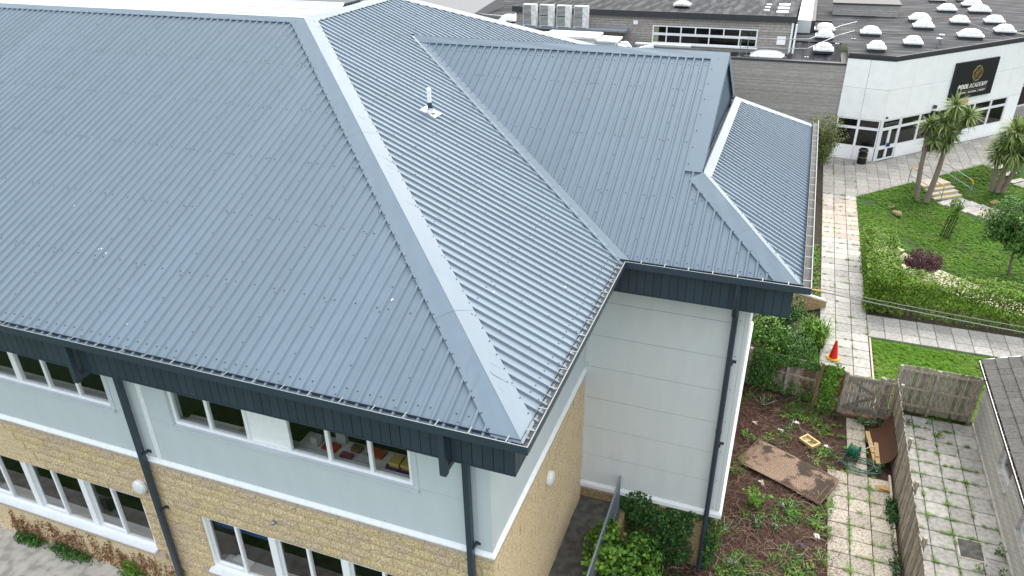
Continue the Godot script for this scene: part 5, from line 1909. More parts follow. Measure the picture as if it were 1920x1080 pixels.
	leaf_mass(fb, Vector3(-0.55, 1.85, 0.2), Vector3(0.42, 0.36, 0.8), 80, 11, 0.13, 0.1, 0.1, LIGHT_GREEN, false)
	leaf_mass(fb, Vector3(0.25, 0.75, -0.9), Vector3(0.45, 0.6, 0.35), 70, 12, 0.15, 0.09, 0.085, GREEN, true)
	obj("foliage", fb, M.gloss_leaf, t)
	# dead creeper and weeds along the front wall
	var fc := B.new()
	var pt := []
	for i in 34:
		pt.append([-13.8 + i * 0.16 + rng.randf_range(-0.1, 0.1), 1.75 + rng.randf_range(-0.1, 0.14), 0.075, rng.randf_range(0.25, 0.55), 75])
	creeper(fc, Vector3(0, 0, -0.99), Vector3.RIGHT, Vector3.UP, Vector3.BACK, pt, 0.05, 0.04, RUST, 0.07)
	tag(obj("wall_creeper", fc, M.leaf), "rust brown creeper climbing the stone wall below lower windows", "creeper")
	var words := ["green weed clump at the foot of stone wall, leftmost in view", "green weed clump below the creeper on the stone wall", "weeds at the wall foot beside the drainpipe base", "yellow green weeds climbing under the end of the lower sill"]
	var xs := [[-13.2, 0.5, 0.22], [-11.9, 0.75, 0.2], [-8.95, 0.3, 0.22], [-10.0, 0.35, 0.5]]
	for i in 4:
		var o := thing("wall_weed", Vector3(xs[i][0], 1.4, -0.86), words[i], "weed", "weeds along the front wall")
		var b := B.new()
		leaf_mass(b, Vector3(0, 0.1, 0), Vector3(xs[i][1], xs[i][2], 0.14), 70, 12, 0.09, 0.055, 0.04, LIGHT_GREEN if i == 3 else GREEN, true)
		obj("foliage", b, M.leaf, o)
	var o2 := thing("wall_weed", Vector3(-12.4, 1.4, 0.25), "loose weed patch growing on the concrete path edge", "weed", "weeds along the front wall")
	var b2 := B.new()
	leaf_mass(b2, Vector3(0, 0.03, 0), Vector3(0.45, 0.08, 0.25), 60, 10, 0.08, 0.05, 0.03, GREEN, true)
	obj("foliage", b2, M.leaf, o2)
	# shrubs behind the back fence
	var sh := [
		[Vector3(3.1, 0, -17.6), Vector3(0.75, 0.85, 1.0), 210, 14, 0.2, 0.1, 0.075, LIGHT_GREEN + GREEN, "yellow green glossy shrub behind the ivy clad fence"],
		[Vector3(4.05, 0, -17.2), Vector3(0.7, 0.75, 0.9), 240, 14, 0.18, 0.075, 0.04, GREEN, "rounded grey green shrub behind the fence beside the cone"],
		[Vector3(3.5, 0, -19.3), Vector3(0.9, 1.0, 0.9), 190, 14, 0.2, 0.09, 0.06, GREEN + DARK_GREEN, "dense green shrub under the corner of the wing roof"]]
	for q in sh:
		var s := thing("shrub", q[0], q[8], "shrub", "shrubs behind the yard fence")
		var stx := B.new()
		stx.tint = Color(0.12, 0.09, 0.06)
		for i in 9:
			var d := rnd_dir()
			twig(stx, Vector3.ZERO, Vector3(d.x * q[1].x * 0.7, q[1].y * (0.8 + 0.5 * rng.randf()), d.z * q[1].z * 0.7), 0.015, 0.005, 0.08)
		obj("stem", stx, M.stick, s)
		var fo := B.new()
		leaf_mass(fo, Vector3(0, q[1].y * 0.85, 0), q[1], q[2], q[3], q[4], q[5], q[6], q[7], true)
		obj("foliage", fo, M.gloss_leaf, s)
	var sw := thing("sword_leaf_plant", Vector3(4.7, 0, -18.9), "clump of long arching sword shaped leaves beside path", "plant")
	var sl := B.new()
	for i in 330:
		sl.tint = shade_of(LIGHT_GREEN)
		var a := rng.randf_range(0, TAU)
		var d := Vector3(cos(a), 0, sin(a))
		var o := Vector3(rng.randf_range(-0.4, 0.4), 0, rng.randf_range(-0.4, 0.4))
		var hgt := rng.randf_range(0.6, 1.15)
		var s := Vector3(-sin(a), 0, cos(a)) * 0.016
		var m := o + d * 0.18 + Vector3.UP * hgt * 0.8
		var e := o + d * rng.randf_range(0.35, 0.65) + Vector3.UP * hgt * rng.randf_range(0.6, 1.0)
		sl.quad(o - s, m - s, m + s, o + s)
		sl.tri(m - s, e, m + s)
	obj("leaves", sl, M.leaf, sw)
	# rough grass at the foot of the bed
	var rg := []
	for i in 700: rg.append(Vector3(rng.randf_range(4.1, 4.95), 0.0, rng.randf_range(-19.0, -15.8)))
	tag(scatter("bed_grass", tuft_mesh(10, 0.28, 0.16), M.leaf, rg, GREEN + LIGHT_GREEN, 0.6, 1.4), "rough tall grass between shrubs and the slab path", "grass")

# ---------------------------------------------------------------- bungalow beside the yard
func build_bungalow() -> void:
	var t := thing("bungalow", Vector3.ZERO, "low grey brick bungalow with dark tiled roof at the frame edge", "bungalow")
	var at := func(a: float, y: float, d: float) -> Vector3: return Vector3(9.56 + d, y, a)
	var holes := [[-12.5, -11.3, 0.86, 1.56], [-9.95, -8.75, 0.86, 1.56]]
	var b := B.new()
	wall_sheet(b, at, -15.45, -3.0, -0.2, 2.5, holes, 0.25)
	b.box(Vector3(9.6, -0.2, -15.46), Vector3(15.0, 2.5, -15.2))
	obj("wall", b, M.brick2, t)
	for h in holes:
		var w := window_set(t, at, [[h[0], h[1], "glass"]], h[2], h[3], 0.1, 0.06)
		boxp("sill", Vector3(9.5, h[2] - 0.06, h[0] - 0.05), Vector3(9.65, h[2] - 0.003, h[1] + 0.05), M.brick2, w)
	boxp("room", Vector3(10.0, 0.0, -15.1), Vector3(10.05, 2.4, -3.2), M.room, t)
	boxp("footing", Vector3(9.52, -0.2, -15.4), Vector3(9.59, 0.1, -3.0), M.concrete, t)
	# roof: courses of big flat tiles
	var roof := Node3D.new()
	roof.name = "roof"
	roof.position = Vector3(0.14, 0.1, 0)
	t.add_child(roof)
	var sl := 0.36
	var dx := Vector3(1, sl, 0).normalized()
	var nr := Vector3(-sl, 1, 0).normalized()
	var o := Vector3(9.12, 2.32, 0)
	var dk := B.new()
	dk.obox(o + dx * 3.0 + Vector3(0, -0.03, -9.2), dx * 3.0, nr * 0.012, Vector3(0, 0, 6.25))
	dk.obox(Vector3(15.0, 3.4, -9.2), Vector3(0.3, 0, 0), Vector3(0, 0.9, 0), Vector3(0, 0, 6.2))
	obj("deck", dk, M.tile1, roof)
	var ms := []
	for i in 3:
		var q := B.new()
		var w := 0.146 + 0.0 * i
		q.obox(nr * 0.02 + dx * 0.17, dx * 0.185 - nr * 0.016, nr * (0.016 + 0.001 * i), Vector3(0, 0, w))
		ms.append(q.mesh())
	for c in 9:
		var p := o + dx * (0.335 * c - 0.02)
		for k in 24:
			var z := -15.4 + 0.3 * (k + 0.5) + (0.0 if c % 2 else 0.0)
			put("roof_tile", ms[rng.randi() % 3], M["tile%d" % (rng.randi() % 3)], roof, Transform3D(Basis(), p + Vector3(0, 0, z) + nr * rng.randf_range(-0.002, 0.004)))
	var rs := B.new()
	for c in range(9, 17):
		var p := o + dx * (0.335 * c - 0.02)
		rs.obox(p + nr * 0.02 + dx * 0.17 + Vector3(0, 0, -9.2), dx * 0.185 - nr * 0.011, nr * 0.012, Vector3(0, 0, 6.2))
	for c in 9:
		var p := o + dx * (0.335 * c - 0.02)
		rs.obox(p + nr * 0.02 + dx * 0.17 + Vector3(0, 0, -5.6), dx * 0.185 - nr * 0.011, nr * 0.012, Vector3(0, 0, 2.58))
	stuff(obj("tiling", rs, M.tile0, roof))
	var vb := B.new()
	vb.beam(o + Vector3(0, -0.06, -15.44), o + dx * 6 + Vector3(0, -0.06, -15.44), 0.03, 0.14)
	obj("verge_board", vb, M.trim, roof)
	var g := B.new()
	g.box(Vector3(9.02, 2.2, -15.4), Vector3(9.028, 2.3, -3.0))
	g.box(Vector3(9.028, 2.2, -15.4), Vector3(9.12, 2.208, -3.0))
	g.box(Vector3(9.12, 2.2, -15.4), Vector3(9.128, 2.3, -3.0))
	obj("gutter", g, M.gutter_in, roof)
	var ed := B.new()
	ed.box(Vector3(9.016, 2.3005, -15.4), Vector3(9.034, 2.306, -3.0))
	obj("gutter_edge", ed, M.trim, roof)
	var sf := B.new()
	sf.box(Vector3(9.13, 2.2, -15.4), Vector3(9.41, 2.22, -3.0))
	obj("soffit", sf, M.trim, roof)
	var moss := B.new()
	for i in 500:
		moss.tint = [Color(0.08, 0.09, 0.04), Color(0.2, 0.18, 0.14), Color(0.05, 0.05, 0.04)][rng.randi() % 3]
		var p := Vector3(rng.randf_range(9.03, 9.12), 2.225 + rng.randf_range(0.0, 0.07), rng.randf_range(-15.3, -6))
		moss.obox(p, Vector3(rng.randf_range(0.01, 0.025), 0, 0), Vector3(0, 0.012, 0), Vector3(0, 0, rng.randf_range(0.01, 0.04)))
	stuff(obj("gutter_moss", moss, M.stick, roof))

# ---------------------------------------------------------------- far buildings
func dome_mesh(sx: float, sz: float) -> Array:
	var k := B.new()
	k.box(Vector3(-sx, 0, -sz), Vector3(sx, 0.16, sz))
	var d := B.new()
	d.box(Vector3(-sx - 0.05, 0.161, -sz - 0.05), Vector3(sx + 0.05, 0.25, sz + 0.05))
	var n := 10
	var y := func(u: float, w: float) -> float:
		var e := (1.0 - pow(absf(u), 3.0)) * (1.0 - pow(absf(w), 3.0))
		return 0.25 + 0.34 * pow(maxf(e, 0.0), 0.7)
	for i in n:
		for j in n:
			var a := lerpf(-1, 1, float(i) / n)
			var b := lerpf(-1, 1, float(i + 1) / n)
			var e := lerpf(-1, 1, float(j) / n)
			var f := lerpf(-1, 1, float(j + 1) / n)
			d.face(Vector3(a * sx, y.call(a, e), e * sz), Vector3(b * sx, y.call(b, e), e * sz), Vector3(b * sx, y.call(b, f), f * sz), Vector3(a * sx, y.call(a, f), f * sz), Vector3.UP)
	return [k.mesh(), d.mesh()]

func build_academy() -> void:
	var t := thing("academy_building", Vector3.ZERO, "white panelled academy building with flat roof of white domes", "building")
	var A := Vector3(7.837, 0, -41.56)
	var D := Vector3(0.682, 0, -0.731).normalized()
	var N := Vector3(0.731, 0, 0.682).normalized()
	var A2 := Vector3(5.3, 0, -41.91)
	var D2 := (A - A2).normalized()
	var N2 := Vector3(-D2.z, 0, D2.x)
	var L2 := A2.distance_to(A)
	var f1 := func(a: float, y: float, d: float) -> Vector3: return A2 + D2 * a + Vector3.UP * y - N2 * d
	var f2 := func(a: float, y: float, d: float) -> Vector3: return A + D * a + Vector3.UP * y - N * d
	# upper panels
	var rows := [[2.56, 4.345], [4.36, 6.2]]
	for r in rows:
		for q in [[0.0, 1.27], [1.285, L2 - 0.01]]:
			var b := B.new()
			wall_sheet(b, f1, q[0], q[1], r[0], r[1], [], 0.2)
			obj("wall_panel", b, M.white, t)
		var s := 0.01
		while s < 13.0:
			var b := B.new()
			wall_sheet(b, f2, s, minf(s + 1.885, 13.0), r[0], r[1], [], 0.2)
			obj("wall_panel", b, M.white, t)
			s += 1.9
	# lower panels, windows, door
	for q in [[0.0, 1.27], [1.285, L2 - 0.12]]:
		var b := B.new()
		wall_sheet(b, f1, q[0], q[1], 0.0, 0.8, [], 0.12)
		obj("lower_panel", b, M.white, t)
	for q in [[0.05, 1.27], [1.27, L2 - 0.1]]:
		window_set(t, f1, [[q[0], q[1], "glass"]], 1.98, 2.54, 0.02, 0.07)
		window_set(t, f1, [[q[0], q[1], "glass"]], 0.81, 1.975, 0.02, 0.07)
	var cp := B.new()
	cp.tube(PackedVector3Array([A + Vector3(0, 0, 0) - N * 0.03, A + Vector3.UP * 2.55 - N * 0.03]), 0.07, 0.07, 6)
	obj("corner_post", cp, M.upvc, t)
	window_set(t, f2, [[0.1, 1.66, "glass"]], 2.0, 2.54, 0.02, 0.07)
	var seg := [[1.7, 3.4], [3.4, 5.1], [5.1, 6.8], [6.8, 8.5], [8.5, 10.15], [10.15, 11.8]]
	for q in seg:
		window_set(t, f2, [[q[0], q[1], "glass"]], 2.0, 2.54, 0.02, 0.07)
		window_set(t, f2, [[q[0], q[1], "glass"]], 0.81, 1.995, 0.02, 0.07)
		var b := B.new()
		wall_sheet(b, f2, q[0] + 0.005, q[1] - 0.005, 0.0, 0.8, [], 0.12)
		obj("lower_panel", b, M.white, t)
	var eb := B.new()
	wall_sheet(eb, f2, 11.81, 13.0, 0.0, 2.54, [], 0.12)
	obj("lower_panel", eb, M.white, t)
	# glazed double door
	for i in 2:
		var dr := window_set(t, f2, [[0.13 + 0.77 * i, 0.89 + 0.77 * i, "glass"]], 0.85, 1.99, 0.015, 0.085)
		dr.name = numbered(t, "door")
		var lw := B.new()
		var a0 := 0.13 + 0.77 * i
		for q in [[a0, a0 + 0.085, 0.02, 0.848], [a0 + 0.675, a0 + 0.76, 0.02, 0.848], [a0 + 0.087, a0 + 0.673, 0.02, 0.13], [a0 + 0.087, a0 + 0.673, 0.72, 0.848]]:
			wall_sheet(lw, func(a, y, d): return f2.call(a, y, d + 0.015), q[0], q[1], q[2], q[3], [], 0.06)
		obj("lower_frame", lw, M.upvc, dr)
		var pn := B.new()
		pn.face(f2.call(a0 + 0.085, 0.13, 0.05), f2.call(a0 + 0.675, 0.13, 0.05), f2.call(a0 + 0.675, 0.72, 0.05), f2.call(a0 + 0.085, 0.72, 0.05), N)
		obj("pane", pn, M.glass, dr)
		var hb := B.new()
		hb.box(Vector3(-0.06, -0.1, -0.06), Vector3(0.06, 0.1, 0.06))
		put("handle", hb.mesh(), M.blue, dr, Transform3D(Basis(), f2.call(0.83 + 0.13 * i, 0.98, -0.05)))
	# dark room behind
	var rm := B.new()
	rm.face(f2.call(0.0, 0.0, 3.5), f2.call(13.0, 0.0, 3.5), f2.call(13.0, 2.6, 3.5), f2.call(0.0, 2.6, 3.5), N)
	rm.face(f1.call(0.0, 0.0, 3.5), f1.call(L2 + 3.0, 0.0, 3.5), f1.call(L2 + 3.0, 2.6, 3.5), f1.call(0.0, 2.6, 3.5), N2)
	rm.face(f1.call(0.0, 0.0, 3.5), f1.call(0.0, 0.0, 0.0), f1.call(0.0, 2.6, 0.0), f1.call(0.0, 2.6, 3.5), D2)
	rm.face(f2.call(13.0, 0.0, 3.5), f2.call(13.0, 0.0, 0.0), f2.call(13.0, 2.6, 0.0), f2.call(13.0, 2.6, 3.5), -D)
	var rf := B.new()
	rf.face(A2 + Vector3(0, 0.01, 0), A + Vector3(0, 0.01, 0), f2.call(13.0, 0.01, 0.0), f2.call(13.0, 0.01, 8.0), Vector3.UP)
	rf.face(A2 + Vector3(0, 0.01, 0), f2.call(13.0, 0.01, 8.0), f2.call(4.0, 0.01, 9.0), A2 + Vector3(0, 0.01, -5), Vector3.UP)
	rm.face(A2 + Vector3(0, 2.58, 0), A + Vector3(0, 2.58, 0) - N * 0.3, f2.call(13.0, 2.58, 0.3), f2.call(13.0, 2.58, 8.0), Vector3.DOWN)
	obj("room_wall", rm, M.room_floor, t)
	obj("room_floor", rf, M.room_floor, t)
	# set-back wing at the frame's edge, with its windows
	var f3 := func(a: float, y: float, d: float) -> Vector3: return A + D * 13.0 - N * 1.6 + D * a + Vector3.UP * y - N * d
	var wb := B.new()
	wall_sheet(wb, f3, -0.1, 8.0, 0.0, 6.0, [[0.3, 7.6, 0.9, 2.4], [0.3, 7.6, 3.4, 4.4]], 0.2)
	obj("wing_wall", wb, M.brick, t)
	for y in [[0.9, 2.4], [3.4, 4.4]]:
		window_set(t, f3, [[0.3, 2.1, "glass"], [2.1, 4.0, "glass"], [4.0, 5.8, "glass"], [5.8, 7.6, "glass"]], y[0], y[1], 0.05, 0.08)
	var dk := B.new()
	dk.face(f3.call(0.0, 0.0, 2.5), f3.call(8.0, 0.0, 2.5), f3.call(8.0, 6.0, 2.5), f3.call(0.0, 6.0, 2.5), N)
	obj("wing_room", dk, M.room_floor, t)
	# roof slab with an upstand edge
	var rb := B.new()
	var poly := [A2, A, f2.call(13.0, 0.0, 0.0), f2.call(13.0, 0.0, 1.6), f2.call(24.0, 0.0, 1.6), Vector3(26, 0, -90), Vector3(2, 0, -90), Vector3(2.0, 0, -46.1), Vector3(5.3, 0, -46.1)]
	var pp := PackedVector2Array()
	for p in poly: pp.append(Vector2(p.x, p.z))
	var idx := Geometry2D.triangulate_polygon(pp)
	for i in range(0, idx.size(), 3):
		var a: Vector3 = poly[idx[i]] + Vector3.UP * 6.1
		var b: Vector3 = poly[idx[i + 1]] + Vector3.UP * 6.1
		var c: Vector3 = poly[idx[i + 2]] + Vector3.UP * 6.1
		rb.face(a, b, c, a, Vector3.UP)
	obj("flat_roof", rb, M.felt, t)
	var ub := B.new()
	var edge := [A2, A, f2.call(13.0, 0.0, 0.0), f2.call(13.0, 0.0, 1.6), f2.call(24.0, 0.0, 1.6)]
	sweep_plan(ub, edge, [[-0.06, 6.14], [-0.06, 6.3], [0.3, 6.22], [0.45, 6.1], [0.3, 6.0], [-0.02, 6.0], [-0.02, 6.14]])
	ub.box(Vector3(2.05, 6.1, -54.2), Vector3(4.4, 6.22, -54.0))
	obj("roof_edge", ub, M.felt_edge, t)
	# lap seams
	for q in [[Vector3(5.5, 6.11, -50.2), Vector3(14.5, 6.11, -50.6)], [Vector3(2.2, 6.11, -57.5), Vector3(20, 6.11, -58)], [Vector3(13.0, 6.11, -57.8), Vector3(15.2, 6.11, -50.2)], [Vector3(15.2, 6.11, -50.2), Vector3(20, 6.11, -50.6)]]:
		var b := B.new()
		b.beam(q[0], q[1], 0.1, 0.03)
		obj("seam", b, M.felt_edge, t)
	# low parapet block further back
	var pb := B.new()
	pb.box(Vector3(4.45, 6.1, -60), Vector3(9.0, 6.9, -57.6))
	obj("roof_upstand", pb, M.brick, t)
	boxp("upstand_coping", Vector3(4.35, 6.9, -60.1), Vector3(9.1, 7.0, -57.5), M.felt_edge, t)
	# domes
	var dm := dome_mesh(0.52, 0.5)
	var spots := [[6.76, -49.4, 1.1], [6.87, -44.1, 0.92], [10.29, -56.1, 1.25], [10.24, -52.9, 1.15], [9.05, -46.4, 0.95], [12.65, -61.3, 1.15], [12.8, -55.6, 1.05], [12.68, -49.9, 1.3], [14.86, -61.3, 1.3], [14.8, -64.4, 1.3], [14.8, -67.5, 1.3], [15.04, -56.2, 1.1], [15.01, -52.3, 1.05], [12.58, -66.9, 1.1], [3.91, -49.9, 1.15], [3.92, -47.3, 0.98]]
	for s in spots:
		var n := Node3D.new()
		n.name = numbered(t, "roof_dome")
		n.position = Vector3(s[0], 6.1, s[1])
		n.scale = Vector3(s[2], 1.0, 1.0)
		t.add_child(n)
		put("kerb", dm[0], M.felt_edge, n)
		put("dome", dm[1], M.dome, n)
	for p in [Vector3(10.7, 6.1, -47.4), Vector3(10.4, 6.1, -46.0)]:
		var b := B.new()
		b.lathe(Vector3.ZERO, [[0.06, 0.0], [0.06, 0.5], [0.17, 0.505], [0.17, 0.56], [0.0, 0.58]], 12)
		put("roof_vent", b.mesh(), M.steel, t, Transform3D(Basis(), p))
	# alarm box and lamp on the wall
	var al := B.new()
	al.obox(f2.call(7.3, 2.78, -0.06), D * 0.2, Vector3.UP * 0.11, N * 0.05)
	al.obox(f2.call(7.3, 2.78, -0.115), D * 0.16, Vector3.UP * 0.08, N * 0.008)
	obj("alarm_box", al, M.red, t)
	var fl := B.new()
	fl.obox(f2.call(4.35, 2.85, -0.12), D * 0.08, Vector3.UP * 0.1, N * 0.08)
	fl.obox(f2.call(0.25, 2.72, -0.05), D * 0.05, Vector3.UP * 0.05, N * 0.05)
	obj("floodlight", fl, M.slate, t)
	# RECEPTION over the door
	var tm := TextMesh.new()
	tm.text = "RECEPTION"
	tm.font = font(false)
	tm.font_size = 32
	tm.pixel_size = 0.22 / 32.0
	tm.depth = 0.004
	var bs := Basis(D, Vector3.UP, N)
	put("door_lettering", tm, M.steel, t, Transform3D(bs, f2.call(0.88, 2.26, 0.03)))
	build_sign(f2, bs)

func font(bold: bool) -> SystemFont:
	var f := SystemFont.new()
	f.font_names = PackedStringArray(["Droid Sans"])
	f.font_weight = 700 if bold else 400
	return f

func build_sign(f2: Callable, bs: Basis) -> void:
	var o: Vector3 = f2.call(7.455, 4.2, -0.08)
	var t := thing("academy_sign", o, "dark square sign with gold cross emblem reading POOL ACADEMY", "sign")
	t.basis = bs
	var b := B.new()
	b.box(Vector3(-2.0, -1.14, -0.07), Vector3(2.0, 1.14, 0.07))
	obj("board", b, M.sign, t)
	var e := B.new()
	var c := Vector3(0.12, 0.33, 0.085)
	var r := 0.46
	var arc := func(rad: float, a0: float, a1: float, w: float) -> void:
		var p := PackedVector3Array()
		for i in 9:
			var a := lerpf(a0, a1, i / 8.0)
			p.append(c + Vector3(cos(a), sin(a), 0) * rad)
		e.tube(p, w, w, 5)
	for k in 4:
		var a := PI / 2 * k + PI / 2
		var d := Vector3(cos(a), sin(a), 0)
		var s := Vector3(-sin(a), cos(a), 0)
		arc.call(r, a - 0.62, a + 0.62, 0.017)
		arc.call(r * 0.86, a - 0.5, a + 0.5, 0.012)
		arc.call(r * 0.92, a + 0.66, a + 0.92, 0.014)
		arc.call(r * 0.76, a + 0.6, a + 0.97, 0.014)
		for q in [-1.0, 1.0]:
			var p := PackedVector3Array()
			for i in 9:
				var u := i / 8.0
				p.append(c + d * lerpf(0.06, r * 0.82, u) + s * q * (0.05 + 0.215 * u * u))
			e.tube(p, 0.014, 0.014, 5)
		e.tube(PackedVector3Array([c + d * 0.1, c + d * r * 0.62]), 0.008, 0.008, 5)
	e.lathe(c, [[0.05, -0.01], [0.06, 0.0], [0.05, 0.01]], 12, Vector3.BACK)
	obj("emblem", e, M.gold, t)
	var texts := [["POOL", true, 0.34, Vector3(-0.92, -0.4, 0.072), 0.98], ["ACADEMY", false, 0.34, Vector3(0.5, -0.4, 0.072), 1.68], ["ASPIRATION", false, 0.115, Vector3(-0.98, -0.79, 0.072), 0.78], ["|", false, 0.13, Vector3(-0.5, -0.79, 0.072)], ["BELONGING", false, 0.115, Vector3(0.06, -0.79, 0.072), 0.78], ["|", false, 0.13, Vector3(0.62, -0.79, 0.072)], ["RESPECT", false, 0.115, Vector3(1.02, -0.79, 0.072), 0.6]]
	for q in texts:
		var tm := TextMesh.new()
		tm.text = q[0]
		tm.font = font(q[1])
		tm.font_size = 48
		tm.pixel_size = q[2] / 36.0
		tm.depth = 0.02
		if q.size() > 4:
			tm.pixel_size *= q[4] / tm.get_aabb().size.x
		var shear := Basis(Vector3.RIGHT, Vector3(0.16, 1, 0), Vector3.BACK) if q[2] > 0.2 else Basis()
		put("lettering", tm, M.letters, t, Transform3D(shear, q[3]))
		if q[1]:
			put("lettering", tm, M.letters, t, Transform3D(shear, q[3] + Vector3(0.012, 0, 0.001)))
	boxp("rule", Vector3(-1.42, -0.66, 0.0705), Vector3(1.42, -0.645, 0.082), M.gold, t)

func build_rear_blocks() -> void:
	# brick block
	var t := thing("brick_block", Vector3.ZERO, "brown brick block with felt roof and steel handrail beside academy", "building")
	var wb := B.new()
	wall_sheet(wb, func(a, y, d): return Vector3(a, y, -42.0 - d), -14.0, 5.32, 0.0, 5.55, [], 0.3)
	wall_sheet(wb, func(a, y, d): return Vector3(5.32 - d, y, -a), 42.001, 45.9, 0.0, 5.55, [], 0.3)
	obj("brick_wall", wb, M.brick, t)
	var cb := B.new()
	cb.box(Vector3(-14.0, 5.551, -42.36), Vector3(5.36, 5.66, -41.96))
	cb.box(Vector3(4.98, 5.551, -45.9), Vector3(5.36, 5.66, -42.365))
	obj("coping", cb, M.felt_edge, t)
	var fr := B.new()
	fr.box(Vector3(-14.0, 5.3, -43.6), Vector3(4.97, 5.5, -42.37))
	fr.face(Vector3(1.9, 5.5, -43.6), Vector3(4.97, 5.5, -43.6), Vector3(4.97, 6.09, -46.4), Vector3(1.9, 6.09, -46.4), Vector3.UP)
	fr.box(Vector3(-14.0, 5.3, -44.6), Vector3(1.9, 5.5, -43.601))
	obj("flat_roof", fr, M.felt2, t)
	var pd := B.new()
	var ring := PackedVector3Array()
	for i in 18:
		var a := TAU * i / 18.0
		ring.append(Vector3(3.9 + cos(a) * (1.0 + 0.12 * sin(i * 2.1)), 5.505, -42.95 + sin(a) * (0.42 + 0.08 * cos(i * 1.7))))
	for i in 18: pd.face(Vector3(3.9, 5.505, -42.95), ring[i], ring[(i + 1) % 18], Vector3(3.9, 5.505, -42.95), Vector3.UP)
	obj("puddle", pd, M.puddle, t)
	# low rooflight
	var rl := B.new()
	rl.box(Vector3(-0.35, 5.5, -44.1), Vector3(1.75, 5.6, -42.75))
	obj("rooflight_kerb", rl, M.felt_edge, t)
	var dm := dome_mesh(0.98, 0.6)
	var dn := put("rooflight", dm[1], M.dome, t, Transform3D(Basis(), Vector3(0.7, 5.45, -43.4)))
	dn.scale = Vector3(1, 0.8, 1)
	# steel handrail
	var hr := Node3D.new()
	hr.name = "handrail"
	t.add_child(hr)
	var pts := [Vector3(-0.9, 5.66, -42.15), Vector3(-0.5, 5.66, -42.6), Vector3(1.75, 5.66, -42.7), Vector3(3.0, 5.66, -43.1), Vector3(4.7, 6.1, -45.6), Vector3(5.7, 6.1, -47.5)]
	for p in pts:
		var b := B.new()
		b.tube(PackedVector3Array([p - Vector3.UP * 0.5, p + Vector3.UP * 1.1]), 0.024, 0.024, 6)
		b.box(p + Vector3(-0.12, -0.02, -0.06), p + Vector3(0.12, 0.06, 0.06))
		obj("post", b, M.steel, hr)
	for h in [0.55, 1.1]:
		var path := PackedVector3Array()
		for p in pts: path.append(p + Vector3.UP * h)
		var b := B.new()
		for i in path.size() - 1: b.tube(PackedVector3Array([path[i], path[i + 1]]), 0.024, 0.024, 6)
		obj("rail", b, M.steel, hr)
	# timber-clad upper storey behind it
	var c := thing("clad_building", Vector3.ZERO, "grey boarded upper storey with long white window band", "building")
	var holes := [[-6.8, -0.1, 5.82, 6.95]]
	var bk := B.new()
	wall_sheet(bk, func(a, y, d): return Vector3(a, y, -44.54 - d), -16.4, 1.9, 4.0, 7.5, holes, 0.25)
	bk.box(Vector3(-16.4, 4.0, -70), Vector3(-16.2, 7.5, -44.8))
	bk.box(Vector3(1.7, 4.0, -70), Vector3(1.9, 7.5, -44.8))
	obj("backing_wall", bk, M.dark, c)
	var y := 4.6
	while y < 7.4:
		for q in [[-16.4, -6.8], [-6.8, -0.1], [-0.1, 1.9]]:
			if q[0] == -6.8 and y + 0.15 > 5.84 and y < 6.93: continue
			var b := B.new()
			b.obox(Vector3((q[0] + q[1]) * 0.5, y + 0.078, -44.52), Vector3((q[1] - q[0]) * 0.5 - 0.002, 0, 0), Vector3(0, 0.07, -0.006), Vector3(0, 0.001, 0.012))
			obj("board", b, M["clad%d" % (rng.randi() % 3)], c)
		y += 0.158
	var sb := B.new()
	for k in 15:
		sb.box(Vector3(-16.43, 4.6 + 0.2 * k, -69), Vector3(-16.41, 4.785 + 0.2 * k, -44.55))
	obj("side_cladding", sb, M.brick, c)
	var at := func(a: float, yy: float, d: float) -> Vector3: return Vector3(a, yy, -44.5 - d)
	var up := []
	var xs := [-6.8, -5.87, -4.93, -4.0, -3.1, -2.2, -1.2, -0.1]
	for i in 7: up.append([xs[i], xs[i + 1], "glass"])
	window_set(c, at, up, 6.41, 6.95, 0.0, 0.075)
	window_set(c, at, [[-6.8, -5.87, "glass"], [-5.87, -4.93, "glass"], [-4.93, -3.1, "glass"], [-3.1, -1.2, "glass"], [-1.2, -0.1, "glass"]], 5.82, 6.405, 0.0, 0.075)
	boxp("window_sill", Vector3(-6.9, 5.74, -44.54), Vector3(0.0, 5.818, -44.4), M.upvc, c)
	var rm := B.new()
	rm.face(Vector3(-6.9, 5.0, -47.5), Vector3(0, 5.0, -47.5), Vector3(0, 7.2, -47.5), Vector3(-6.9, 7.2, -47.5), Vector3.BACK)
	rm.face(Vector3(-6.9, 5.0, -47.5), Vector3(0, 5.0, -47.5), Vector3(0, 5.0, -44.8), Vector3(-6.9, 5.0, -44.8), Vector3.UP)
	obj("room_wall", rm, M.room_floor, c)
	var rf := B.new()
	rf.box(Vector3(-16.6, 7.51, -70), Vector3(2.05, 7.8, -44.4))
	obj("flat_roof", rf, M.felt2, c)
	boxp("roof_fascia", Vector3(-16.65, 7.46, -44.395), Vector3(2.1, 7.83, -44.33), M.felt_edge, c)
	boxp("corner_board", Vector3(1.86, 4.6, -44.5), Vector3(1.98, 7.45, -44.38), M.upvc, c)
	boxp("notice_board", Vector3(1.1, 6.1, -44.5), Vector3(1.62, 6.6, -44.44), M.white, c)
	boxp("vent_cover", Vector3(-8.1, 6.95, -44.5), Vector3(-7.8, 7.2, -44.44), M.white, c)
	var rv := B.new()
	rv.box(Vector3(-5.75, 7.8, -46.9), Vector3(-4.85, 7.95, -46.3))
	obj("roof_vent_kerb", rv, M.dark, c)
	var rv2 := B.new()
	rv2.box(Vector3(-5.85, 7.951, -47.0), Vector3(-4.75, 8.06, -46.2))
	rv2.lathe(Vector3(-5.3, 8.06, -46.6), [[0.5, 0.0], [0.42, 0.12], [0.2, 0.18], [0.0, 0.2]], 10)
	obj("roof_vent", rv2, M.dome, c)
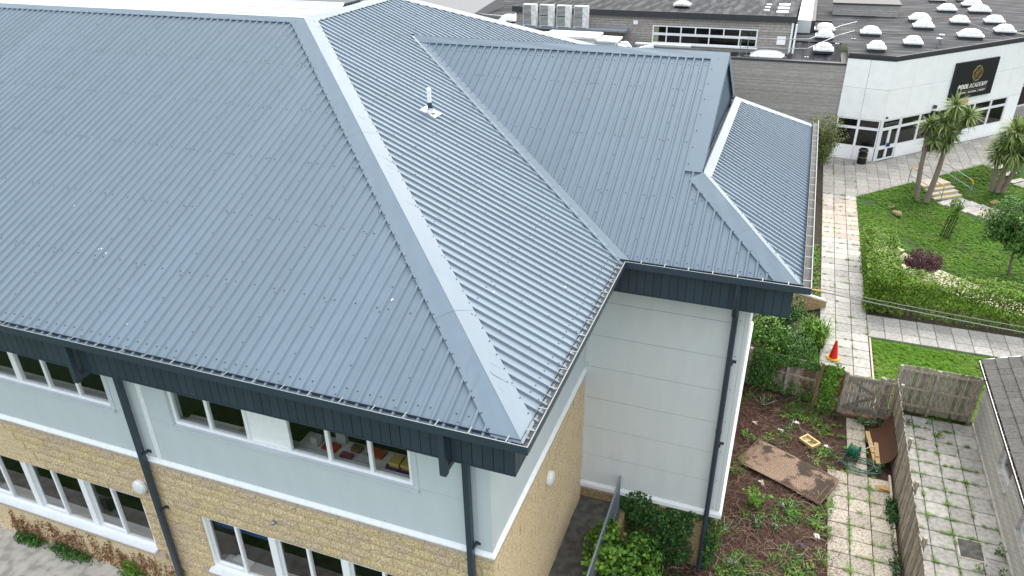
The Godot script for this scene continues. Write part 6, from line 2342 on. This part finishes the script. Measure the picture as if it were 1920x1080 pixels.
	for i in 3:
		boxp("roof_fixture", Vector3(0.0, 7.8, -46.0 - 1.3 * i), Vector3(0.35, 7.95, -45.75 - 1.3 * i), M.galv, c)
		boxp("roof_panel", Vector3(0.8, 7.8, -46.2 - 1.6 * i), Vector3(1.5, 7.9, -45.4 - 1.6 * i), M.galv, c)
	var dpp := B.new()
	dpp.tube(PackedVector3Array([Vector3(2.15, 7.4, -44.3), Vector3(2.15, 5.6, -44.3), Vector3(1.9, 5.25, -43.9)]), 0.06, 0.06, 8)
	obj("drainpipe", dpp, M.upvc, c)
	# shelf for the condensers
	var sh := B.new()
	sh.box(Vector3(-16.4, 6.58, -44.36), Vector3(-8.35, 6.7, -43.3))
	sh.box(Vector3(-8.6, 5.9, -44.36), Vector3(-8.45, 6.579, -44.2))
	obj("condenser_shelf", sh, M.rail_paint, c)
	# air conditioners
	var ord := ["first", "second", "third", "fourth"]
	for i in 4:
		var a := thing("air_conditioner", Vector3(-15.05 + 1.2 * i, 6.7, -43.6), "%s white twin fan condenser from the pinkish corner of boarded wall" % ord[i], "air conditioner", "condensers on the steel shelf")
		var b := B.new()
		b.box(Vector3(-0.48, 0.04, -0.2), Vector3(0.48, 1.4, 0.15))
		b.box(Vector3(0.12, 0.04, 0.1505), Vector3(0.48, 1.4, 0.19))
		b.box(Vector3(-0.48, 0.0, -0.15), Vector3(-0.38, 0.039, 0.15))
		b.box(Vector3(0.38, 0.0, -0.15), Vector3(0.48, 0.039, 0.15))
		obj("casing", b, M.dome, a)
		boxp("intake_panel", Vector3(-0.45, 0.08, 0.1503), Vector3(0.115, 1.36, 0.1508), M.felt_edge, a)
		for k in 2:
			var f := B.new()
			f.lathe(Vector3(-0.17, 0.38 + 0.66 * k, 0.151), [[0.0, 0.0], [0.27, 0.0], [0.27, 0.008], [0.0, 0.008]], 16, Vector3.BACK)
			obj("fan", f, M.slate, a)
			var g := B.new()
			for j in 8:
				g.box(Vector3(-0.45, 0.1 + 0.66 * k + 0.078 * j, 0.162), Vector3(0.11, 0.125 + 0.66 * k + 0.078 * j, 0.178))
			obj("grille", g, M.paper, a)
	# link roof in front of it with the air handling unit
	var l := thing("link_roof", Vector3.ZERO, "low felted roof behind the hipped roof carrying the white air plant", "building")
	boxp("flat_roof", Vector3(-40.0, 5.9, -41.9), Vector3(-2.6, 6.1, -24.0), M.felt, l)
	boxp("wall", Vector3(-39.9, 0.0, -41.8), Vector3(-2.7, 5.9, -24.1), M.brick, l)
	var u := thing("air_handling_unit", Vector3(-9.6, 5.88, -37.0), "long white air handling unit with silvery ducts behind roof ridge", "air handling unit")
	boxp("casing", Vector3(-2.0, 0.15, -0.8), Vector3(1.0, 1.5, 0.8), M.panel2, u)
	boxp("end_casing", Vector3(1.005, 0.15, -0.7), Vector3(2.2, 1.35, 0.7), M.panel, u)
	boxp("lid", Vector3(-2.1, 1.5, -0.9), Vector3(1.1, 1.62, 0.9), M.dome, u)
	boxp("end_lid", Vector3(1.11, 1.35, -0.8), Vector3(2.3, 1.45, 0.8), M.dome, u)
	boxp("low_lid", Vector3(-3.3, 1.2, -0.9), Vector3(-2.11, 1.5, 0.9), M.dome, u)
	boxp("base_frame", Vector3(-3.2, 0.0, -0.7), Vector3(2.1, 0.149, 0.7), M.rail_paint, u)
	for s in [0, 1]:
		var d := B.new()
		d.tube(PackedVector3Array([Vector3(2.2, 1.0, -0.3 + 0.5 * s), Vector3(2.6, 1.05 - 0.15 * s, -0.3 + 0.5 * s), Vector3(2.9, 0.75 - 0.2 * s, -0.3 + 0.5 * s), Vector3(3.4, 0.75 - 0.2 * s, -0.4 + 0.4 * s), Vector3(4.2, 0.95 - 0.25 * s, -0.6 + 0.3 * s)]), 0.26, 0.22, 12)
		obj("duct", d, M.galv, u)
	boxp("duct_label", Vector3(2.85, 0.72, 0.5), Vector3(3.0, 0.86, 0.56), M.orange, u)
	var w := thing("white_parapet", Vector3.ZERO, "long white parapet strip below the boarded wall windows", "parapet")
	boxp("strip", Vector3(-7.4, 5.6, -42.8), Vector3(-4.0, 6.05, -42.5), M.white, w)
	boxp("cap", Vector3(-7.5, 6.05, -42.85), Vector3(-3.95, 6.12, -42.45), M.dome, w)
	# long duct housing on the roof, and the roofs further left
	var h := thing("duct_housing", Vector3.ZERO, "long pale metal duct housing running back over the flat roof", "duct")
	for i in 5:
		boxp("section", Vector3(2.12, 6.12, -52.0 - 3.0 * i), Vector3(3.0, 6.95, -49.02 - 3.0 * i), M.galv if i % 2 else M.panel2, h)
	boxp("side_rail", Vector3(3.01, 6.1, -64.0), Vector3(3.25, 6.9, -49.2), M.felt_edge, h)
	var sd := dome_mesh(0.55, 0.5)
	var dn2 := thing("roof_dome", Vector3(3.93, 5.72, -44.75), "small white roof dome nearest the steel handrail", "roof dome")
	put("kerb", sd[0], M.felt_edge, dn2)
	put("dome", sd[1], M.dome, dn2)
	var r := thing("rear_block", Vector3.ZERO, "wide grey felt roof far behind the main hipped roof", "building")
	boxp("flat_roof", Vector3(-70, 4.9, -110), Vector3(-16.7, 5.1, -42.0), M.felt, r)
	boxp("wall", Vector3(-69.9, 0, -109), Vector3(-16.8, 4.9, -42.1), M.brick, r)
	var sl := B.new()
	sl.face(Vector3(-42, 5.12, -50), Vector3(-24, 5.12, -50), Vector3(-24, 6.2, -62), Vector3(-42, 6.2, -62), Vector3.UP)
	sl.face(Vector3(-24, 5.12, -50), Vector3(-24, 5.12, -62), Vector3(-24, 6.2, -62), Vector3(-24, 5.12, -50), Vector3.RIGHT)
	obj("sloped_roof", sl, M.pale_roof, r)
	var gu := B.new()
	gu.beam(Vector3(-20.6, 5.25, -52.5), Vector3(-20.0, 5.9, -64), 0.4, 0.2)
	gu.beam(Vector3(-26, 5.3, -56.5), Vector3(-17.2, 5.3, -54.8), 0.16, 0.1)
	obj("roof_upstand", gu, M.galv, r)
	for q in [[-20.5, -54.0], [-23.3, -48.5], [-25.2, -47.5]]:
		var k := Node3D.new()
		k.name = numbered(r, "roof_dome")
		k.position = Vector3(q[0], 5.1, q[1])
		k.scale = Vector3(1.3, 1.1, 1.3)
		r.add_child(k)
		put("kerb", sd[0], M.felt_edge, k)
		put("dome", sd[1], M.dome, k)
	var cwl := thing("rear_wing", Vector3.ZERO, "pale ribbed cladding with dark roof just above the long ridge", "building")
	for i in 6:
		var b := B.new()
		var y0 := 10.02 + 0.21 * i
		var zc := -18.3 - 0.31 * i
		b.obox(Vector3(-30, y0 + 0.1, zc), Vector3(15.3, 0, 0), Vector3(0, 0.1, -0.15), Vector3(0, 0.012, 0.008))
		b.obox(Vector3(-30, y0 + 0.215, zc - 0.15), Vector3(15.3, 0, 0), Vector3(0, 0.02, 0), Vector3(0, 0, 0.03))
		obj("cladding_strip", b, M.trim, cwl)
	boxp("core", Vector3(-45.2, 0.0, -21.4), Vector3(-14.8, 11.2, -20.1), M.slate, cwl)
	boxp("flat_roof", Vector3(-45.3, 11.201, -21.5), Vector3(-14.7, 11.27, -20.02), M.slate3, cwl)

# ---------------------------------------------------------------- garden court
func palm(called: String, at: Vector3, label: String, trunks: Array, heads: Array) -> void:
	var t := thing(called, at, label, "palm tree", "cabbage palms in the garden")
	for q in trunks:
		var b := B.new()
		var path := PackedVector3Array()
		for i in 9:
			var u := i / 8.0
			var p: Vector3 = q[0].lerp(q[1], u) + q[2] * sin(u * PI)
			path.append(p)
		b.tube(path, q[3], q[3] * 0.68, 10)
		for i in 26:
			var u := (i + 0.5) / 26.0
			var p: Vector3 = q[0].lerp(q[1], u) + q[2] * sin(u * PI)
			b.lathe(p, [[q[3] * lerpf(1.02, 0.7, u), -0.012], [q[3] * lerpf(1.09, 0.76, u), 0.0], [q[3] * lerpf(1.02, 0.7, u), 0.02]], 10)
		obj("trunk", b, M.palm_bark, t)
	for h in heads:
		# [centre, size, amount of dead skirt]
		var b := B.new()
		var c: Vector3 = h[0]
		var sz: float = h[1]
		for i in int(170 * sz / 0.75):
			var d := rnd_dir()
			d.y = d.y * 0.75 + 0.3
			d = d.normalized()
			var pal := [Color(0.1, 0.17, 0.04), Color(0.16, 0.24, 0.06), Color(0.24, 0.32, 0.1), Color(0.32, 0.38, 0.16)]
			b.tint = shade_of(pal)
			frond(b, c, d, sz * rng.randf_range(0.75, 1.3), 0.034, rng.randf_range(0.15, 0.6))
		for i in int(130 * h[2]):
			var d := rnd_dir()
			d.y = -absf(d.y) - 0.25
			d = d.normalized()
			b.tint = shade_of([Color(0.1, 0.075, 0.055), Color(0.14, 0.105, 0.075), Color(0.07, 0.05, 0.042), Color(0.18, 0.14, 0.1)])
			frond(b, c - Vector3.UP * sz * 0.12, d, sz * rng.randf_range(0.45, 0.8), 0.03, 0.35)
		obj("crown", b, M.leaf, t)

func frond(b: B, o: Vector3, d: Vector3, l: float, w: float, droop: float) -> void:
	var s := d.cross(Vector3.UP)
	if s.length() < 0.05: s = Vector3.RIGHT
	s = s.normalized() * w
	var n := s.cross(d).normalized()
	if n.y < 0: n = -n
	var a := o + d * (l * 0.08)
	var m := o + d * (l * 0.55) - Vector3.UP * droop * l * 0.12
	var e := o + d * l - Vector3.UP * droop * l * 0.6
	for q in [[a - s * 0.4, m - s, m + s], [a - s * 0.4, m + s, a + s * 0.4], [m - s, e, m + s]]:
		b.trif(q[0], q[1], q[2], n)

func broad_tree(at: Vector3, label: String, h: float, rad: Vector3, fork: float, n: int, leafsize: float, pal: Array, group := "") -> void:
	var t := thing("tree", at, label, "tree", group)
	var b := B.new()
	b.tint = Color(0.17, 0.14, 0.11)
	var top := Vector3(rng.randf_range(-0.1, 0.15), fork, rng.randf_range(-0.1, 0.1))
	twig(b, Vector3(0, -0.1, 0), top, 0.075, 0.05, 0.05, 9, 6)
	var f := B.new()
	for i in n:
		var d := rnd_dir()
		d.y = d.y * 0.8 + 0.15
		var tip := Vector3(0, fork + rad.y * 0.85, 0) + d * rad * rng.randf_range(0.55, 1.0)
		var path := twig(b, top.lerp(Vector3(0, h * 0.6, 0), rng.randf() * 0.6), tip, 0.026, 0.005, 0.2, 4, 4)
		for j in 5:
			var p: Vector3 = path[2 + rng.randi() % 3] + rnd_dir() * 0.22
			for k in 15:
				add_leaf(f, p + rnd_dir() * (0.22 * pow(rng.randf(), 0.5)), (d + Vector3.UP * 0.5).normalized(), leafsize, leafsize * 0.52, pal)
	obj("trunk", b, M.stick, t)
	obj("crown", f, M.leaf, t)

func hand_rail(label: String, pts: Array) -> void:
	var t := thing("handrail", Vector3.ZERO, label, "handrail", "handrails of the garden steps")
	# pts: foot points from the upper to the lower end
	for p in pts:
		var b := B.new()
		b.tube(PackedVector3Array([p - Vector3.UP * 0.1, p + Vector3.UP * 0.85]), 0.024, 0.024, 7)
		obj("post", b, M.rail_paint, t)
	var a: Vector3 = pts[0] + Vector3.UP * 0.85
	var z: Vector3 = pts[-1] + Vector3.UP * 0.85
	var d := (z - a).normalized()
	var tp := B.new()
	tp.tube(PackedVector3Array([a + d * 0.35 + Vector3.UP * 0.09, z - d * 0.22 + Vector3.UP * 0.07]), 0.026, 0.026, 7)
	obj("top_rail", tp, M.rail_paint, t)
	var lo := B.new()
	lo.tube(PackedVector3Array([a - Vector3.UP * 0.38, a - Vector3.UP * 0.36 + d * 0.3, z - Vector3.UP * 0.4]), 0.022, 0.022, 7)
	obj("mid_rail", lo, M.rail_paint, t)
	var y1 := B.new()
	y1.tube(PackedVector3Array([a, a + Vector3.UP * 0.07 + d * 0.06, a + Vector3.UP * 0.11 + d * 0.16, a + d * 0.35 + Vector3.UP * 0.09]), 0.032, 0.032, 7)
	y1.tube(PackedVector3Array([z - d * 0.22 + Vector3.UP * 0.07, z - d * 0.07 + Vector3.UP * 0.05, z, z - Vector3.UP * 0.1]), 0.032, 0.032, 7)
	obj("yellow_grip", y1, M.yellow, t)

func build_garden() -> void:
	# steps
	var st := thing("steps", Vector3.ZERO, "four stone garden steps with worn yellow nosings", "steps")
	var A := Vector3(10.07, 0, -38.17)
	var W := Vector3(0.79, 0, -0.61).normalized()
	var D := Vector3(0.61, 0, 0.79).normalized()
	for i in 5:
		var b := B.new()
		var y := 0.02 - 0.135 * i
		var o: Vector3 = A + D * (0.31 * i - (0.9 if i == 0 else 0.0)) + W * 0.95
		var dep := 0.31 + (0.9 if i == 0 else 0.0)
		if i == 4: continue
		b.obox(o + D * (dep * 0.5) + Vector3.UP * (y - 0.2), W * 0.95, Vector3.UP * 0.2, D * (dep * 0.5))
		obj("step", b, M["pink%d" % (i % 4)] if i == 0 else M["slab%d" % i], st)
		var n := B.new()
		n.obox(o + D * (dep - 0.035) + Vector3.UP * (y - 0.028), W * 0.955, Vector3.UP * 0.032, D * 0.042)
		obj("nosing", n, M.nosing, st)
	hand_rail("garden step handrail beside the twin trunked palm", [Vector3(9.48, 0, -38.31), Vector3(11.14, -0.52, -37.24)])
	hand_rail("garden step handrail on the open grass side", [Vector3(11.14, 0, -40.15), Vector3(11.95, -0.2, -39.4), Vector3(12.76, -0.55, -38.69)])
	# path below the steps and the cream path behind the hedge
	var lp := Node3D.new()
	lp.name = "garden_path"
	lp.set_meta("kind", "structure")
	add_child(lp)
	var ms := slab_mesh(0.29, 0.29, 411)
	for k in 14:
		for j in 3:
			var p := A + W * (0.35 + 0.6 * j) + D * (1.55 + 0.6 * k)
			p += Vector3(0.12, 0, -0.1) * k
			var y := ground_y(p.x, p.z)
			put("slab", ms, M["pink%d" % (rng.randi() % 4)] if k > 2 and rng.randf() < 0.7 else M["slab%d" % (rng.randi() % 4)], lp, Transform3D(Basis(D.cross(Vector3.UP), Vector3.UP, -D), Vector3(p.x, y - 0.015, p.z)))
	var c0 := Vector3(7.95, 0, -28.9)
	var cd := Vector3(6.0, 0, 5.0).normalized()
	var cw := Vector3(-cd.z, 0, cd.x)
	for k in 13:
		for j in 3:
			var p := c0 + cd * (0.6 * k) + cw * (0.6 * j - 0.55)
			put("slab", ms, M.cream, lp, Transform3D(Basis(cd, Vector3.UP, cw), Vector3(p.x, ground_y(p.x, p.z) - 0.012, p.z)))
	var rp := Vector3(14.1, 0, -43.2)
	for k in 8:
		for j in 2:
			var p := rp + Vector3(0.43, 0, 0.42) * k + Vector3(0.42, 0, -0.43) * j
			put("slab", ms, M["slab%d" % (rng.randi() % 4)], lp, Transform3D(Basis(Vector3.UP, PI / 4), Vector3(p.x, ground_y(p.x, p.z) - 0.012, p.z)))
	# palms
	palm("cabbage_palm", Vector3(9.85, -0.3, -36.7), "tall twin trunked cabbage palm before the academy sign wall",
		[[Vector3(0, -0.1, 0), Vector3(-0.2, 4.0, 0.1), Vector3(-0.1, 0, 0.1), 0.14], [Vector3(0.5, -0.15, -0.05), Vector3(0.75, 3.2, -0.1), Vector3(0.06, 0, 0), 0.16], [Vector3(0.72, 3.0, -0.1), Vector3(0.75, 4.9, -0.2), Vector3(-0.08, 0, 0), 0.1], [Vector3(0.74, 3.1, -0.1), Vector3(1.35, 4.5, 0.0), Vector3(0.06, -0.1, 0), 0.09]],
		[[Vector3(-0.25, 4.15, 0.1), 0.75, 1.0], [Vector3(0.75, 5.15, -0.2), 0.85, 0.6], [Vector3(0.35, 4.35, 0.2), 0.8, 0.3], [Vector3(1.4, 4.75, 0.0), 0.75, 1.1], [Vector3(0.1, 3.45, 0.25), 0.75, 0.7], [Vector3(0.85, 3.9, 0.2), 0.75, 0.4], [Vector3(0.62, 3.3, 0.3), 0.7, 0.8]])
	palm("cabbage_palm", Vector3(14.2, -0.55, -39.9), "shorter three trunked cabbage palm standing on the open lawn",
		[[Vector3(-0.12, -0.1, 0), Vector3(-0.3, 2.1, 0.1), Vector3(-0.05, 0, 0), 0.14], [Vector3(0.1, -0.1, 0.1), Vector3(0.1, 3.0, 0), Vector3(0.05, 0, 0), 0.15], [Vector3(0.35, -0.1, 0), Vector3(0.95, 2.4, 0.1), Vector3(-0.06, 0, 0), 0.15]],
		[[Vector3(-0.4, 2.35, 0.1), 0.95, 0.9], [Vector3(0.1, 3.5, 0.0), 1.05, 0.3], [Vector3(0.6, 3.3, -0.2), 1.0, 0.4], [Vector3(0.95, 2.6, 0.1), 1.05, 0.5], [Vector3(0.25, 2.5, 0.4), 0.95, 0.7], [Vector3(-0.15, 2.9, 0.2), 0.9, 1.0], [Vector3(1.3, 3.0, 0.2), 1.0, 0.4]])
	# hedge
	var hg := thing("hedge", Vector3.ZERO, "clipped bright green hedge turning a corner beside the path", "hedge")
	var hb := B.new()
	var boxes := [[Vector3(6.5, 0.05, -27.4), Vector3(7.85, 1.7, -22.0), 9500], [Vector3(6.5, 0.1, -23.2), Vector3(16.0, 1.68, -21.75), 19000]]
	var nz := FastNoiseLite.new()
	nz.seed = 77
	nz.frequency = 0.9
	for q in boxes:
		var lo: Vector3 = q[0]
		var hi: Vector3 = q[1]
		var s := hi - lo
		var areas := [s.x * s.z, s.x * s.y, s.y * s.z * 2.0]
		var tot: float = areas[0] * 1.3 + areas[1] * 1.2 + areas[2]
		for i in q[2]:
			var p := Vector3(rng.randf_range(lo.x, hi.x), rng.randf_range(lo.y, hi.y), rng.randf_range(lo.z, hi.z))
			var out := Vector3.UP
			var pick := rng.randf() * tot
			if pick < areas[0] * 1.3:
				p.y = hi.y
			elif pick < areas[0] * 1.3 + areas[1] * 1.2:
				p.z = hi.z
				out = Vector3.BACK
			else:
				var sd := rng.randf() < 0.5
				p.x = lo.x if sd else hi.x
				out = Vector3.LEFT if sd else Vector3.RIGHT
			var bump := nz.get_noise_3d(p.x * 1.6, p.y * 1.6, p.z * 1.6) * 0.26 - 0.1
			p += out * (bump - pow(rng.randf(), 2.0) * 0.22)
			if out != Vector3.UP and p.y < rng.randf_range(0.0, 0.4): continue
			add_leaf(hb, p, out, 0.1, 0.055, HEDGE)
	obj("foliage", hb, M.leaf, hg)
	var sb := B.new()
	sb.tint = Color(0.16, 0.13, 0.1)
	for i in 60:
		var x := rng.randf_range(6.7, 15)
		var p := Vector3(x, -0.05, rng.randf_range(-22.9, -22.1))
		twig(sb, p, p + Vector3(rng.randf_range(-0.4, 0.4), rng.randf_range(0.7, 1.1), rng.randf_range(-0.2, 0.25)), 0.022, 0.008, 0.06, 4, 3)
	for i in 24:
		var p := Vector3(rng.randf_range(6.8, 7.7), -0.05, rng.randf_range(-27, -22))
		twig(sb, p, p + Vector3(rng.randf_range(-0.3, 0.3), 1.0, rng.randf_range(-0.3, 0.3)), 0.022, 0.008, 0.06, 4, 3)
	obj("stem", sb, M.stick, hg)
	var core := B.new()
	for i in 5200:
		var q: Array = boxes[0] if i < 1600 else boxes[1]
		var p := Vector3(rng.randf_range(q[0].x + 0.2, q[1].x - 0.2), rng.randf_range(0.3, 1.25), rng.randf_range(q[0].z + 0.2, q[1].z - 0.2))
		add_leaf(core, p, rnd_dir(), 0.1, 0.055, HEDGE)
	obj("inner_foliage", core, M.leaf, hg)
	var hs := B.new()
	hs.face(Vector3(6.55, 0.012, -23.2), Vector3(16, 0.012, -23.2), Vector3(16, 0.012, -21.78), Vector3(6.55, 0.012, -21.78), Vector3.UP)
	var hso := obj("hedge_bed", hs, M.bed)
	hso.set_meta("kind", "structure")
	# plum bush, trees, sapling
	var pb := thing("plum_bush", Vector3(9.15, -0.53, -26.9), "round purple leaved bush beside the cream path", "bush")
	var ps := B.new()
	ps.tint = Color(0.3, 0.26, 0.23)
	for i in 40:
		var d := rnd_dir()
		twig(ps, Vector3.ZERO, Vector3(d.x * 0.85, 0.5 + absf(d.y) * 0.8, d.z * 0.75), 0.014, 0.003, 0.12, 4, 3)
	obj("stem", ps, M.stick, pb)
	var pf := B.new()
	leaf_mass(pf, Vector3(-0.05, 0.78, 0), Vector3(0.85, 0.62, 0.8), 520, 13, 0.14, 0.075, 0.045, PLUM, true)
	obj("foliage", pf, M.leaf, pb)
	broad_tree(Vector3(13.0, -0.55, -28.7), "leafy dark green tree standing on the lawn at frame edge", 4.2, Vector3(1.85, 1.6, 1.7), 1.0, 190, 0.14, GREEN + [Color(0.1, 0.19, 0.04)], "trees of the court")
	broad_tree(Vector3(4.45, 0, -35.8), "small olive leaved tree showing behind the wing roof", 4.2, Vector3(0.95, 1.7, 1.3), 1.3, 110, 0.11, [Color(0.08, 0.12, 0.03), Color(0.11, 0.15, 0.04), Color(0.055, 0.085, 0.025), Color(0.15, 0.16, 0.06)], "trees of the court")
	var sp := thing("sapling", Vector3(10.8, -0.55, -32.3), "thin young sapling leaning inside a dark slatted guard", "sapling")
	var tb := B.new()
	tb.tint = Color(0.2, 0.17, 0.13)
	twig(tb, Vector3(0, -0.05, 0), Vector3(0.16, 2.0, 0.05), 0.022, 0.008, 0.05, 6, 5)
	obj("trunk", tb, M.stick, sp)
	var sf := B.new()
	leaf_mass(sf, Vector3(0.14, 1.75, 0.05), Vector3(0.28, 0.4, 0.28), 34, 12, 0.11, 0.12, 0.06, LIGHT_GREEN + [Color(0.2, 0.3, 0.05)])
	leaf_mass(sf, Vector3(0.1, 1.2, 0.03), Vector3(0.2, 0.2, 0.2), 18, 12, 0.1, 0.11, 0.05, LIGHT_GREEN)
	obj("crown", sf, M.leaf, sp)
	var tg := thing("tree_guard", Vector3(10.8, -0.55, -32.3), "dark slatted wooden guard round the young sapling", "tree guard")
	var lean := Vector3(0.13, 1, 0.03).normalized()
	for i in 12:
		var a := TAU * i / 12.0
		var o := Vector3(cos(a), 0, sin(a)) * 0.24
		var b := B.new()
		b.beam(o - Vector3.UP * 0.05, o + lean * 1.15, 0.035, 0.014, Vector3(cos(a), 0, sin(a)))
		obj("slat", b, M.black, tg)
	for h in [0.18, 0.6, 1.0]:
		var b := B.new()
		var path := PackedVector3Array()
		for i in 17:
			var a := TAU * i / 16.0
			path.append(lean * h + Vector3(cos(a), 0, sin(a)) * 0.262)
		b.tube(path, 0.013, 0.013, 5, false)
		obj("hoop", b, M.black, tg)
	# small things on the lawn
	var fl := plant("flower_clump", Vector3(8.36, -0.26, -34.7), "low yellow green leaf clump on a bare lawn patch", "plant", "", 70, Vector3(0.32, 0.14, 0.25), 0.12, 0.07, [Color(0.2, 0.28, 0.07), Color(0.3, 0.34, 0.12), Color(0.1, 0.15, 0.04)])
	fl.set_meta("category", "plant")
	for i in 2:
		var rk := B.new()
		for k in 5: rk.lathe(Vector3(rng.randf_range(-0.15, 0.15), 0, rng.randf_range(-0.12, 0.12)), [[0.16, -0.03], [0.15, 0.07], [0.07, 0.13], [0.0, 0.14]], 7)
		var o := obj("stone_heap", rk, M.plinth)
		o.position = [Vector3(8.65, -0.3, -34.1), Vector3(13.9, -0.55, -38.0)][i]
		tag(o, ["small heap of stones below the leaf clump on lawn", "mossy stone lump on the lawn near the shorter palm"][i], "stones")
	# litter bin
	var bn := thing("litter_bin", Vector3(7.1, 0.02, -41.0), "black round litter bin against the white panels", "litter bin")
	var bb := B.new()
	bb.lathe(Vector3.ZERO, [[0.0, 0.0], [0.25, 0.0], [0.27, 0.04], [0.26, 0.62], [0.27, 0.64], [0.27, 0.66]], 20)
	obj("body", bb, M.black, bn)
	var bt := B.new()
	bt.lathe(Vector3.ZERO, [[0.2, 0.665], [0.2, 0.78], [0.28, 0.785], [0.28, 0.83], [0.22, 0.93], [0.0, 0.96]], 20)
	obj("hood", bt, M.black, bn)
	var bd := B.new()
	bd.lathe(Vector3.ZERO, [[0.263, 0.42], [0.27, 0.425], [0.27, 0.44], [0.263, 0.445]], 20)
	obj("band", bd, M.gold, bn)
	# traffic cone
	var cn := thing("traffic_cone", Vector3(5.42, 0.03, -18.0), "red traffic cone with yellow foot on the slab path", "traffic cone")
	var cb := B.new()
	cb.lathe(Vector3.ZERO, [[0.155, 0.05], [0.145, 0.09], [0.035, 0.74], [0.02, 0.755], [0.0, 0.756]], 20)
	obj("body", cb, M.red, cn)
	var cf := B.new()
	cf.lathe(Vector3.ZERO, [[0.0, 0.0], [0.25, 0.0], [0.255, 0.02], [0.24, 0.045], [0.16, 0.055], [0.0, 0.056]], 8)
	obj("foot", cf, M.yellow, cn)
	var cs := B.new()
	cs.obox(Vector3(-0.135, 0.3, 0.0), Vector3(0.006, 0, 0), Vector3(0.018, 0.09, 0), Vector3(0, 0, 0.06))
	obj("white_patch", cs, M.paper, cn)
	# ramp wall under the roof corner with its yellow rail end
	var rw := thing("ramp_wall", Vector3.ZERO, "sloping buff rendered wall below the wing roof corner", "wall")
	var rb := B.new()
	var p0 := Vector3(3.2, 0, -20.6)
	var p1 := Vector3(5.1, 0, -21.9)
	var side := (p1 - p0).normalized().cross(Vector3.UP) * 0.1
	rb.face(p0 - side, p1 - side, p1 - side + Vector3.UP * 0.25, p0 - side + Vector3.UP * 1.25, -side)
	rb.face(p0 + side, p1 + side, p1 + side + Vector3.UP * 0.25, p0 + side + Vector3.UP * 1.25, side)
	rb.face(p1 - side, p1 + side, p1 + side + Vector3.UP * 0.25, p1 - side + Vector3.UP * 0.25, p1 - p0)
	obj("body", rb, M.plinth, rw)
	var rc := B.new()
	rc.beam(p0 + Vector3.UP * 1.29, p1 + Vector3.UP * 0.29, 0.26, 0.07)
	obj("coping", rc, M.concrete, rw)
	var ry := B.new()
	ry.tube(PackedVector3Array([Vector3(4.3, 0.98, -21.3), Vector3(4.72, 0.93, -21.45), Vector3(5.05, 0.86, -21.5)]), 0.03, 0.03, 8)
	obj("yellow_rail_end", ry, M.yellow, rw)
	# overhead cables from the wing eave
	for i in 2:
		var b := B.new()
		var path := PackedVector3Array()
		for k in 25:
			var u := k / 24.0
			path.append(Vector3(3.1, 7.02 - 0.07 * i, -9.6).lerp(Vector3(10.5, 6.27 - 0.16 * i, -10.4), u) - Vector3.UP * (0.06 * sin(u * PI)))
		b.tube(path, 0.008 + 0.004 * i, 0.008 + 0.004 * i, 5)
		var o := obj("overhead_cable", b, M.wire)
		tag(o, ["thinner upper overhead cable leaving the wing roof corner", "thicker lower overhead cable leaving the wing roof corner"][i], "cable", "overhead cables")

# ---------------------------------------------------------------- scene
func _ready() -> void:
	rng.seed = 20240611
	var cam := Camera3D.new()
	cam.name = "camera"
	cam.position = Vector3(2.607, 15.462, 7.3545)
	cam.basis = Basis.from_euler(Vector3(-0.4967, 0.3627, -0.01725))
	cam.fov = 41.95
	cam.near = 0.1
	cam.far = 900.0
	add_child(cam)
	cam.current = true
	var we := WorldEnvironment.new()
	we.name = "world_environment"
	var env := Environment.new()
	env.background_mode = Environment.BG_SKY
	var sky := Sky.new()
	var sm := ProceduralSkyMaterial.new()
	sm.sky_top_color = Color(0.88, 0.905, 0.94)
	sm.sky_horizon_color = Color(0.68, 0.71, 0.745)
	sm.sky_curve = 0.3
	sm.ground_bottom_color = Color(0.3, 0.32, 0.28)
	sm.ground_horizon_color = Color(0.4, 0.42, 0.4)
	sm.sun_angle_max = 60.0
	sm.sun_curve = 0.2
	sky.sky_material = sm
	env.sky = sky
	env.background_energy_multiplier = 0.6
	env.tonemap_mode = Environment.TONE_MAPPER_LINEAR
	env.tonemap_exposure = 4.4
	env.sdfgi_enabled = true
	env.ssao_enabled = true
	env.ssil_enabled = true
	we.environment = env
	add_child(we)
	var sun := DirectionalLight3D.new()
	sun.name = "sun"
	sun.light_energy = 0.5
	sun.light_angular_distance = 62.0
	sun.light_color = Color(1.0, 0.985, 0.96)
	sun.shadow_enabled = true
	add_child(sun)
	sun.look_at_from_position(Vector3(3.4, 13.3, -14.6), Vector3.ZERO)
	make_materials()
	build_ground()
	var school := thing("school_building", Vector3.ZERO, "school building with blue grey hipped metal roof over stone and pale panels", "school")
	build_roof(school)
	build_eaves(school)
	build_walls(school)
	build_bungalow()
	build_academy()
	build_rear_blocks()
	build_window_things()
	build_yard()
	build_yard_plants()
	build_garden()
